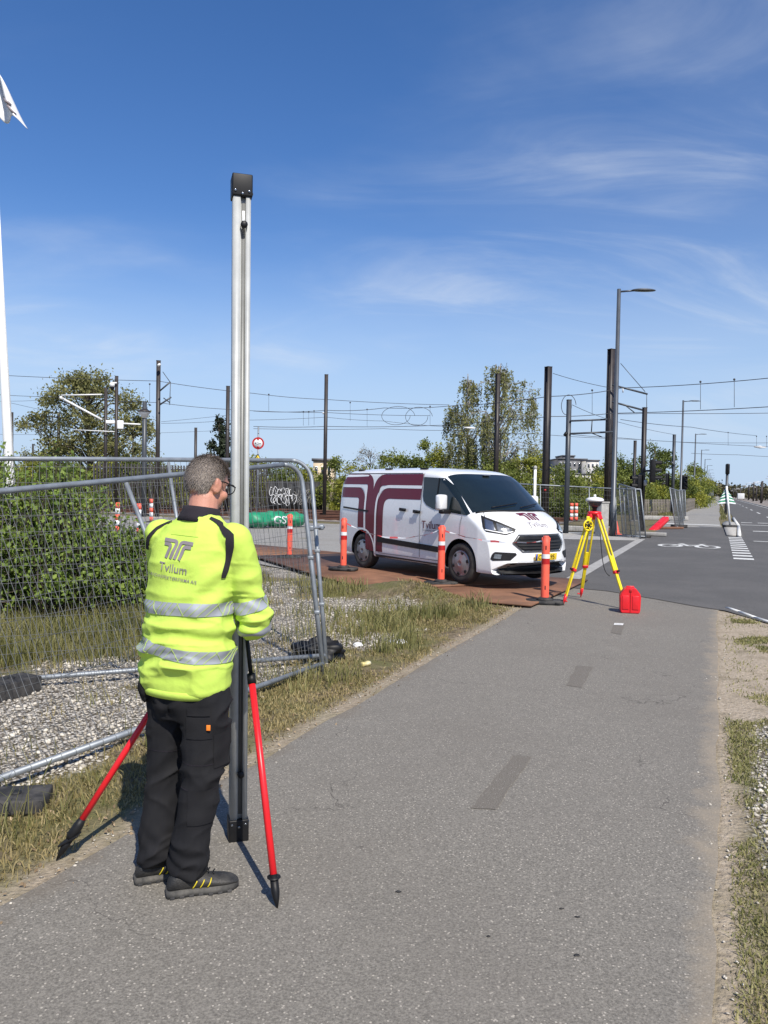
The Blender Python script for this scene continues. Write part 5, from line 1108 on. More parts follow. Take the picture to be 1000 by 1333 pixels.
for k in range(13):
    low_ = k > 5; j = k - 6 if low_ else k; cx, cy = (0.09 if low_ else 0.05) + (0.062 if low_ else 0.072) * j, (0.40 if low_ else 0.66) + 0.03 * math.sin(k * 2.3); ra_, rb_ = 0.030 + 0.016 * rr_.rand() + 0.012 * low_, 0.09 + 0.05 * rr_.rand() + 0.04 * low_
    a0 = rr_.rand() * 6; scribble([(cx + ra_ * math.cos(q) * (1 + 0.22 * math.sin(2 * q + k)), cy + rb_ * math.sin(q) * (1 + 0.15 * math.cos(3 * q + k))) for q in np.linspace(a0, a0 + 3.6 + 2.4 * rr_.rand(), 18)], 0.024).build('paint_line', M['reflect_white'], t)
    if k % 3 == 1: scribble([(cx - ra_ * 0.5, cy + rb_ * 0.5), (cx + ra_ * 0.2, cy), (cx - ra_ * 0.1, cy - rb_ * 0.6)], 0.018).build('paint_line', M['reflect_white'], t)
for k in range(9):
    x0, y0 = 0.46 + 0.05 * k, 0.5 + 0.1 * math.sin(k * 1.7); scribble([(x0 + 0.04 * math.sin(j * 1.9 + k), y0 + 0.17 * math.cos(j * 1.3 + k * 0.8)) for j in np.linspace(0, 3, 12)], 0.016).build('paint_line', M['concrete'], t)
# dark palisade beyond the rails
def palisade(x0, x1, y0, y1, ytop, Y0, Y1, n, label, mt):
    a, b = at(x0, y0, Y0), at(x1, y1, Y1); hgt = at((x0 + x1) / 2, ytop, (Y0 + Y1) / 2)[2]; t = thing('palisade_fence', label, 'fence', (a[0], a[1], 0)); d = b - a; d[2] = 0
    me = None
    for k in range(n):
        c = d * (k + 0.5) / n; wd = np.linalg.norm(d) / n * 0.55
        if me is None: o = MB().bbox((0, 0, hgt / 2), (wd, 0.03, hgt), 0.008).build('picket', M[mt], t); me = o.data
        else: o = bpy.data.objects.new('picket', me); COL.objects.link(o); o.parent = t
        o.location = c; o.rotation_euler = (0, 0, math.atan2(d[1], d[0]))
    for z in (0.25, hgt - 0.25):
        dn = d / np.linalg.norm(d); MB().box(d / 2 + np.array([0, 0.04, z]), (np.linalg.norm(d), 0.03, 0.06), basis(dn, (-dn[1], dn[0], 0), (0, 0, 1)).to_3x3()).build('rail', M[mt], t)
    return t
palisade(120, 348, 665, 662, 606, 46, 52, 62, 'dark vertical-bar fence beyond the rails left of the graffiti board', 'mast')
palisade(838, 882, 678, 676, 650, 58, 66, 22, 'weathered grey picket fence behind the traffic signals', 'wood')
palisade(893, 920, 672, 657, 648, 74, 130, 26, 'low brown picket fence running along the far path', 'wood')

# ------------------------------------------------------------------ vegetation
def leaves_np(P, size, rs, aspect=0.55, up=0.25, jit=0.4):
    """four-cornered folded leaves at the spots P"""
    n = len(P); d = rs.normal(size=(n, 3)); d[:, 2] += up; d /= np.linalg.norm(d, axis=1, keepdims=True)
    e = rs.normal(size=(n, 3)); e -= d * np.sum(d * e, 1, keepdims=True); e /= np.linalg.norm(e, axis=1, keepdims=True)
    nrm = np.cross(d, e); L_ = (np.asarray(size) * (1 + jit * (rs.rand(n) - 0.5) * 2))[:, None]; Wd = L_ * aspect
    a = P - d * L_ / 2; b = P + e * Wd / 2 + nrm * L_ * 0.10; c = P + d * L_ / 2; f = P - e * Wd / 2 + nrm * L_ * 0.10
    V = np.stack([a, b, c, f], 1).reshape(-1, 3); F = np.arange(4 * n).reshape(n, 4); return V, F
def tree(name, label, cat, x, ytop, Y, halfw, lm, seed, kind='round', n_blob=26, leaves=7000, lsize=0.16, bark='bark', group=None, base=0.2, tr=0.16, hfac=1.0, xr=None):
    rs = np.random.RandomState(seed); top = at(x, ytop, Y); Hh = top[2]; t = thing(name, label, cat, (top[0], top[1], 0), rs.rand() * 6, group)
    tips = []; mb = MB(); hw = halfw; blobs = []
    for k in range(n_blob):
        for _ in range(50):
            u_ = rs.rand(); z = base + (1 - base) * u_
            if kind == 'round': env = math.sin(math.pi * min(1, 0.14 + 0.84 * u_)) ** 0.6
            elif kind == 'cone': env = (1 - u_) ** 0.9 + 0.05
            elif kind == 'column': env = min(1, 0.5 + u_) * (1 - u_ ** 3) ** 0.5 + 0.05
            elif kind == 'bush': env = math.sqrt(max(0, 1 - u_ ** 2.2)) * 1.0 + 0.05
            else: env = math.sin(math.pi * min(1, 0.2 + 0.78 * u_)) ** 0.5
            a = rs.rand() * 2 * math.pi; r = math.sqrt(rs.rand()) * env * hw
            break
        blobs.append((r * math.cos(a), r * math.sin(a), z * Hh * (0.97 if kind != 'cone' else 1), env))
    lean = (rs.rand(2) - 0.5) * 0.12 * Hh
    tk_ = lambda z: np.array([lean[0] * (z / Hh) ** 2, lean[1] * (z / Hh) ** 2, z])
    mb.tube([tk_(z) for z in np.linspace(0, Hh * 0.9, 9)], [tr * (1 - 0.88 * k / 8) for k in range(9)], 8); trunk = mb.build('trunk', M[bark], t, True)
    bb = MB(); L_ = []
    per = leaves // n_blob
    for (bx, by, bz, env) in blobs:
        st = tk_(max(0.12 * Hh, bz - (0.25 + 0.3 * rs.rand()) * math.hypot(bx, by) - 0.06 * Hh)); c = np.array([bx, by, bz]); md = (st + c) / 2 + np.array([0, 0, 0.05 * Hh]) * (1 if kind != 'weep' else 1.6)
        bb.tube([st, md, c], [tr * 0.30, tr * 0.18, tr * 0.07], 5, False)
        br = (hw * {'cone': 0.2, 'round': 0.17, 'weep': 0.19}.get(kind, 0.26) + 0.12) * (0.7 + 0.6 * rs.rand())
        nt_ = 9
        for j in range(nt_):
            dv = rs.normal(size=3); dv /= np.linalg.norm(dv); e = c + dv * br * (0.4 + 0.7 * rs.rand()) * np.array([1, 1, 0.8])
            bb.tube([c, (c + e) / 2 + rs.normal(size=3) * 0.05, e], [tr * 0.07, tr * 0.05, tr * 0.02], 3, False)
            m_ = max(2, per // nt_)
            if kind == 'weep':
                ln = (0.5 + 1.8 * rs.rand()) * min(1, e[2] / (0.45 * Hh)); s_ = rs.rand(m_); q = e[None] + np.stack([rs.normal(size=m_) * 0.07 + 0.12 * s_ * dv[0], rs.normal(size=m_) * 0.07 + 0.12 * s_ * dv[1], -s_ * ln], 1)
                bb.tube([e, e + np.array([0.06 * dv[0], 0.06 * dv[1], -ln * 0.5]), e + np.array([0.12 * dv[0], 0.12 * dv[1], -ln])], tr * 0.015 + 0.004, 3, False)
            elif kind == 'cone':
                q = c + (e - c)[None] * rs.rand(m_, 1) * 1.3 + rs.normal(size=(m_, 3)) * br * 0.18
            else:
                q = e[None] + rs.normal(size=(m_, 3)) * br * 0.30
            L_.append(q)
    bb.build('branch', M[bark], t)['kind'] = 'stuff'
    P = np.concatenate(L_); P = P[P[:, 2] > 0.03]
    V, F = leaves_np(P, np.full(len(P), lsize), rs, 0.55, -0.6 if kind == 'weep' else 0.2); cr = mesh_np('crown', V, F, M[lm], t); cr['kind'] = 'stuff'
    return t
# trees one can tell apart
tree('willow_tree', 'large loose grey-green tree behind the masts on the left', 'tree', 118, 486, 60, 4.9, 'leaf_willow', 11, 'round', 64, 15000, 0.22, base=0.22, tr=0.30)
tree('willow_tree', 'smaller leaning grey-green tree beside the large loose one', 'tree', 62, 520, 62, 2.6, 'leaf_willow', 19, 'round', 16, 3400, 0.2, base=0.3, tr=0.16)
tree('willow_tree', 'dark bushy tree below the lantern post', 'tree', 172, 540, 62, 2.9, 'leaf_willow', 23, 'round', 20, 5200, 0.2, base=0.15, tr=0.16)
tree('birch_tree', 'tall weeping birch with hanging twigs behind the van', 'tree', 655, 474, 56, 2.9, 'leaf_birch', 5, 'weep', 54, 13500, 0.16, bark='birchbark', base=0.30, tr=0.20)
tree('birch_tree', 'second crown of weeping birch on the left of the tall one', 'tree', 612, 489, 57, 2.3, 'leaf_birch', 8, 'weep', 36, 8500, 0.16, bark='birchbark', base=0.30, tr=0.17)
tree('conifer_tree', 'dark green conifer beside the aluminium pole', 'tree', 288, 545, 55, 1.9, 'leaf_conifer', 3, 'cone', 40, 7000, 0.20, base=0.12, tr=0.14)
tree('poplar_tree', 'tall green columnar tree beyond the signals', 'tree', 850, 581, 85, 2.2, 'leaf_poplar', 13, 'column', 26, 7000, 0.24, base=0.05, tr=0.16)
tree('poplar_tree', 'second green columnar tree close to the camera mast', 'tree', 864, 589, 86, 1.8, 'leaf_poplar', 14, 'column', 22, 5500, 0.24, base=0.05, tr=0.16)
tree('bare_tree', 'pale leafless tree just over the rear of the van', 'tree', 481, 581, 62, 1.9, 'leaf_bare', 17, 'round', 26, 900, 0.12, base=0.3, tr=0.09)
tree('bare_tree', 'thin pale leafless tree near the cream building', 'tree', 455, 597, 64, 1.2, 'leaf_bare', 21, 'round', 16, 400, 0.12, base=0.3, tr=0.07)
TONE = {'leaf_yellow': 'yellow-green', 'leaf_hedge': 'olive-green', 'leaf_poplar': 'deep green'}
HB = 'hedge bushes beyond the rails'
hl = [(436, 600, 54, 1.5), (462, 612, 52, 1.7), (510, 592, 56, 1.8), (535, 600, 55, 1.5), (556, 575, 58, 1.7), (580, 585, 57, 1.9), (606, 594, 56, 1.9), (632, 596, 54, 1.8), (660, 600, 52, 2.0), (690, 598, 52, 1.9), (668, 617, 47, 1.6), (722, 622, 48, 1.8), (745, 618, 50, 1.9), (768, 618, 52, 1.9), (792, 606, 56, 2.0), (812, 600, 60, 2.0), (830, 612, 62, 1.8), (703, 612, 60, 2.3), (735, 612, 62, 2.3), (780, 610, 66, 2.3)]
for k, (x, y, Y, hw) in enumerate(hl):
    tree('hedge_bush', TONE[['leaf_hedge', 'leaf_yellow', 'leaf_hedge', 'leaf_poplar'][k % 4]] + ' leafy ' + ['hedge bush left of the birch behind the white van', 'hedge bush under the birch behind the white van', 'hedge bush between the van and the slender grey mast', 'hedge bush beyond the survey tripod'][0 if x < 570 else (1 if x < 692 else (2 if x < 740 else 3))], 'bush', x, y, Y, hw, ['leaf_hedge', 'leaf_yellow', 'leaf_hedge', 'leaf_poplar'][k % 4], 40 + k, 'bush', 18, 4200, 0.17, group=HB, base=0.02, tr=0.06)
for k, (x, y, Y, hw) in enumerate(((0, 610, 50, 2.4), (38, 606, 52, 2.2), (70, 608, 50, 2.2), (100, 612, 54, 2.3), (135, 606, 55, 2.4), (165, 600, 58, 2.4), (200, 608, 56, 2.2), (232, 612, 58, 2.2), (262, 608, 60, 2.2), (300, 606, 58, 2.0), (330, 600, 57, 2.2), (352, 606, 60, 2.0), (378, 606, 62, 2.2), (400, 614, 62, 1.6))):
    tree('hedge_bush', TONE[['leaf_hedge', 'leaf_yellow', 'leaf_poplar'][k % 3]] + (' hedge bush below the large loose tree on the left' if x < 140 else ' hedge bush behind the dark vertical-bar fence' if x < 320 else ' hedge bush rising behind the graffiti board'), 'bush', x, y, Y, hw, ['leaf_hedge', 'leaf_yellow', 'leaf_poplar'][k % 3], 80 + k, 'bush', 16, 3600, 0.18, group='hedge bushes beyond the dark fence', base=0.02, tr=0.06)
for k, (x, y, Y, hw) in enumerate(((842, 630, 72, 1.8), (862, 632, 74, 1.8), (880, 622, 84, 2.0), (893, 612, 92, 2.4), (903, 606, 105, 2.6), (908, 612, 125, 2.8), (914, 622, 150, 3.2), (919, 630, 190, 3.6))):
    tree('roadside_bush', TONE[['leaf_yellow', 'leaf_hedge', 'leaf_poplar'][k % 3]] + (' bush behind the picket fence by the signals' if k < 3 else ' roadside bush in the row along the far path'), 'bush', x, y, Y, hw, ['leaf_yellow', 'leaf_hedge', 'leaf_poplar'][k % 3], 120 + k, 'bush', 16, 3600, 0.24, group='bushes along the far path', base=0.02, tr=0.06)
# far woods closing the road and the horizon
def far_wood(v0, v1, u0, u1, n, h0, h1, seed, ls, label):
    rs = np.random.RandomState(seed); P = []
    for k in range(n):
        v_, u_ = v0 + (v1 - v0) * rs.rand(), u0 + (u1 - u0) * rs.rand(); c = rd(v_, u_); hh_ = h0 + (h1 - h0) * rs.rand(); r = hh_ * (0.35 + 0.25 * rs.rand())
        q = rs.normal(size=(70, 3)) * np.array([r * 0.55, r * 0.55, hh_ * 0.22]) + np.array([c[0], c[1], hh_ * 0.55]); P.append(q[(q[:, 2] > 0)])
    P = np.concatenate(P); V, F = leaves_np(P, np.full(len(P), ls), rs, 0.8, 0.2); o = mesh_np('far_wood', V, F, M['far_green']); return tag(o, label, 'wood', kind='stuff')
far_wood(-240, 0, 780, 900, 240, 9, 15, 1, 2.6, 'far dark wood closing the view at the end of the path')
far_wood(2, 260, 760, 900, 260, 8, 12, 2, 2.6, 'far dark wood beyond the main road')
far_wood(12, 40, 150, 700, 170, 3, 5.5, 3, 1.0, 'low brown scrub behind the tram masts beyond the main road')
far_wood(-420, -60, 160, 420, 420, 4, 6.5, 4, 1.3, 'low wooded belt far beyond the hedges')
# verge strip between path and main road
# big bush behind the leaning fence
def near_bush(loc, rx, ry, hgt, n, seed, label, ls=0.058):
    rs = np.random.RandomState(seed); t = thing('bush', label, 'bush', loc); st = MB(); L_ = []
    for k in range(n):
        a = rs.rand() * 6.283; r = math.sqrt(rs.rand()); u_ = rs.rand() ** 0.7; env = math.sqrt(max(0.02, 1 - u_ ** 2.5)); zt = hgt * (0.15 + 0.85 * u_)
        e = np.array([rx * r * env * math.cos(a), ry * r * env * math.sin(a), zt * (0.85 + 0.25 * rs.rand())]); b0 = np.array([e[0] * 0.35, e[1] * 0.35, 0.0]); md = (b0 + e) / 2 + np.array([0, 0, 0.12]) + rs.normal(size=3) * 0.05
        st.tube([b0, md, e], [0.011, 0.007, 0.002], 4, False)
        s_ = rs.rand(34) ** 0.6; q = ((1 - s_) ** 2)[:, None] * b0 + (2 * s_ * (1 - s_))[:, None] * md + (s_ ** 2)[:, None] * e + rs.normal(size=(34, 3)) * 0.055; L_.append(q[s_ > 0.25])
    st.build('stem', M['bark'], t)['kind'] = 'stuff'; P = np.concatenate(L_); P = P[P[:, 2] > 0.04]; V, F = leaves_np(P, np.full(len(P), ls), rs, 0.6, 0.3, 0.5); mesh_np('foliage', V, F, M['leaf_bush'], t)['kind'] = 'stuff'
    return t
near_bush((-5.2, 9.0, 0), 1.4, 1.1, 2.35, 700, 2, 'dense tall green bush behind the mesh fence beside the flagpole')
near_bush((-3.95, 9.3, 0), 1.0, 0.9, 1.9, 420, 4, 'middle green bush sloping down behind the mesh fence')
near_bush((-3.1, 9.7, 0), 0.8, 0.7, 1.15, 240, 6, 'lowest green bush at the right end of the row behind the fence')

# ------------------------------------------------------------------ grass and gravel
def blades(n, region, hfun, wfun, mt, label, seed, bend_=0.5, acc=None, road=False):
    rs = np.random.RandomState(seed); x0, x1, y0, y1 = region; X = x0 + (x1 - x0) * rs.rand(n); Y = y0 + (y1 - y0) * rs.rand(n)
    if road: X, Y = X * CA + Y * SA, -X * SA + Y * CA
    keep = rs.rand(n) < acc(X, Y); X, Y = X[keep], Y[keep]; n = len(X); Z = height(X, Y) - 0.008; H_ = hfun(X, Y, rs); a = rs.rand(n) * 6.283; lean = rs.rand(n) * bend_ * H_; la = rs.rand(n) * 6.283
    wd = wfun(X, Y, rs); c, s = np.cos(a) * wd / 2, np.sin(a) * wd / 2; lx, ly = np.cos(la) * lean, np.sin(la) * lean
    V = np.stack([np.stack([X - c, Y - s, Z], 1), np.stack([X + c, Y + s, Z], 1), np.stack([X + c * .7 + lx * .35, Y + s * .7 + ly * .35, Z + H_ * .6], 1), np.stack([X - c * .7 + lx * .35, Y - s * .7 + ly * .35, Z + H_ * .6], 1), np.stack([X + lx, Y + ly, Z + H_ * (1 - 0.25 * (lean / np.maximum(H_, 1e-3)))], 1)], 1).reshape(-1, 3)
    b = np.arange(n)[:, None] * 5; F = np.concatenate([b + np.array([[0, 1, 2]]), b + np.array([[0, 2, 3]]), b + np.array([[3, 2, 4]])]); o = mesh_np('grass', V, F, M[mt]); return tag(o, label, 'grass', kind='stuff')
def acc_dry(X, Y):
    v, u = uv_of(X, Y); g_, s_ = zones(X, Y); n = fbm(X, Y, 2.2, 3, 20.); a = smooth01((-2.58 - v) / 0.12) * smooth01((v + 4.6) / 0.8) * (1 - 0.93 * g_) * smooth01((n - 0.25) / 0.25) * (1 - smooth01((u - 12.0) / 1.0))
    return a * np.clip(6.5 / np.maximum(Y, 2.5), 0.25, 1)
blades(230000, (-3.2, 2.4, 2.2, 12.3), lambda X, Y, rs: (0.016 + 0.042 * rs.rand(len(X)) ** 2) * (0.6 + 0.9 * fbm(X, Y, 1.8, 2, 31.)), lambda X, Y, rs: 0.0035 + 0.0008 * Y, 'grass_dry', 'short dry straw-coloured grass along the left edge of the path', 1, 1.3, acc_dry)
def acc_mid(X, Y):
    v, u = uv_of(X, Y); g_, s_ = zones(X, Y); n = fbm(X, Y, 1.4, 3, 50.); a = smooth01((-2.72 - v) / 0.3) * smooth01((n - 0.44) / 0.12) * (0.25 + 0.75 * smooth01((u - 4.5) / 2)) * (1 - 0.75 * g_) * (1 - smooth01((Y - 13.2 + 0.0 * X) / 0.6)) * smooth01((Y + 0.8 * X - 0.5) / 0.5)
    pl = (X + 0.25) * 0.90 + (Y - 12.0) * 0.44; a = a * np.where((pl > 0) & (Y > 11.7 - 0.55 * X), 0.0, 1.0)
    return a * np.clip(7 / np.maximum(Y, 3), 0.3, 1)
blades(90000, (-4.5, 2.0, 3.0, 13.6), lambda X, Y, rs: (0.05 + 0.16 * rs.rand(len(X)) ** 1.5) * (0.4 + 1.1 * smooth01((fbm(X, Y, 1.4, 3, 50.) - 0.44) / 0.2)), lambda X, Y, rs: 0.004 + 0.0007 * Y, 'grass_green', 'tufts of green grass in the verge between fence and plates', 2, 0.8, acc_mid)
def acc_tall(X, Y):
    v, u = uv_of(X, Y); return smooth01((-5.35 - v + 0.6 * (fbm(X, Y, 1.2, 3, 60.) - 0.5)) / 0.4) * smooth01((v + 9.5) / 0.5) * smooth01((10.5 - Y) / 0.8) * (0.4 + 0.6 * smooth01((fbm(X, Y, 1.5, 3, 61.) - 0.35) / 0.2))
blades(60000, (-6.5, -1.2, 5.0, 11), lambda X, Y, rs: 0.12 + 0.28 * rs.rand(len(X)) ** 1.3, lambda X, Y, rs: 0.005 + 0.0006 * Y, 'grass_green', 'tall green grass in front of the bush behind the fence', 3, 0.7, acc_tall)
def acc_spr(X, Y):
    g_, s_ = zones(X, Y); v, u = uv_of(X, Y); return 0.9 * g_ * smooth01((fbm(X, Y, 2.6, 2, 70.) - 0.62) / 0.06) * (v < -2.8)
blades(30000, (-4.8, 1.0, 3.2, 12), lambda X, Y, rs: 0.04 + 0.10 * rs.rand(len(X)), lambda X, Y, rs: 0.004 + 0.0006 * Y, 'grass_dry', 'sparse grass sprouting through the white gravel', 4, 0.9, acc_spr)
def acc_r(X, Y):
    v, u = uv_of(X, Y); g_, s_ = zones(X, Y); n = fbm(X, Y, 2.4, 3, 80.); a = smooth01((v - 0.07) / 0.08) * (1 - 0.85 * g_) * smooth01((n - 0.38) / 0.10) * (1 - 0.96 * smooth01((u - 6.0) / 1.2)) * (v < 1.6)
    a2 = smooth01((v - 0.18) / 0.08) * smooth01((n - 0.60) / 0.06) * (u > 5.5) * (u < 11.5) * (v < 1.6)
    return np.clip(a + 0.6 * a2, 0, 1)
blades(110000, (0.04, 0.95, 1.8, 11.6), lambda X, Y, rs: 0.010 + 0.030 * rs.rand(len(X)) ** 1.6, lambda X, Y, rs: 0.0035 + 0.0008 * Y, 'grass_short', 'short sparse grass along the right edge of the path', 5, 1.4, acc_r, True)
def acc_v(X, Y):
    v, u = uv_of(X, Y); return (v > 0.2) * (v < 0.52) * (u > 56) * (u < 110) + (v > -4.2) * (v < -2.8) * (u > 60) * (u < 120) * 0.6
blades(60000, (20, 52, 48, 104), lambda X, Y, rs: 0.15 + 0.25 * rs.rand(len(X)), lambda X, Y, rs: 0.05 + 0 * X, 'grass_green', 'green grass strips beside the far path', 6, 0.8, acc_v)
def stones(n, region, acc, sz, mt, label, seed):
    rs = np.random.RandomState(seed); x0, x1, y0, y1 = region; X = x0 + (x1 - x0) * rs.rand(n); Y = y0 + (y1 - y0) * rs.rand(n); keep = rs.rand(n) < acc(X, Y); X, Y = X[keep], Y[keep]; n = len(X)
    base_ = np.array([(1, 0, 0), (-1, 0, 0), (0, 1, 0), (0, -1, 0), (0, 0, 1), (0, 0, -1), (.62, .62, .55), (-.62, .6, .5), (.6, -.62, .5), (-.6, -.6, .55)], float)
    tris = np.array([(4, 6, 0), (4, 2, 6), (6, 2, 0), (4, 7, 2), (4, 1, 7), (7, 1, 2), (4, 9, 1), (4, 3, 9), (9, 3, 1), (4, 8, 3), (4, 0, 8), (8, 0, 3), (5, 0, 2), (5, 2, 1), (5, 1, 3), (5, 3, 0)])
    S_ = (sz[0] + (sz[1] - sz[0]) * rs.rand(n) ** 2)[:, None, None] * (0.6 + 0.7 * rs.rand(n, 1, 3)) * np.array([1, 1, 0.62]); Vb = base_[None] * S_ * (1 + 0.3 * (rs.rand(n, 10, 1) - 0.5)); a = rs.rand(n) * 6.283; c, s = np.cos(a)[:, None], np.sin(a)[:, None]
    tl = (rs.rand(n, 1) - 0.5) * 0.9; V = np.stack([Vb[..., 0] * c - Vb[..., 1] * s + X[:, None], Vb[..., 0] * s + Vb[..., 1] * c + Y[:, None], Vb[..., 2] + Vb[..., 0] * tl + (height(X, Y) + 0.002)[:, None]], -1)
    F = (np.arange(n)[:, None, None] * 10 + tris[None]).reshape(-1, 3); o = mesh_np('gravel', V.reshape(-1, 3), F, mt); return tag(o, label, 'gravel', kind='stuff')
def acc_g(X, Y):
    v, u = uv_of(X, Y); return zones(X, Y)[0] * (v < -2) * np.clip(6 / np.maximum(Y, 4), 0.3, 1)
def stone_mat(name, c1, c2):
    m = leafmat(name, c1, c2, 3., 0.0); return m
M['stone_w'] = stone_mat('white_gravel', (0.24, 0.21, 0.165), (0.68, 0.63, 0.54))
stones(30000, (-5.2, 1.2, 3.0, 13), acc_g, (0.008, 0.024), M['stone_w'], 'pale crushed stone gravel under the mesh fence', 1)
stones(9000, (1.0, 4.0, 3.0, 7.2), lambda X, Y: zones(X, Y)[0] * (uv_of(X, Y)[0] > 0), (0.006, 0.018), M['stone_w'], 'pale gravel in the verge right of the path', 2)
def acc_e(X, Y):
    v, u = uv_of(X, Y); return np.clip(np.exp(-((v - 0.07) / 0.08) ** 2) * 0.5 + np.exp(-((v + 2.55) / 0.07) ** 2) * 0.9, 0, 1) * (u < 12)
stones(26000, (-2.6, 5.2, 1.6, 11.4), acc_e, (0.003, 0.010), M['stone_w'], 'small loose stones along both edges of the path', 3)
def acc_l(X, Y):
    v, u = uv_of(X, Y); return np.clip(np.exp(-((v + 2.66) / 0.16) ** 2) * 0.5, 0, 1) * (u < 11)
M['litter_l'] = stone_mat('dry_leaves', (0.16, 0.11, 0.065), (0.42, 0.31, 0.19))
rsL = np.random.RandomState(77); X = -2.6 + 5 * rsL.rand(24000); Y = 2.2 + 9 * rsL.rand(24000); kp = rsL.rand(24000) < acc_l(X, Y) + 0.25 * np.exp(-(((X + 1.75) / 0.25) ** 2 + ((Y - 3.72) / 0.18) ** 2)); X, Y = X[kp], Y[kp]
V, F = leaves_np(np.stack([X, Y, height(X, Y) + 0.008], 1), np.full(len(X), 0.022), rsL, 0.5, 0.0, 0.6); tag(mesh_np('leaf_litter', V, F, M['litter_l']), 'dry leaf litter along the left path edge', 'leaves', kind='stuff')
# dark crumbs and a twig on the asphalt
for k, (x, y, s_) in enumerate(((519, 1161, 0.016), (636, 1219, 0.010), (751, 1244, 0.014), (731, 1183, 0.012), (752, 1194, 0.012), (811, 773, 0.03))):
    s_ *= 0.75; V, F = lump((0, 0, s_ * 0.12), (s_, s_ * 0.6, s_ * 0.2), 60. + k, 0.6, 12, 7, 3.5); o = mesh_np('dirt_clod', V, F, M['rubber'], None, False, gnd(x, y, 0.005)); tag(o, 'small dark clod of dirt lying on the path' if k < 5 else 'stone lying at the edge of the newer asphalt', 'clod' if k < 5 else 'stone', 'dark clods on the path' if k < 5 else None)

# ------------------------------------------------------------------ aluminium pole with red bipod legs
BX, BY, BH = -0.66, 3.56, 3.065
pole = thing('aluminium_pole', 'tall square aluminium pole with black end caps held by the worker', 'pole', (BX, BY, 0.0), R(17)); pole.rotation_euler = (0, -0.006, R(17))
pf = [(-.039, -.039), (-.009, -.039), (-.003, -.022), (.017, -.022), (.017, -.039), (.031, -.039), (.039, -.033), (.039, -.012), (.036, -.010), (.036, .010), (.039, .012), (.039, .039), (-.039, .039)]
MB().prism(pf, Matrix.Translation((0, 0, 0.10)), BH - 0.19).build('profile', M['alu'], pole)
MB().box((0.007, -0.0205, BH / 2), (0.019, 0.004, BH - 0.25)).build('groove_floor', M['alu_in'], pole)
for z, s in ((0.0, 0.105), (BH - 0.10, 0.10)):
    cp = MB().bbox((0, 0, z + s / 2), (0.092, 0.092, s), 0.006).build('end_cap', M['black'], pole)
    for x, y in ((-0.032, -0.047), (0.03, -0.047), (0.047, -0.02), (0.047, 0.02), (0.0, -0.047)):
        zz = z + (s - 0.02 if z == 0 else 0.022) - (0.012 if x == 0 else 0); n = (0, 1, 0) if abs(y) > 0.04 else (1, 0, 0)
        Mx = Matrix.Translation((x, y, zz)) @ (Matrix.Rotation(math.pi / 2, 4, 'X') if abs(y) > 0.04 else Matrix.Rotation(math.pi / 2, 4, 'Y'))
        MB().lathe([(0.0055, -0.003), (0.0055, 0.003), (0.003, 0.0035)], 10, Mx).build('screw', M['chrome'], cp)
for z in (0.32, BH - 0.23):
    MB().lathe([(0.006, 0), (0.006, 0.02), (0.016, 0.022), (0.016, 0.036), (0.01, 0.04)], 12, Matrix.Translation((0.007, -0.022, z)) @ Matrix.Rotation(math.pi / 2, 4, 'X')).build('knob', M['black'], pole)
MB().bbox((0.007, -0.024, BH - 0.185), (0.012, 0.004, 0.05), 0.001).build('label_plate', M['reflect_white'], pole)
HZ = 1.10
bp_ = thing('bipod', 'bipod with two red telescopic legs bracing the aluminium pole', 'bipod', (BX, BY, 0))
cl = MB().bbox((0, 0, HZ), (0.125, 0.125, 0.07), 0.012, Matrix.Rotation(R(17), 3, 'Z')).build('clamp', M['black'], bp_)
def bleg(tip, top, label):
    tip = np.array(tip) - np.array([BX, BY, 0]); top = np.array(top); d = (tip - top); L_ = np.linalg.norm(d); d /= L_; P = lambda s: top + d * s
    MB().tube([P(0), P(L_ * 0.27)], 0.0095, 8).build('inner_rod', M['black'], bp_, True)
    MB().tube([P(L_ * 0.255), P(L_ * 0.29)], 0.019, 10).build('collar', M['black'], bp_, True)
    MB().tube([P(L_ * 0.28), P(L_ - 0.115)], 0.0145, 12).build('red_tube', M['red'], bp_, True)
    MB().tube([P(L_ - 0.125), P(L_ - 0.06), P(L_ - 0.035), P(L_)], [0.0165, 0.0165, 0.012, 0.002], 10).build('foot', M['black'], bp_, True)
    return P, d, L_
P, d, L_ = bleg((-0.39, 2.96, 0.0), (0.03, -0.10, HZ + 0.02), '')
MB().lathe([(0.028, 0), (0.028, 0.002)], 10, Matrix.Translation(P(L_ - 0.115))).build('step_plate', M['black'], bp_)
P, d, L_ = bleg((-1.41, 3.32, 0.0), (-0.09, 0.0, HZ + 0.02), '')
for k, (w0, w1) in enumerate(((0.030, 0.026),)):
    MB().tube([P(L_ - 0.20), P(L_ - 0.17), P(L_ - 0.12), P(L_ - 0.10)], [0.016, 0.022, 0.024, 0.016], 10).build('foot_boot', M['black'], bp_, True)
q = P(L_ - 0.10); MB().bbox(q, (0.10, 0.05, 0.008), 0.003, Matrix.Rotation(R(-30), 3, 'Y')).build('step_plate', M['black'], bp_)
for x, y in ((0.045, -0.085), (-0.085, -0.035)):
    MB().tube([(x, y, HZ - 0.07), (x, y, HZ + 0.09)], 0.014, 10).build('grip', M['black'], bp_, True); MB().tube([(x * 0.6, y * 0.6, HZ), (x, y, HZ)], 0.012, 8).build('grip_arm', M['black'], bp_)

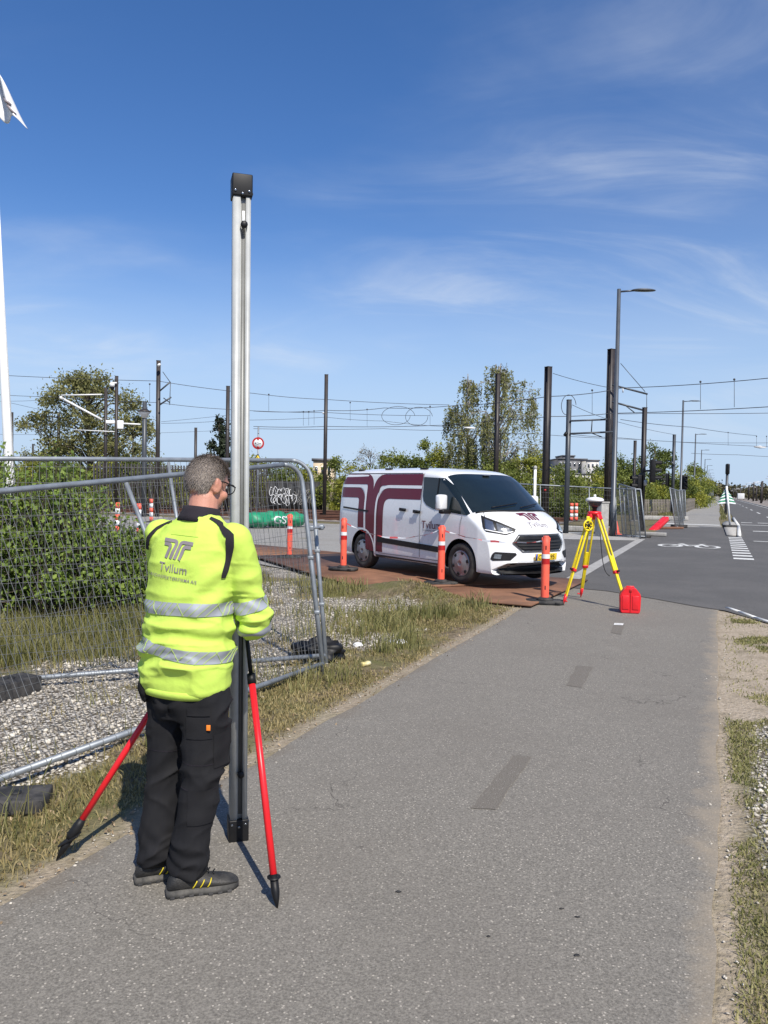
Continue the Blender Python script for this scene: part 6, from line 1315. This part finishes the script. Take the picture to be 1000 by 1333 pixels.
# ------------------------------------------------------------------ worker
PO = np.array([-0.80, 3.12, 0.0])
person = thing('person', 'worker in yellow hi-vis jacket and black work trousers gripping the aluminium pole', 'person', PO)
def capsule(a, b, ra, rb, n=16):
    a, b = np.array(a, float), np.array(b, float); d = (b - a) / np.linalg.norm(b - a); pts, rs = [], []
    for t_ in np.linspace(-math.pi / 2, 0, 5): pts.append(a + d * ra * math.sin(t_) * 0.999); rs.append(max(1e-3, ra * math.cos(t_)))
    for t_ in np.linspace(0, math.pi / 2, 5): pts.append(b + d * rb * math.sin(t_) * 0.999); rs.append(max(1e-3, rb * math.cos(t_)))
    return MB().tube(pts, rs, n)
def loft(rings, phi, n=32, power=2.3):
    """rings: (z, cx, cy, half width, half depth); phi turns the long axis"""
    mb = MB(); V = []; F = []; c, s = math.cos(phi), math.sin(phi)
    for z, cx, cy, hw, hd in rings:
        for k in range(n):
            q = 2 * math.pi * k / n; a = hw * math.copysign(abs(math.cos(q)) ** (2 / power), math.cos(q)); b = hd * math.copysign(abs(math.sin(q)) ** (2 / power), math.sin(q)); V.append((cx + a * c + b * s, cy - a * s + b * c, z))
    m = len(rings)
    for i in range(m - 1):
        for k in range(n): F.append((i * n + k, i * n + (k + 1) % n, (i + 1) * n + (k + 1) % n, (i + 1) * n + k))
    F += [tuple(range(n - 1, -1, -1)), tuple(range((m - 1) * n, m * n))]; return mb.add(V, F)
def blob(parts, voxel, it, fac=0.5):
    V, F = [], []
    for p in parts: n = len(V); V += p.v; F += [tuple(i + n for i in f) for f in p.f]
    o = mesh_np('tmp', np.array(V), F, None); bm = bmesh.new(); bm.from_mesh(o.data); bmesh.ops.recalc_face_normals(bm, faces=bm.faces); bm.to_mesh(o.data); bm.free()
    r = o.modifiers.new('r', 'REMESH'); r.mode = 'VOXEL'; r.voxel_size = voxel; s = o.modifiers.new('s', 'SMOOTH'); s.iterations = it; s.factor = fac
    dg = bpy.context.evaluated_depsgraph_get(); me = bpy.data.meshes.new_from_object(o.evaluated_get(dg)); Vn = np.empty(len(me.vertices) * 3, np.float32); me.vertices.foreach_get('co', Vn); Nn = np.empty(len(me.vertices) * 3, np.float32); me.vertices.foreach_get('normal', Nn)
    Fn = [tuple(p.vertices) for p in me.polygons]; bpy.data.objects.remove(o); bpy.data.meshes.remove(me); return Vn.reshape(-1, 3).astype(float), Nn.reshape(-1, 3).astype(float), Fn
PH = R(28)
# skeleton points
shR, elR, wrR = np.array((.188, .015, 1.428)), np.array((.272, .065, 1.085)), np.array((.188, .305, 1.085))
shL, elL, wrL = np.array((-.150, .165, 1.432)), np.array((-.175, .335, 1.13)), np.array((.02, .335, 1.12))
hipR, knR, anR = np.array((.082, -.005, .80)), np.array((.070, -.02, .46)), np.array((.036, -.045, .10))
hipL, knL, anL = np.array((-.080, .075, .80)), np.array((-.098, .075, .46)), np.array((-.128, .045, .10))
headc = np.array((.045, .155, 1.668)); Mh = Matrix.Translation(Vector(headc)) @ Matrix.Rotation(R(-37), 4, 'Z') @ Matrix.Rotation(R(-17), 4, 'X')
H3 = Mh.to_3x3(); hp_ = lambda p: np.array(Mh @ Vector(p))
# --- body: head, neck, arms, hands, trunk and legs in one skin
def hand(w, grip, sgn, out_dir):
    """hand closed round an upright grip; w wrist, grip centre of the handle"""
    parts = []; g = np.array(grip, float); w = np.array(w, float); d = g - w; d[2] = 0; d /= np.linalg.norm(d); sd = np.array([-d[1], d[0], 0]) * sgn
    palm = g - d * 0.030 + sd * 0.006
    parts.append(capsule(w - d * 0.05, w + d * 0.01, 0.031, 0.027)); parts.append(MB().ell(palm - d * 0.012, (0.024, 0.026, 0.044), None, 14, 10)); parts.append(capsule(w, palm - d * 0.02, 0.026, 0.026))
    for k, (zo, ln, r) in enumerate(((0.033, 1.0, 0.0092), (0.011, 1.08, 0.0098), (-0.011, 1.0, 0.0092), (-0.032, 0.82, 0.0082))):
        pts = [g + 0.026 * ((-d) * math.cos(a) + sd * math.sin(a)) + np.array([0, 0, zo - 0.004 * j]) for j, a in enumerate(np.array([0.2, 1.15, 2.1, 3.1]) * ln)]
        for a_, b_ in zip(pts[:-1], pts[1:]): parts.append(capsule(a_, b_, r, r * 0.94, 10))
    tp = [palm - d * 0.015 - sd * 0.018 + np.array([0, 0, 0.012]), g - d * 0.012 - sd * 0.030 + np.array([0, 0, 0.030]), g + d * 0.016 - sd * 0.026 + np.array([0, 0, 0.040])]
    for a_, b_ in zip(tp[:-1], tp[1:]): parts.append(capsule(a_, b_, 0.0115, 0.010, 10))
    return parts
gR = np.array([BX + 0.045, BY - 0.085, HZ + 0.01]) - PO; gL = np.array([BX - 0.085, BY - 0.035, HZ + 0.01]) - PO
bod = [loft([(.86, 0, .03, .13, .09), (1.1, 0, .05, .14, .09), (1.35, .015, .075, .15, .09), (1.45, .02, .09, .11, .07)], PH),
       capsule((.028, .10, 1.44), (.037, .135, 1.60), .066, .061), capsule(shR, elR, .045, .038), capsule(elR, wrR, .036, .028), capsule(shL, elL, .045, .038), capsule(elL, wrL, .036, .028),
       capsule(hipR, knR, .07, .05), capsule(knR, anR, .05, .04), capsule(hipL, knL, .07, .05), capsule(knL, anL, .05, .04)]
def hell(c, r): 
    return MB().ell(hp_(c), r, H3, 24, 16)
bod += [hell((0, -.004, .012), (.074, .094, .098)), hell((0, .030, -.058), (.058, .062, .062)), hell((0, .048, -.092), (.036, .036, .028)), hell((0, .094, -.030), (.011, .016, .024)), hell((0, .100, -.042), (.016, .014, .012)),
        hell((.040, .060, -.040), (.024, .026, .024)), hell((-.040, .060, -.040), (.024, .026, .024)), hell((0, .078, .020), (.048, .014, .012)), hell((0, .082, -.070), (.026, .012, .010))]
for s in (-1, 1):
    bod += [MB().ell(hp_((s * .076, -.004, -.020)), (.011, .020, .034), H3 @ Matrix.Rotation(s * -0.35, 3, 'Z'), 12, 10), MB().ell(hp_((s * .080, -.016, -.006)), (.009, .010, .022), H3 @ Matrix.Rotation(s * -0.5, 3, 'Z'), 10, 8)]
bod += hand(wrR, gR, -1, None) + hand(wrL, gL, 1, None)
V, Nn, F = blob(bod, 0.0055, 3); mesh_np('body', V, F, M['skin'], person, True)
for s in (-1, 1): MB().ell(hp_((s * .031, .070, .000)), (.012, .012, .012), H3, 12, 8).build('eye', M['white'], person, True)
# --- hair: close crop, thin on the crown
mb = MB(); n, m = 64, 40; Vh = []
for i in range(m + 1):
    a = math.pi * i / m
    for k in range(n):
        q = 2 * math.pi * k / n; p = np.array((.0775 * math.sin(a) * math.cos(q), -.004 + .0985 * math.sin(a) * math.sin(q), .012 + .1025 * math.cos(a))); p *= 1 + 0.012 * (vnoise(p * 60) - 0.5); Vh.append(p)
Vh = np.array(Vh).reshape(m + 1, n, 3)
def hairline(p):
    x, y, z = p; lim = -.052 + .006 * math.sin(x * 90)
    if y > -.02: lim = -.030 + (y + .02) * 1.3
    if y > .035: lim = .045 + (y - .035) * 0.5
    if abs(x) > .055 and -.03 < y < .035: lim = max(lim, -.008)
    return z > lim
Vf = [tuple(hp_(p)) for p in Vh.reshape(-1, 3)]
Fh = [(i * n + k, (i + 1) * n + k, (i + 1) * n + (k + 1) % n, i * n + (k + 1) % n) for i in range(m) for k in range(n) if hairline(Vh[i, k]) and hairline(Vh[min(i + 1, m), (k + 1) % n])]
mesh_np('hair', np.array(Vf), Fh, M['hair'], person, True)
rs = np.random.RandomState(9); Vs = []; cnt = 0
while cnt < 15000:
    d = rs.normal(size=3); d /= np.linalg.norm(d); p = np.array((.0775 * d[0], -.004 + .0985 * d[1], .012 + .1025 * d[2]))
    if not hairline(p): continue
    if d[2] > 0.86 and abs(d[0]) < 0.35 and rs.rand() < 0.6: continue
    cnt += 1; tdir = np.array([d[0] * 0.5, -0.35 + 0.0 * d[1], -0.75]); tdir -= d * np.dot(tdir, d); tdir /= (np.linalg.norm(tdir) + 1e-6); tdir += rs.normal(size=3) * 0.22
    ln = .011 + .011 * rs.rand(); sd = np.cross(d, tdir); sd /= (np.linalg.norm(sd) + 1e-6); tip = p + tdir * ln + d * (.004 + .003 * rs.rand()); wv = sd * .0009
    Vs += [hp_(p - wv), hp_(p + wv), hp_(tip)]
o = mesh_np('hair_strands', np.array(Vs), np.arange(len(Vs)).reshape(-1, 3), leafmat('hair_strand', (0.17, 0.14, 0.12), (0.38, 0.33, 0.29), 8., 0.1), person); o['kind'] = 'stuff'
# --- glasses
gl = MB(); gl.tube([hp_((.080, -.012, .002)), hp_((.082, .03, .008)), hp_((.074, .095, .006))], .0028, 6); gl.tube([hp_((-.080, -.012, .002)), hp_((-.082, .03, .008)), hp_((-.074, .095, .006))], .0028, 6)
for s in (-1, 1): gl.tube([hp_((s * .036 + .031 * math.cos(q), .100 - .012 * abs(math.cos(q)) * 0, -.002 + .022 * math.sin(q))) for q in np.linspace(0, 2 * math.pi, 20)], .0024, 5)
gl.tube([hp_((-.008, .103, .004)), hp_((.008, .103, .004))], .0022, 5); gl.build('glasses', M['black'], person, True)
# --- jacket
jk = [loft([(.815, -.012, .035, .180, .134), (.83, -.012, .035, .191, .144), (.86, -.012, .035, .196, .150), (.90, -.012, .038, .198, .150), (.96, -.010, .042, .202, .152), (1.02, -.006, .046, .194, .143), (1.08, -.004, .05, .194, .143), (1.14, -.002, .054, .188, .137), (1.22, .003, .06, .193, .136), (1.32, .010, .07, .202, .132), (1.39, .015, .082, .204, .122), (1.44, .018, .09, .188, .108), (1.48, .022, .098, .150, .092), (1.515, .026, .104, .100, .078), (1.535, .028, .108, .080, .072)], PH, 40),
      capsule(shR, shR * .5 + elR * .5, .076, .068), capsule(shR * .5 + elR * .5, elR, .068, .066), capsule(elR, elR * .45 + wrR * .55, .066, .056), capsule(elR * .45 + wrR * .55, wrR + (wrR - elR) * .0, .056, .044),
      capsule(shL, elL, .074, .062), capsule(elL, wrL, .062, .044), capsule(shR, (.03, .10, 1.46), .070, .05), capsule(shL, (.02, .11, 1.46), .068, .05)]
V, Nn, F = blob(jk, 0.0065, 9, 0.5)
rho = np.hypot(V[:, 0], V[:, 1] - 0.05); X_, Y_, Z_ = V.T
ang = np.arctan2(Y_ - .05, X_)
nz1 = vnoise(np.stack([X_ * 7, Y_ * 7, Z_ * 9], 1)); nz2 = vnoise(np.stack([X_ * 3 + 9, Y_ * 3, Z_ * 4], 1)); nz3 = vnoise(np.stack([X_ * 14, Y_ * 14, Z_ * 26 + 4], 1))
wst = np.exp(-((Z_ - 1.00) / 0.13) ** 2); low = np.exp(-((Z_ - .90) / .06) ** 2)
fold = np.sin(2 * math.pi * (Z_ * 11.5 + 1.2 * X_ + 1.6 * nz2 + 0.5 * nz1)); fold = np.sign(fold) * np.abs(fold) ** 0.8
dia = np.sin(2 * math.pi * (Z_ * 7 - X_ * 5.5 + 1.4 * nz2)) * np.exp(-(((X_ - .12) / .12) ** 2 + ((Z_ - 1.24) / .12) ** 2))
arm = np.exp(-(((X_ - .27) / .08) ** 2 + ((Z_ - 1.10) / .12) ** 2)); armf = np.sin(2 * math.pi * (Z_ * 16 + Y_ * 6 + X_ * 4 + 1.2 * nz2))
back = np.sin(2 * math.pi * (Z_ * 4.5 + X_ * 2.2 + 1.8 * nz2)) * np.exp(-((Z_ - 1.27) / .12) ** 2)
rid = lambda a, b, c, o: 1 - np.abs(2 * vnoise(np.stack([X_ * a + o, Y_ * b, Z_ * c], 1)) - 1)
cr1 = rid(5, 5, 16, 3.) ** 3; cr2 = rid(9, 9, 22, 8.) ** 4; cr3 = rid(10, 10, 6, 15.) ** 4
disp = wst * fold * .0075 + dia * .0075 + arm * armf * .006 + back * .003 + (nz1 - .5) * .009 + (nz3 - .5) * .004 + (cr1 - .4) * .012 * (.35 + wst) + (cr2 - .3) * .008 * (.4 + wst + arm) + (cr3 - .3) * .0035
V = V + Nn * disp[:, None]
bjk = BVHTree.FromPolygons([tuple(p) for p in V], F)
jacket = mesh_np('jacket', V, F, M['hivis'], person, True)
# hem, collar
hm = loft([(.800, -.012, .035, .178, .130), (.815, -.012, .035, .187, .139), (.835, -.012, .035, .188, .140)], PH, 40); hm.build('hem', M['hivis'], jacket, True)
cV = loft([(1.495, .026, .104, .106, .086), (1.520, .028, .107, .089, .081), (1.542, .031, .111, .080, .077), (1.560, .033, .115, .077, .075), (1.562, .033, .115, .068, .068), (1.535, .033, .115, .060, .060)], PH, 32, 2.0)
Vc = np.array(cV.v); Vc[:, 2] += -0.10 * (Vc[:, 0] - .03) * 1.0 + 0.16 * -(Vc[:, 1] - .11) * 0.6; mesh_np('collar', Vc, cV.f, M['collar'], jacket, True)
def band(axis_p, axis_d, z_of, wd, maxr, name, mt, parent, ref, n=150, off=.0035, lo=0., hi=2 * math.pi, chev=0, cmat=None):
    """strip wrapped round an axis; rays leave the axis outwards"""
    ad = Vector(axis_d).normalized(); e1 = ad.orthogonal() if abs(ad.z) < 0.9 else (Vector((1, 0, 0)) - ad * ad.x).normalized(); e1.normalize(); e2 = ad.cross(e1); rows = []
    def hit(q, s):
        d = e1 * math.cos(q) + e2 * math.sin(q); o = Vector(axis_p) + ad * (z_of(q) + s); h = bjk.ray_cast(o, d)
        if h[0] is None or h[3] > maxr: return None
        return h[0] + d * off
    K = 7; grid = [[hit(q, wd * (k / (K - 1) - .5)) for k in range(K)] for q in np.linspace(lo, hi, n)]
    V_, F_ = [], []; idx = {}
    for i in range(n):
        for k in range(K):
            if grid[i][k] is not None: idx[(i, k)] = len(V_); V_.append(tuple(grid[i][k]))
    for i in range(n - 1):
        for k in range(K - 1):
            c = [(i, k), (i + 1, k), (i + 1, k + 1), (i, k + 1)]
            if all(a in idx for a in c): F_.append(tuple(idx[a] for a in c))
    b_ = mesh_np(name, np.array(V_), F_, mt, parent, True)
    if chev:
        for j in range(chev):
            q0 = lo + (hi - lo) * (j + .5) / chev; pts = [hit(q0 + (hi - lo) / chev * (t_ - .5) * (1.6 if j % 5 else -1.0), wd * (t_ - .5) * .98) for t_ in np.linspace(0, 1, 9)]
            pts = [p + (p - Vector(axis_p)).normalized() * .0012 for p in pts if p is not None]
            if len(pts) > 5: MB().tube(pts, .0010, 4, False).build('chevron_line', M['hivis'], b_)
    return b_
band((0, .05, 1.155), (0, 0, 1), lambda q: -.005 * math.sin(q) + .012 * (1 + math.sin(q)) * 0, .052, .235, 'reflective_band', M['reflex'], jacket, None, chev=34)
band((-.01, .045, .985), (0, 0, 1), lambda q: -.022 * math.cos(q), .050, .235, 'reflective_band', M['reflex'], jacket, None, chev=34)
ax = elR - shR; ax /= np.linalg.norm(ax); c_ = shR + (elR - shR) * .76
band(tuple(c_), tuple(ax), lambda q: 0, .050, .125, 'sleeve_band', M['reflex'], jacket, None, 90, chev=12)
ax = (elR - shR) / np.linalg.norm(elR - shR) * .62 + (wrR - elR) / np.linalg.norm(wrR - elR) * .38; ax /= np.linalg.norm(ax); c_ = elR + ax * .004
band(tuple(c_), tuple(ax), lambda q: 0, .034, .15, 'sleeve_band', M['reflex'], jacket, None, 90)
def m_back(a, b, off):
    h = bjk.ray_cast(Vector((a, -1, b)), Vector((0, 1, 0)))
    if h[0] is None: h = bjk.find_nearest(Vector((a, 0, b)))
    n = h[1]; n = -n if n.y > 0 else n; return h[0] + n * off
mb = MB(); ribbon(mb, dens([(.085, 1.520), (.135, 1.492), (.187, 1.452), (.188, 1.41), (.178, 1.35), (.160, 1.285)], .015), list(np.interp(np.arange(40), [0, 4, 6, 8, 13, 20], [.010, .018, .030, .034, .024, .004])), m_back, .004, 4); mb.build('shoulder_trim', M['collar'], jacket, True)
mb = MB(); ribbon(mb, dens([(-.082, 1.500), (-.11, 1.492), (-.15, 1.470), (-.185, 1.43), (-.20, 1.38)], .015), list(np.interp(np.arange(40), [0, 5, 9, 16], [.006, .014, .018, .010])), m_back, .004, 4); mb.build('shoulder_trim', M['collar'], jacket, True)
def rotm(mp, cx, cy, r):
    c, s = math.cos(r), math.sin(r); return lambda a, b, off: mp(cx + (a - cx) * c - (b - cy) * s, cy + (a - cx) * s + (b - cy) * c, off)
lm_ = rotm(m_back, -.035, 1.39, R(-6))
tt_logo(lm_, .0035, -.037, 1.392, .108, M['greyprint'], jacket, 1.0, 0.16, 'back_logo', 0.72)
text_on('lettering', 'Tvilum', .047, -.098, 1.303, lm_, .0035, M['greyprint'], jacket)
text_on('lettering', 'LANDINSPEKTØRFIRMA A/S', .0185, -.150, 1.272, lm_, .0035, M['greyprint'], jacket, 1, stretch=1.0)
mb = MB(); ribbon(mb, dens([(-.07, 1.452), (.055, 1.445)], .01), .0022, m_back, .003, 2); mb.build('yoke_seam', M['hivis'], jacket)
# --- trousers
tr_ = [loft([(.70, -.0, .035, .150, .105), (.77, 0, .035, .166, .118), (.85, -.005, .035, .166, .118), (.94, -.008, .036, .150, .11)], PH, 36),
       capsule(hipR, hipR * .5 + knR * .5, .100, .090), capsule(hipR * .5 + knR * .5, knR, .090, .080), capsule(knR, knR * .5 + anR * .5, .080, .076), capsule(knR * .5 + anR * .5, anR + [0, 0, .03], .076, .078),
       capsule(hipL, hipL * .5 + knL * .5, .098, .086), capsule(hipL * .5 + knL * .5, knL, .086, .077), capsule(knL, knL * .5 + anL * .5, .077, .075), capsule(knL * .5 + anL * .5, anL + [0, 0, .03], .075, .077),
       MB().bbox((.140, -.020, .60), (.050, .12, .19), .018, Matrix.Rotation(R(-28), 3, 'Z'))]
V, Nn, F = blob(tr_, 0.0065, 7, 0.5)
X_, Y_, Z_ = V.T; nz1 = vnoise(np.stack([X_ * 8, Y_ * 8, Z_ * 8 + 3], 1)); nz2 = vnoise(np.stack([X_ * 4, Y_ * 4 + 5, Z_ * 4], 1)); nz3 = vnoise(np.stack([X_ * 18, Y_ * 18, Z_ * 22], 1))
cuff = np.exp(-((Z_ - .13) / .10) ** 2); knee = np.exp(-((Z_ - .46) / .10) ** 2); seat = np.exp(-((Z_ - .76) / .07) ** 2)
f1 = np.sin(2 * math.pi * (Z_ * 13 + X_ * 4 + 2.0 * nz2)); f2 = np.sin(2 * math.pi * (Z_ * 9 - X_ * 7 + 1.6 * nz2)); f3 = np.sin(2 * math.pi * (X_ * 9 + Z_ * 3 + nz2 * 1.5))
V = V + Nn * (cuff * f1 * .0035 + knee * f2 * .003 + seat * f3 * .004 + (nz1 - .5) * .014 + (nz3 - .5) * .004
     + ((1 - np.abs(2 * vnoise(np.stack([X_ * 6 + Z_ * 3, Y_ * 6, Z_ * 11 - X_ * 6], 1)) - 1)) ** 4 - .3) * .011 * (.5 + cuff * 1.2 + knee * .8 + seat * .8)
     + ((1 - np.abs(2 * vnoise(np.stack([X_ * 14 - Z_ * 6, Y_ * 14 + 4, Z_ * 17], 1)) - 1)) ** 4 - .3) * .006 * (.4 + cuff))[:, None]
V[:, 2] = np.maximum(V[:, 2], .045 + .012 * nz1)
trou = mesh_np('trousers', V, F, M['blackcloth'], person, True); btr = BVHTree.FromPolygons([tuple(p) for p in V], F)
def m_tr(a, b, off):
    h = btr.ray_cast(Vector((a, -1, b)), Vector((0, 1, 0)))
    if h[0] is None: h = btr.find_nearest(Vector((a, 0, b)))
    n = h[1]; n = -n if n.y > 0 else n; return h[0] + n * off
for nm, x0, x1, z0, z1 in (('pocket_flap', .035, .125, .74, .775), ('back_pocket', .03, .13, .645, .735), ('pocket_flap', -.13, -.045, .74, .775), ('cargo_pocket', .135, .185, .52, .66), ('knee_pocket', .04, .13, .30, .44)):
    nu_, nv_ = 10, 8; Vp = [m_tr(x0 + (x1 - x0) * i / (nu_ - 1), z0 + (z1 - z0) * k / (nv_ - 1), .006 if 'flap' in nm else .0035)[:] for i in range(nu_) for k in range(nv_)]
    mesh_np(nm, np.array(Vp), [(i * nv_ + k, (i + 1) * nv_ + k, (i + 1) * nv_ + k + 1, i * nv_ + k + 1) for i in range(nu_ - 1) for k in range(nv_ - 1)], M['blackcloth'], trou, True)
q = m_tr(.118, .695, .009); MB().bbox(q, (.016, .004, .022), .0012).build('orange_tag', M['orangetag'], trou)
for zz, xa, xb in ((.565, -.17, -.03), (.545, .0, .14), (.44, .005, .14)):
    mb = MB(); ribbon(mb, dens([(xa, zz), (xb, zz - .006)], .012), .003, m_tr, .002, 2); mb.build('stitch_seam', M['collar'], trou)
V, F = lump((-.165, .02, .83), (.035, .05, .065), 71., .2); mesh_np('holster_pocket', V, F, M['blackcloth'], trou, True)
# --- shoes
def shoe(heel, toe, name):
    h_, t_ = np.array([*heel, 0.]), np.array([*toe, 0.]); d = t_ - h_; L_ = np.linalg.norm(d); d /= L_; s = np.array([-d[1], d[0], 0])
    prof = [(0.0, .020, .060), (.04, .030, .085), (.10, .034, .105), (.20, .035, .112), (.32, .037, .105), (.45, .040, .088), (.60, .045, .074), (.75, .047, .066), (.88, .043, .058), (.96, .030, .046), (1.0, .014, .034)]
    rings = []; n = 20
    for t0, hw, top in prof:
        for k in range(n):
            q = math.pi * 2 * k / n; a = hw * math.copysign(abs(math.cos(q)) ** .75, math.cos(q)); z = .022 + (top - .022) * (0.5 + 0.5 * math.sin(q)) if True else 0; a *= 1 - .42 * max(0, math.sin(q)) ** 2 * (1 if t0 > .25 else .4); rings.append(h_ + d * (t0 * L_) + s * a + np.array([0, 0, z]))
    m = len(prof); F = [(i * n + k, i * n + (k + 1) % n, (i + 1) * n + (k + 1) % n, (i + 1) * n + k) for i in range(m - 1) for k in range(n)] + [tuple(range(n - 1, -1, -1)), tuple(range((m - 1) * n, m * n))]
    sh = mesh_np(name, np.array(rings), F, M['shoe'], person, True); sd_ = sh.modifiers.new('s', 'SUBSURF'); sd_.levels = sd_.render_levels = 2
    ol = [(.0, .0), (-.004, .020), (.02, .032), (.12, .037), (.35, .036), (.5, .040), (.68, .049), (.82, .049), (.93, .036), (1.01, .012)]
    out2 = [(a * L_, b) for a, b in ol] + [(a * L_, -b) for a, b in ol[::-1]][:-1]
    Ms = basis(d, s, (0, 0, 1), h_ + np.array([0, 0, .0045]) - d * .004)
    MB().prism(out2, Ms, .027).build('sole', M['sole'], sh)
    for k in range(7): MB().bbox(Ms @ Vector(((.08 + .13 * k) * L_, 0, .004)), (.018, .105 if 3 < k < 7 else .082, .010), .002, Ms.to_3x3()).build('sole_lug', M['rubber'], sh)
    bs = BVHTree.FromPolygons([tuple(p) for p in rings], F)
    for k in range(3):
        pts = []
        for t0 in np.linspace(0, 1, 7):
            o = h_ + d * ((.34 + .10 * k + .06 * t0) * L_) - s * .3 + np.array([0, 0, .034 + .032 * t0]); hh_ = bs.ray_cast(Vector(o), Vector(s)); 
            if hh_[0]: pts.append(hh_[0] - Vector(s) * .003)
        if len(pts) > 3: MB().tube(pts, .0025, 5).build('yellow_stripe', M['shoeyellow'], sh)
    for k in range(5):
        c = h_ + d * ((.36 + .07 * k) * L_) + np.array([0, 0, .112 - .009 * k]); MB().tube([c - s * .018, c + np.array([0, 0, .004]), c + s * .018 + d * .008], .0028, 6).build('lace', M['black'], sh)
    return sh
shoe((-.045, -.085), (.225, .012), 'shoe'); shoe((-.205, .015), (.045, .125), 'shoe')

# ------------------------------------------------------------------ flagpole, flag, far buildings
fb = np.array([-5.05, 10.4, 0.]); p_hi = at(0, 372, 10.4); p_lo = at(13, 632, 10.4); d = p_hi - p_lo; d /= d[2]
f0 = p_lo - d * p_lo[2]; ftop = p_lo + d * (7.35 - p_lo[2])
t = thing('flagpole', 'white flagpole rising out of the dense bush', 'flagpole', f0)
MB().tube([(0, 0, 0), d * 1.7, d * 7.35], [0.075, 0.062, 0.034], 12).build('pole', M['white'], t, True); MB().ell(d * 7.4, (0.05, 0.05, 0.07)).build('finial', M['white'], t, True)
MB().tube([d * 1.2 + [0.08, 0, 0], d * 4 + [0.06, -0.03, 0], d * 7.2 + [0.04, 0, 0]], 0.006, 5).build('halyard', M['white'], t)
fl0 = ftop - f0; nu_, nv_ = 26, 22; Vf = []
tipx = at(32, 160, 10.2); topx = at(-3, 98, 10.3)
for i in range(nu_):
    a = i / (nu_ - 1)
    for k in range(nv_):
        b = k / (nv_ - 1); A = fl0 * (1 - b) + (fl0 - d * 0.72) * b; B = (tipx - f0) * b + (topx - f0 + np.array([0.03, 0, 0])) * (1 - b); sg_ = a
        p = A * (1 - a) + B * a; p = p + np.array([0, 0.10 * math.sin(a * 11 + b * 3) * a, -0.20 * a * (1 - a) + 0.05 * math.sin(a * 9 - b * 5)]) ; Vf.append(p)
flag = mesh_np('flag', np.array(Vf), [(i * nv_ + k, (i + 1) * nv_ + k, (i + 1) * nv_ + k + 1, i * nv_ + k + 1) for i in range(nu_ - 1) for k in range(nv_ - 1)], M['reflect_white'], None, True); flag.location = f0
flag.modifiers.new('s', 'SOLIDIFY').thickness = 0.004
tag(flag, 'white flag fluttering from the white flagpole', 'flag')
for k, (a0, b0, a1, b1) in enumerate(((.70, .45, .92, .62), (.76, .72, .95, .80))):
    G = np.array(Vf).reshape(nu_, nv_, 3); pts = []
    for t_ in np.linspace(0, 1, 8): i_, k_ = (a0 + (a1 - a0) * t_) * (nu_ - 1), (b0 + (b1 - b0) * t_) * (nv_ - 1); pts.append(G[int(i_), int(k_)] + np.array([0, -.012, 0]))
    MB().tube(pts, .02, 4).build('printed_mark', M['greyprint'], flag)

def building(name, label, x0, x1, ytop, ybase, Y, dep, rz, mt, floors, cols, mtw='window', roof=True):
    a, b = at(x0, ytop, Y), at(x1, ytop, Y); wd = (b - a)[0]; hh_ = a[2]; t = thing(name, label, 'building', ((a[0] + b[0]) / 2, Y, 0), rz)
    MB().box((0, dep / 2, hh_ / 2), (wd, dep, hh_)).build('wall', M[mt], t)
    if roof: MB().box((0, dep / 2, hh_ + 0.2), (wd + 0.5, dep + 0.5, 0.4)).build('roof', M['facade_dark'], t)
    fh = (hh_ - 1) / floors
    for i in range(floors):
        for k in range(cols):
            c = (-wd / 2 + wd * (k + .5) / cols, -0.05, 0.6 + fh * (i + .55)); wn = MB().box(c, (wd / cols * .45, 0.12, fh * .55)).build('window', M['reflect_white'], t); MB().box((c[0], -0.125, c[2]), (wd / cols * .36, 0.06, fh * .45)).build('pane', M[mtw], wn)
    return t
building('apartment_block', 'pale multi-storey apartment block with small square windows beyond the hedges', 764, 780, 600, 640, 230, 14, R(0), 'facade', 5, 3)
building('apartment_block', 'dark balconied wing of the multi-storey block beyond the hedges', 727, 764, 598, 640, 236, 14, R(0), 'facade_dark', 5, 6)
building('apartment_block', 'long pale low wing in front of the multi-storey block', 720, 775, 617, 640, 222, 8, R(0), 'facade', 3, 9)
building('apartment_block', 'upper dark storey of the multi-storey block set back', 733, 748, 594, 640, 244, 10, R(0), 'facade_dark', 6, 3)
building('cream_house', 'plain cream building behind the mast and the graffiti board', 408, 433, 600, 640, 120, 10, R(0), 'cream', 2, 3)
building('white_house', 'low white building glimpsed through the birch', 668, 690, 602, 640, 150, 10, R(0), 'facade', 3, 4)
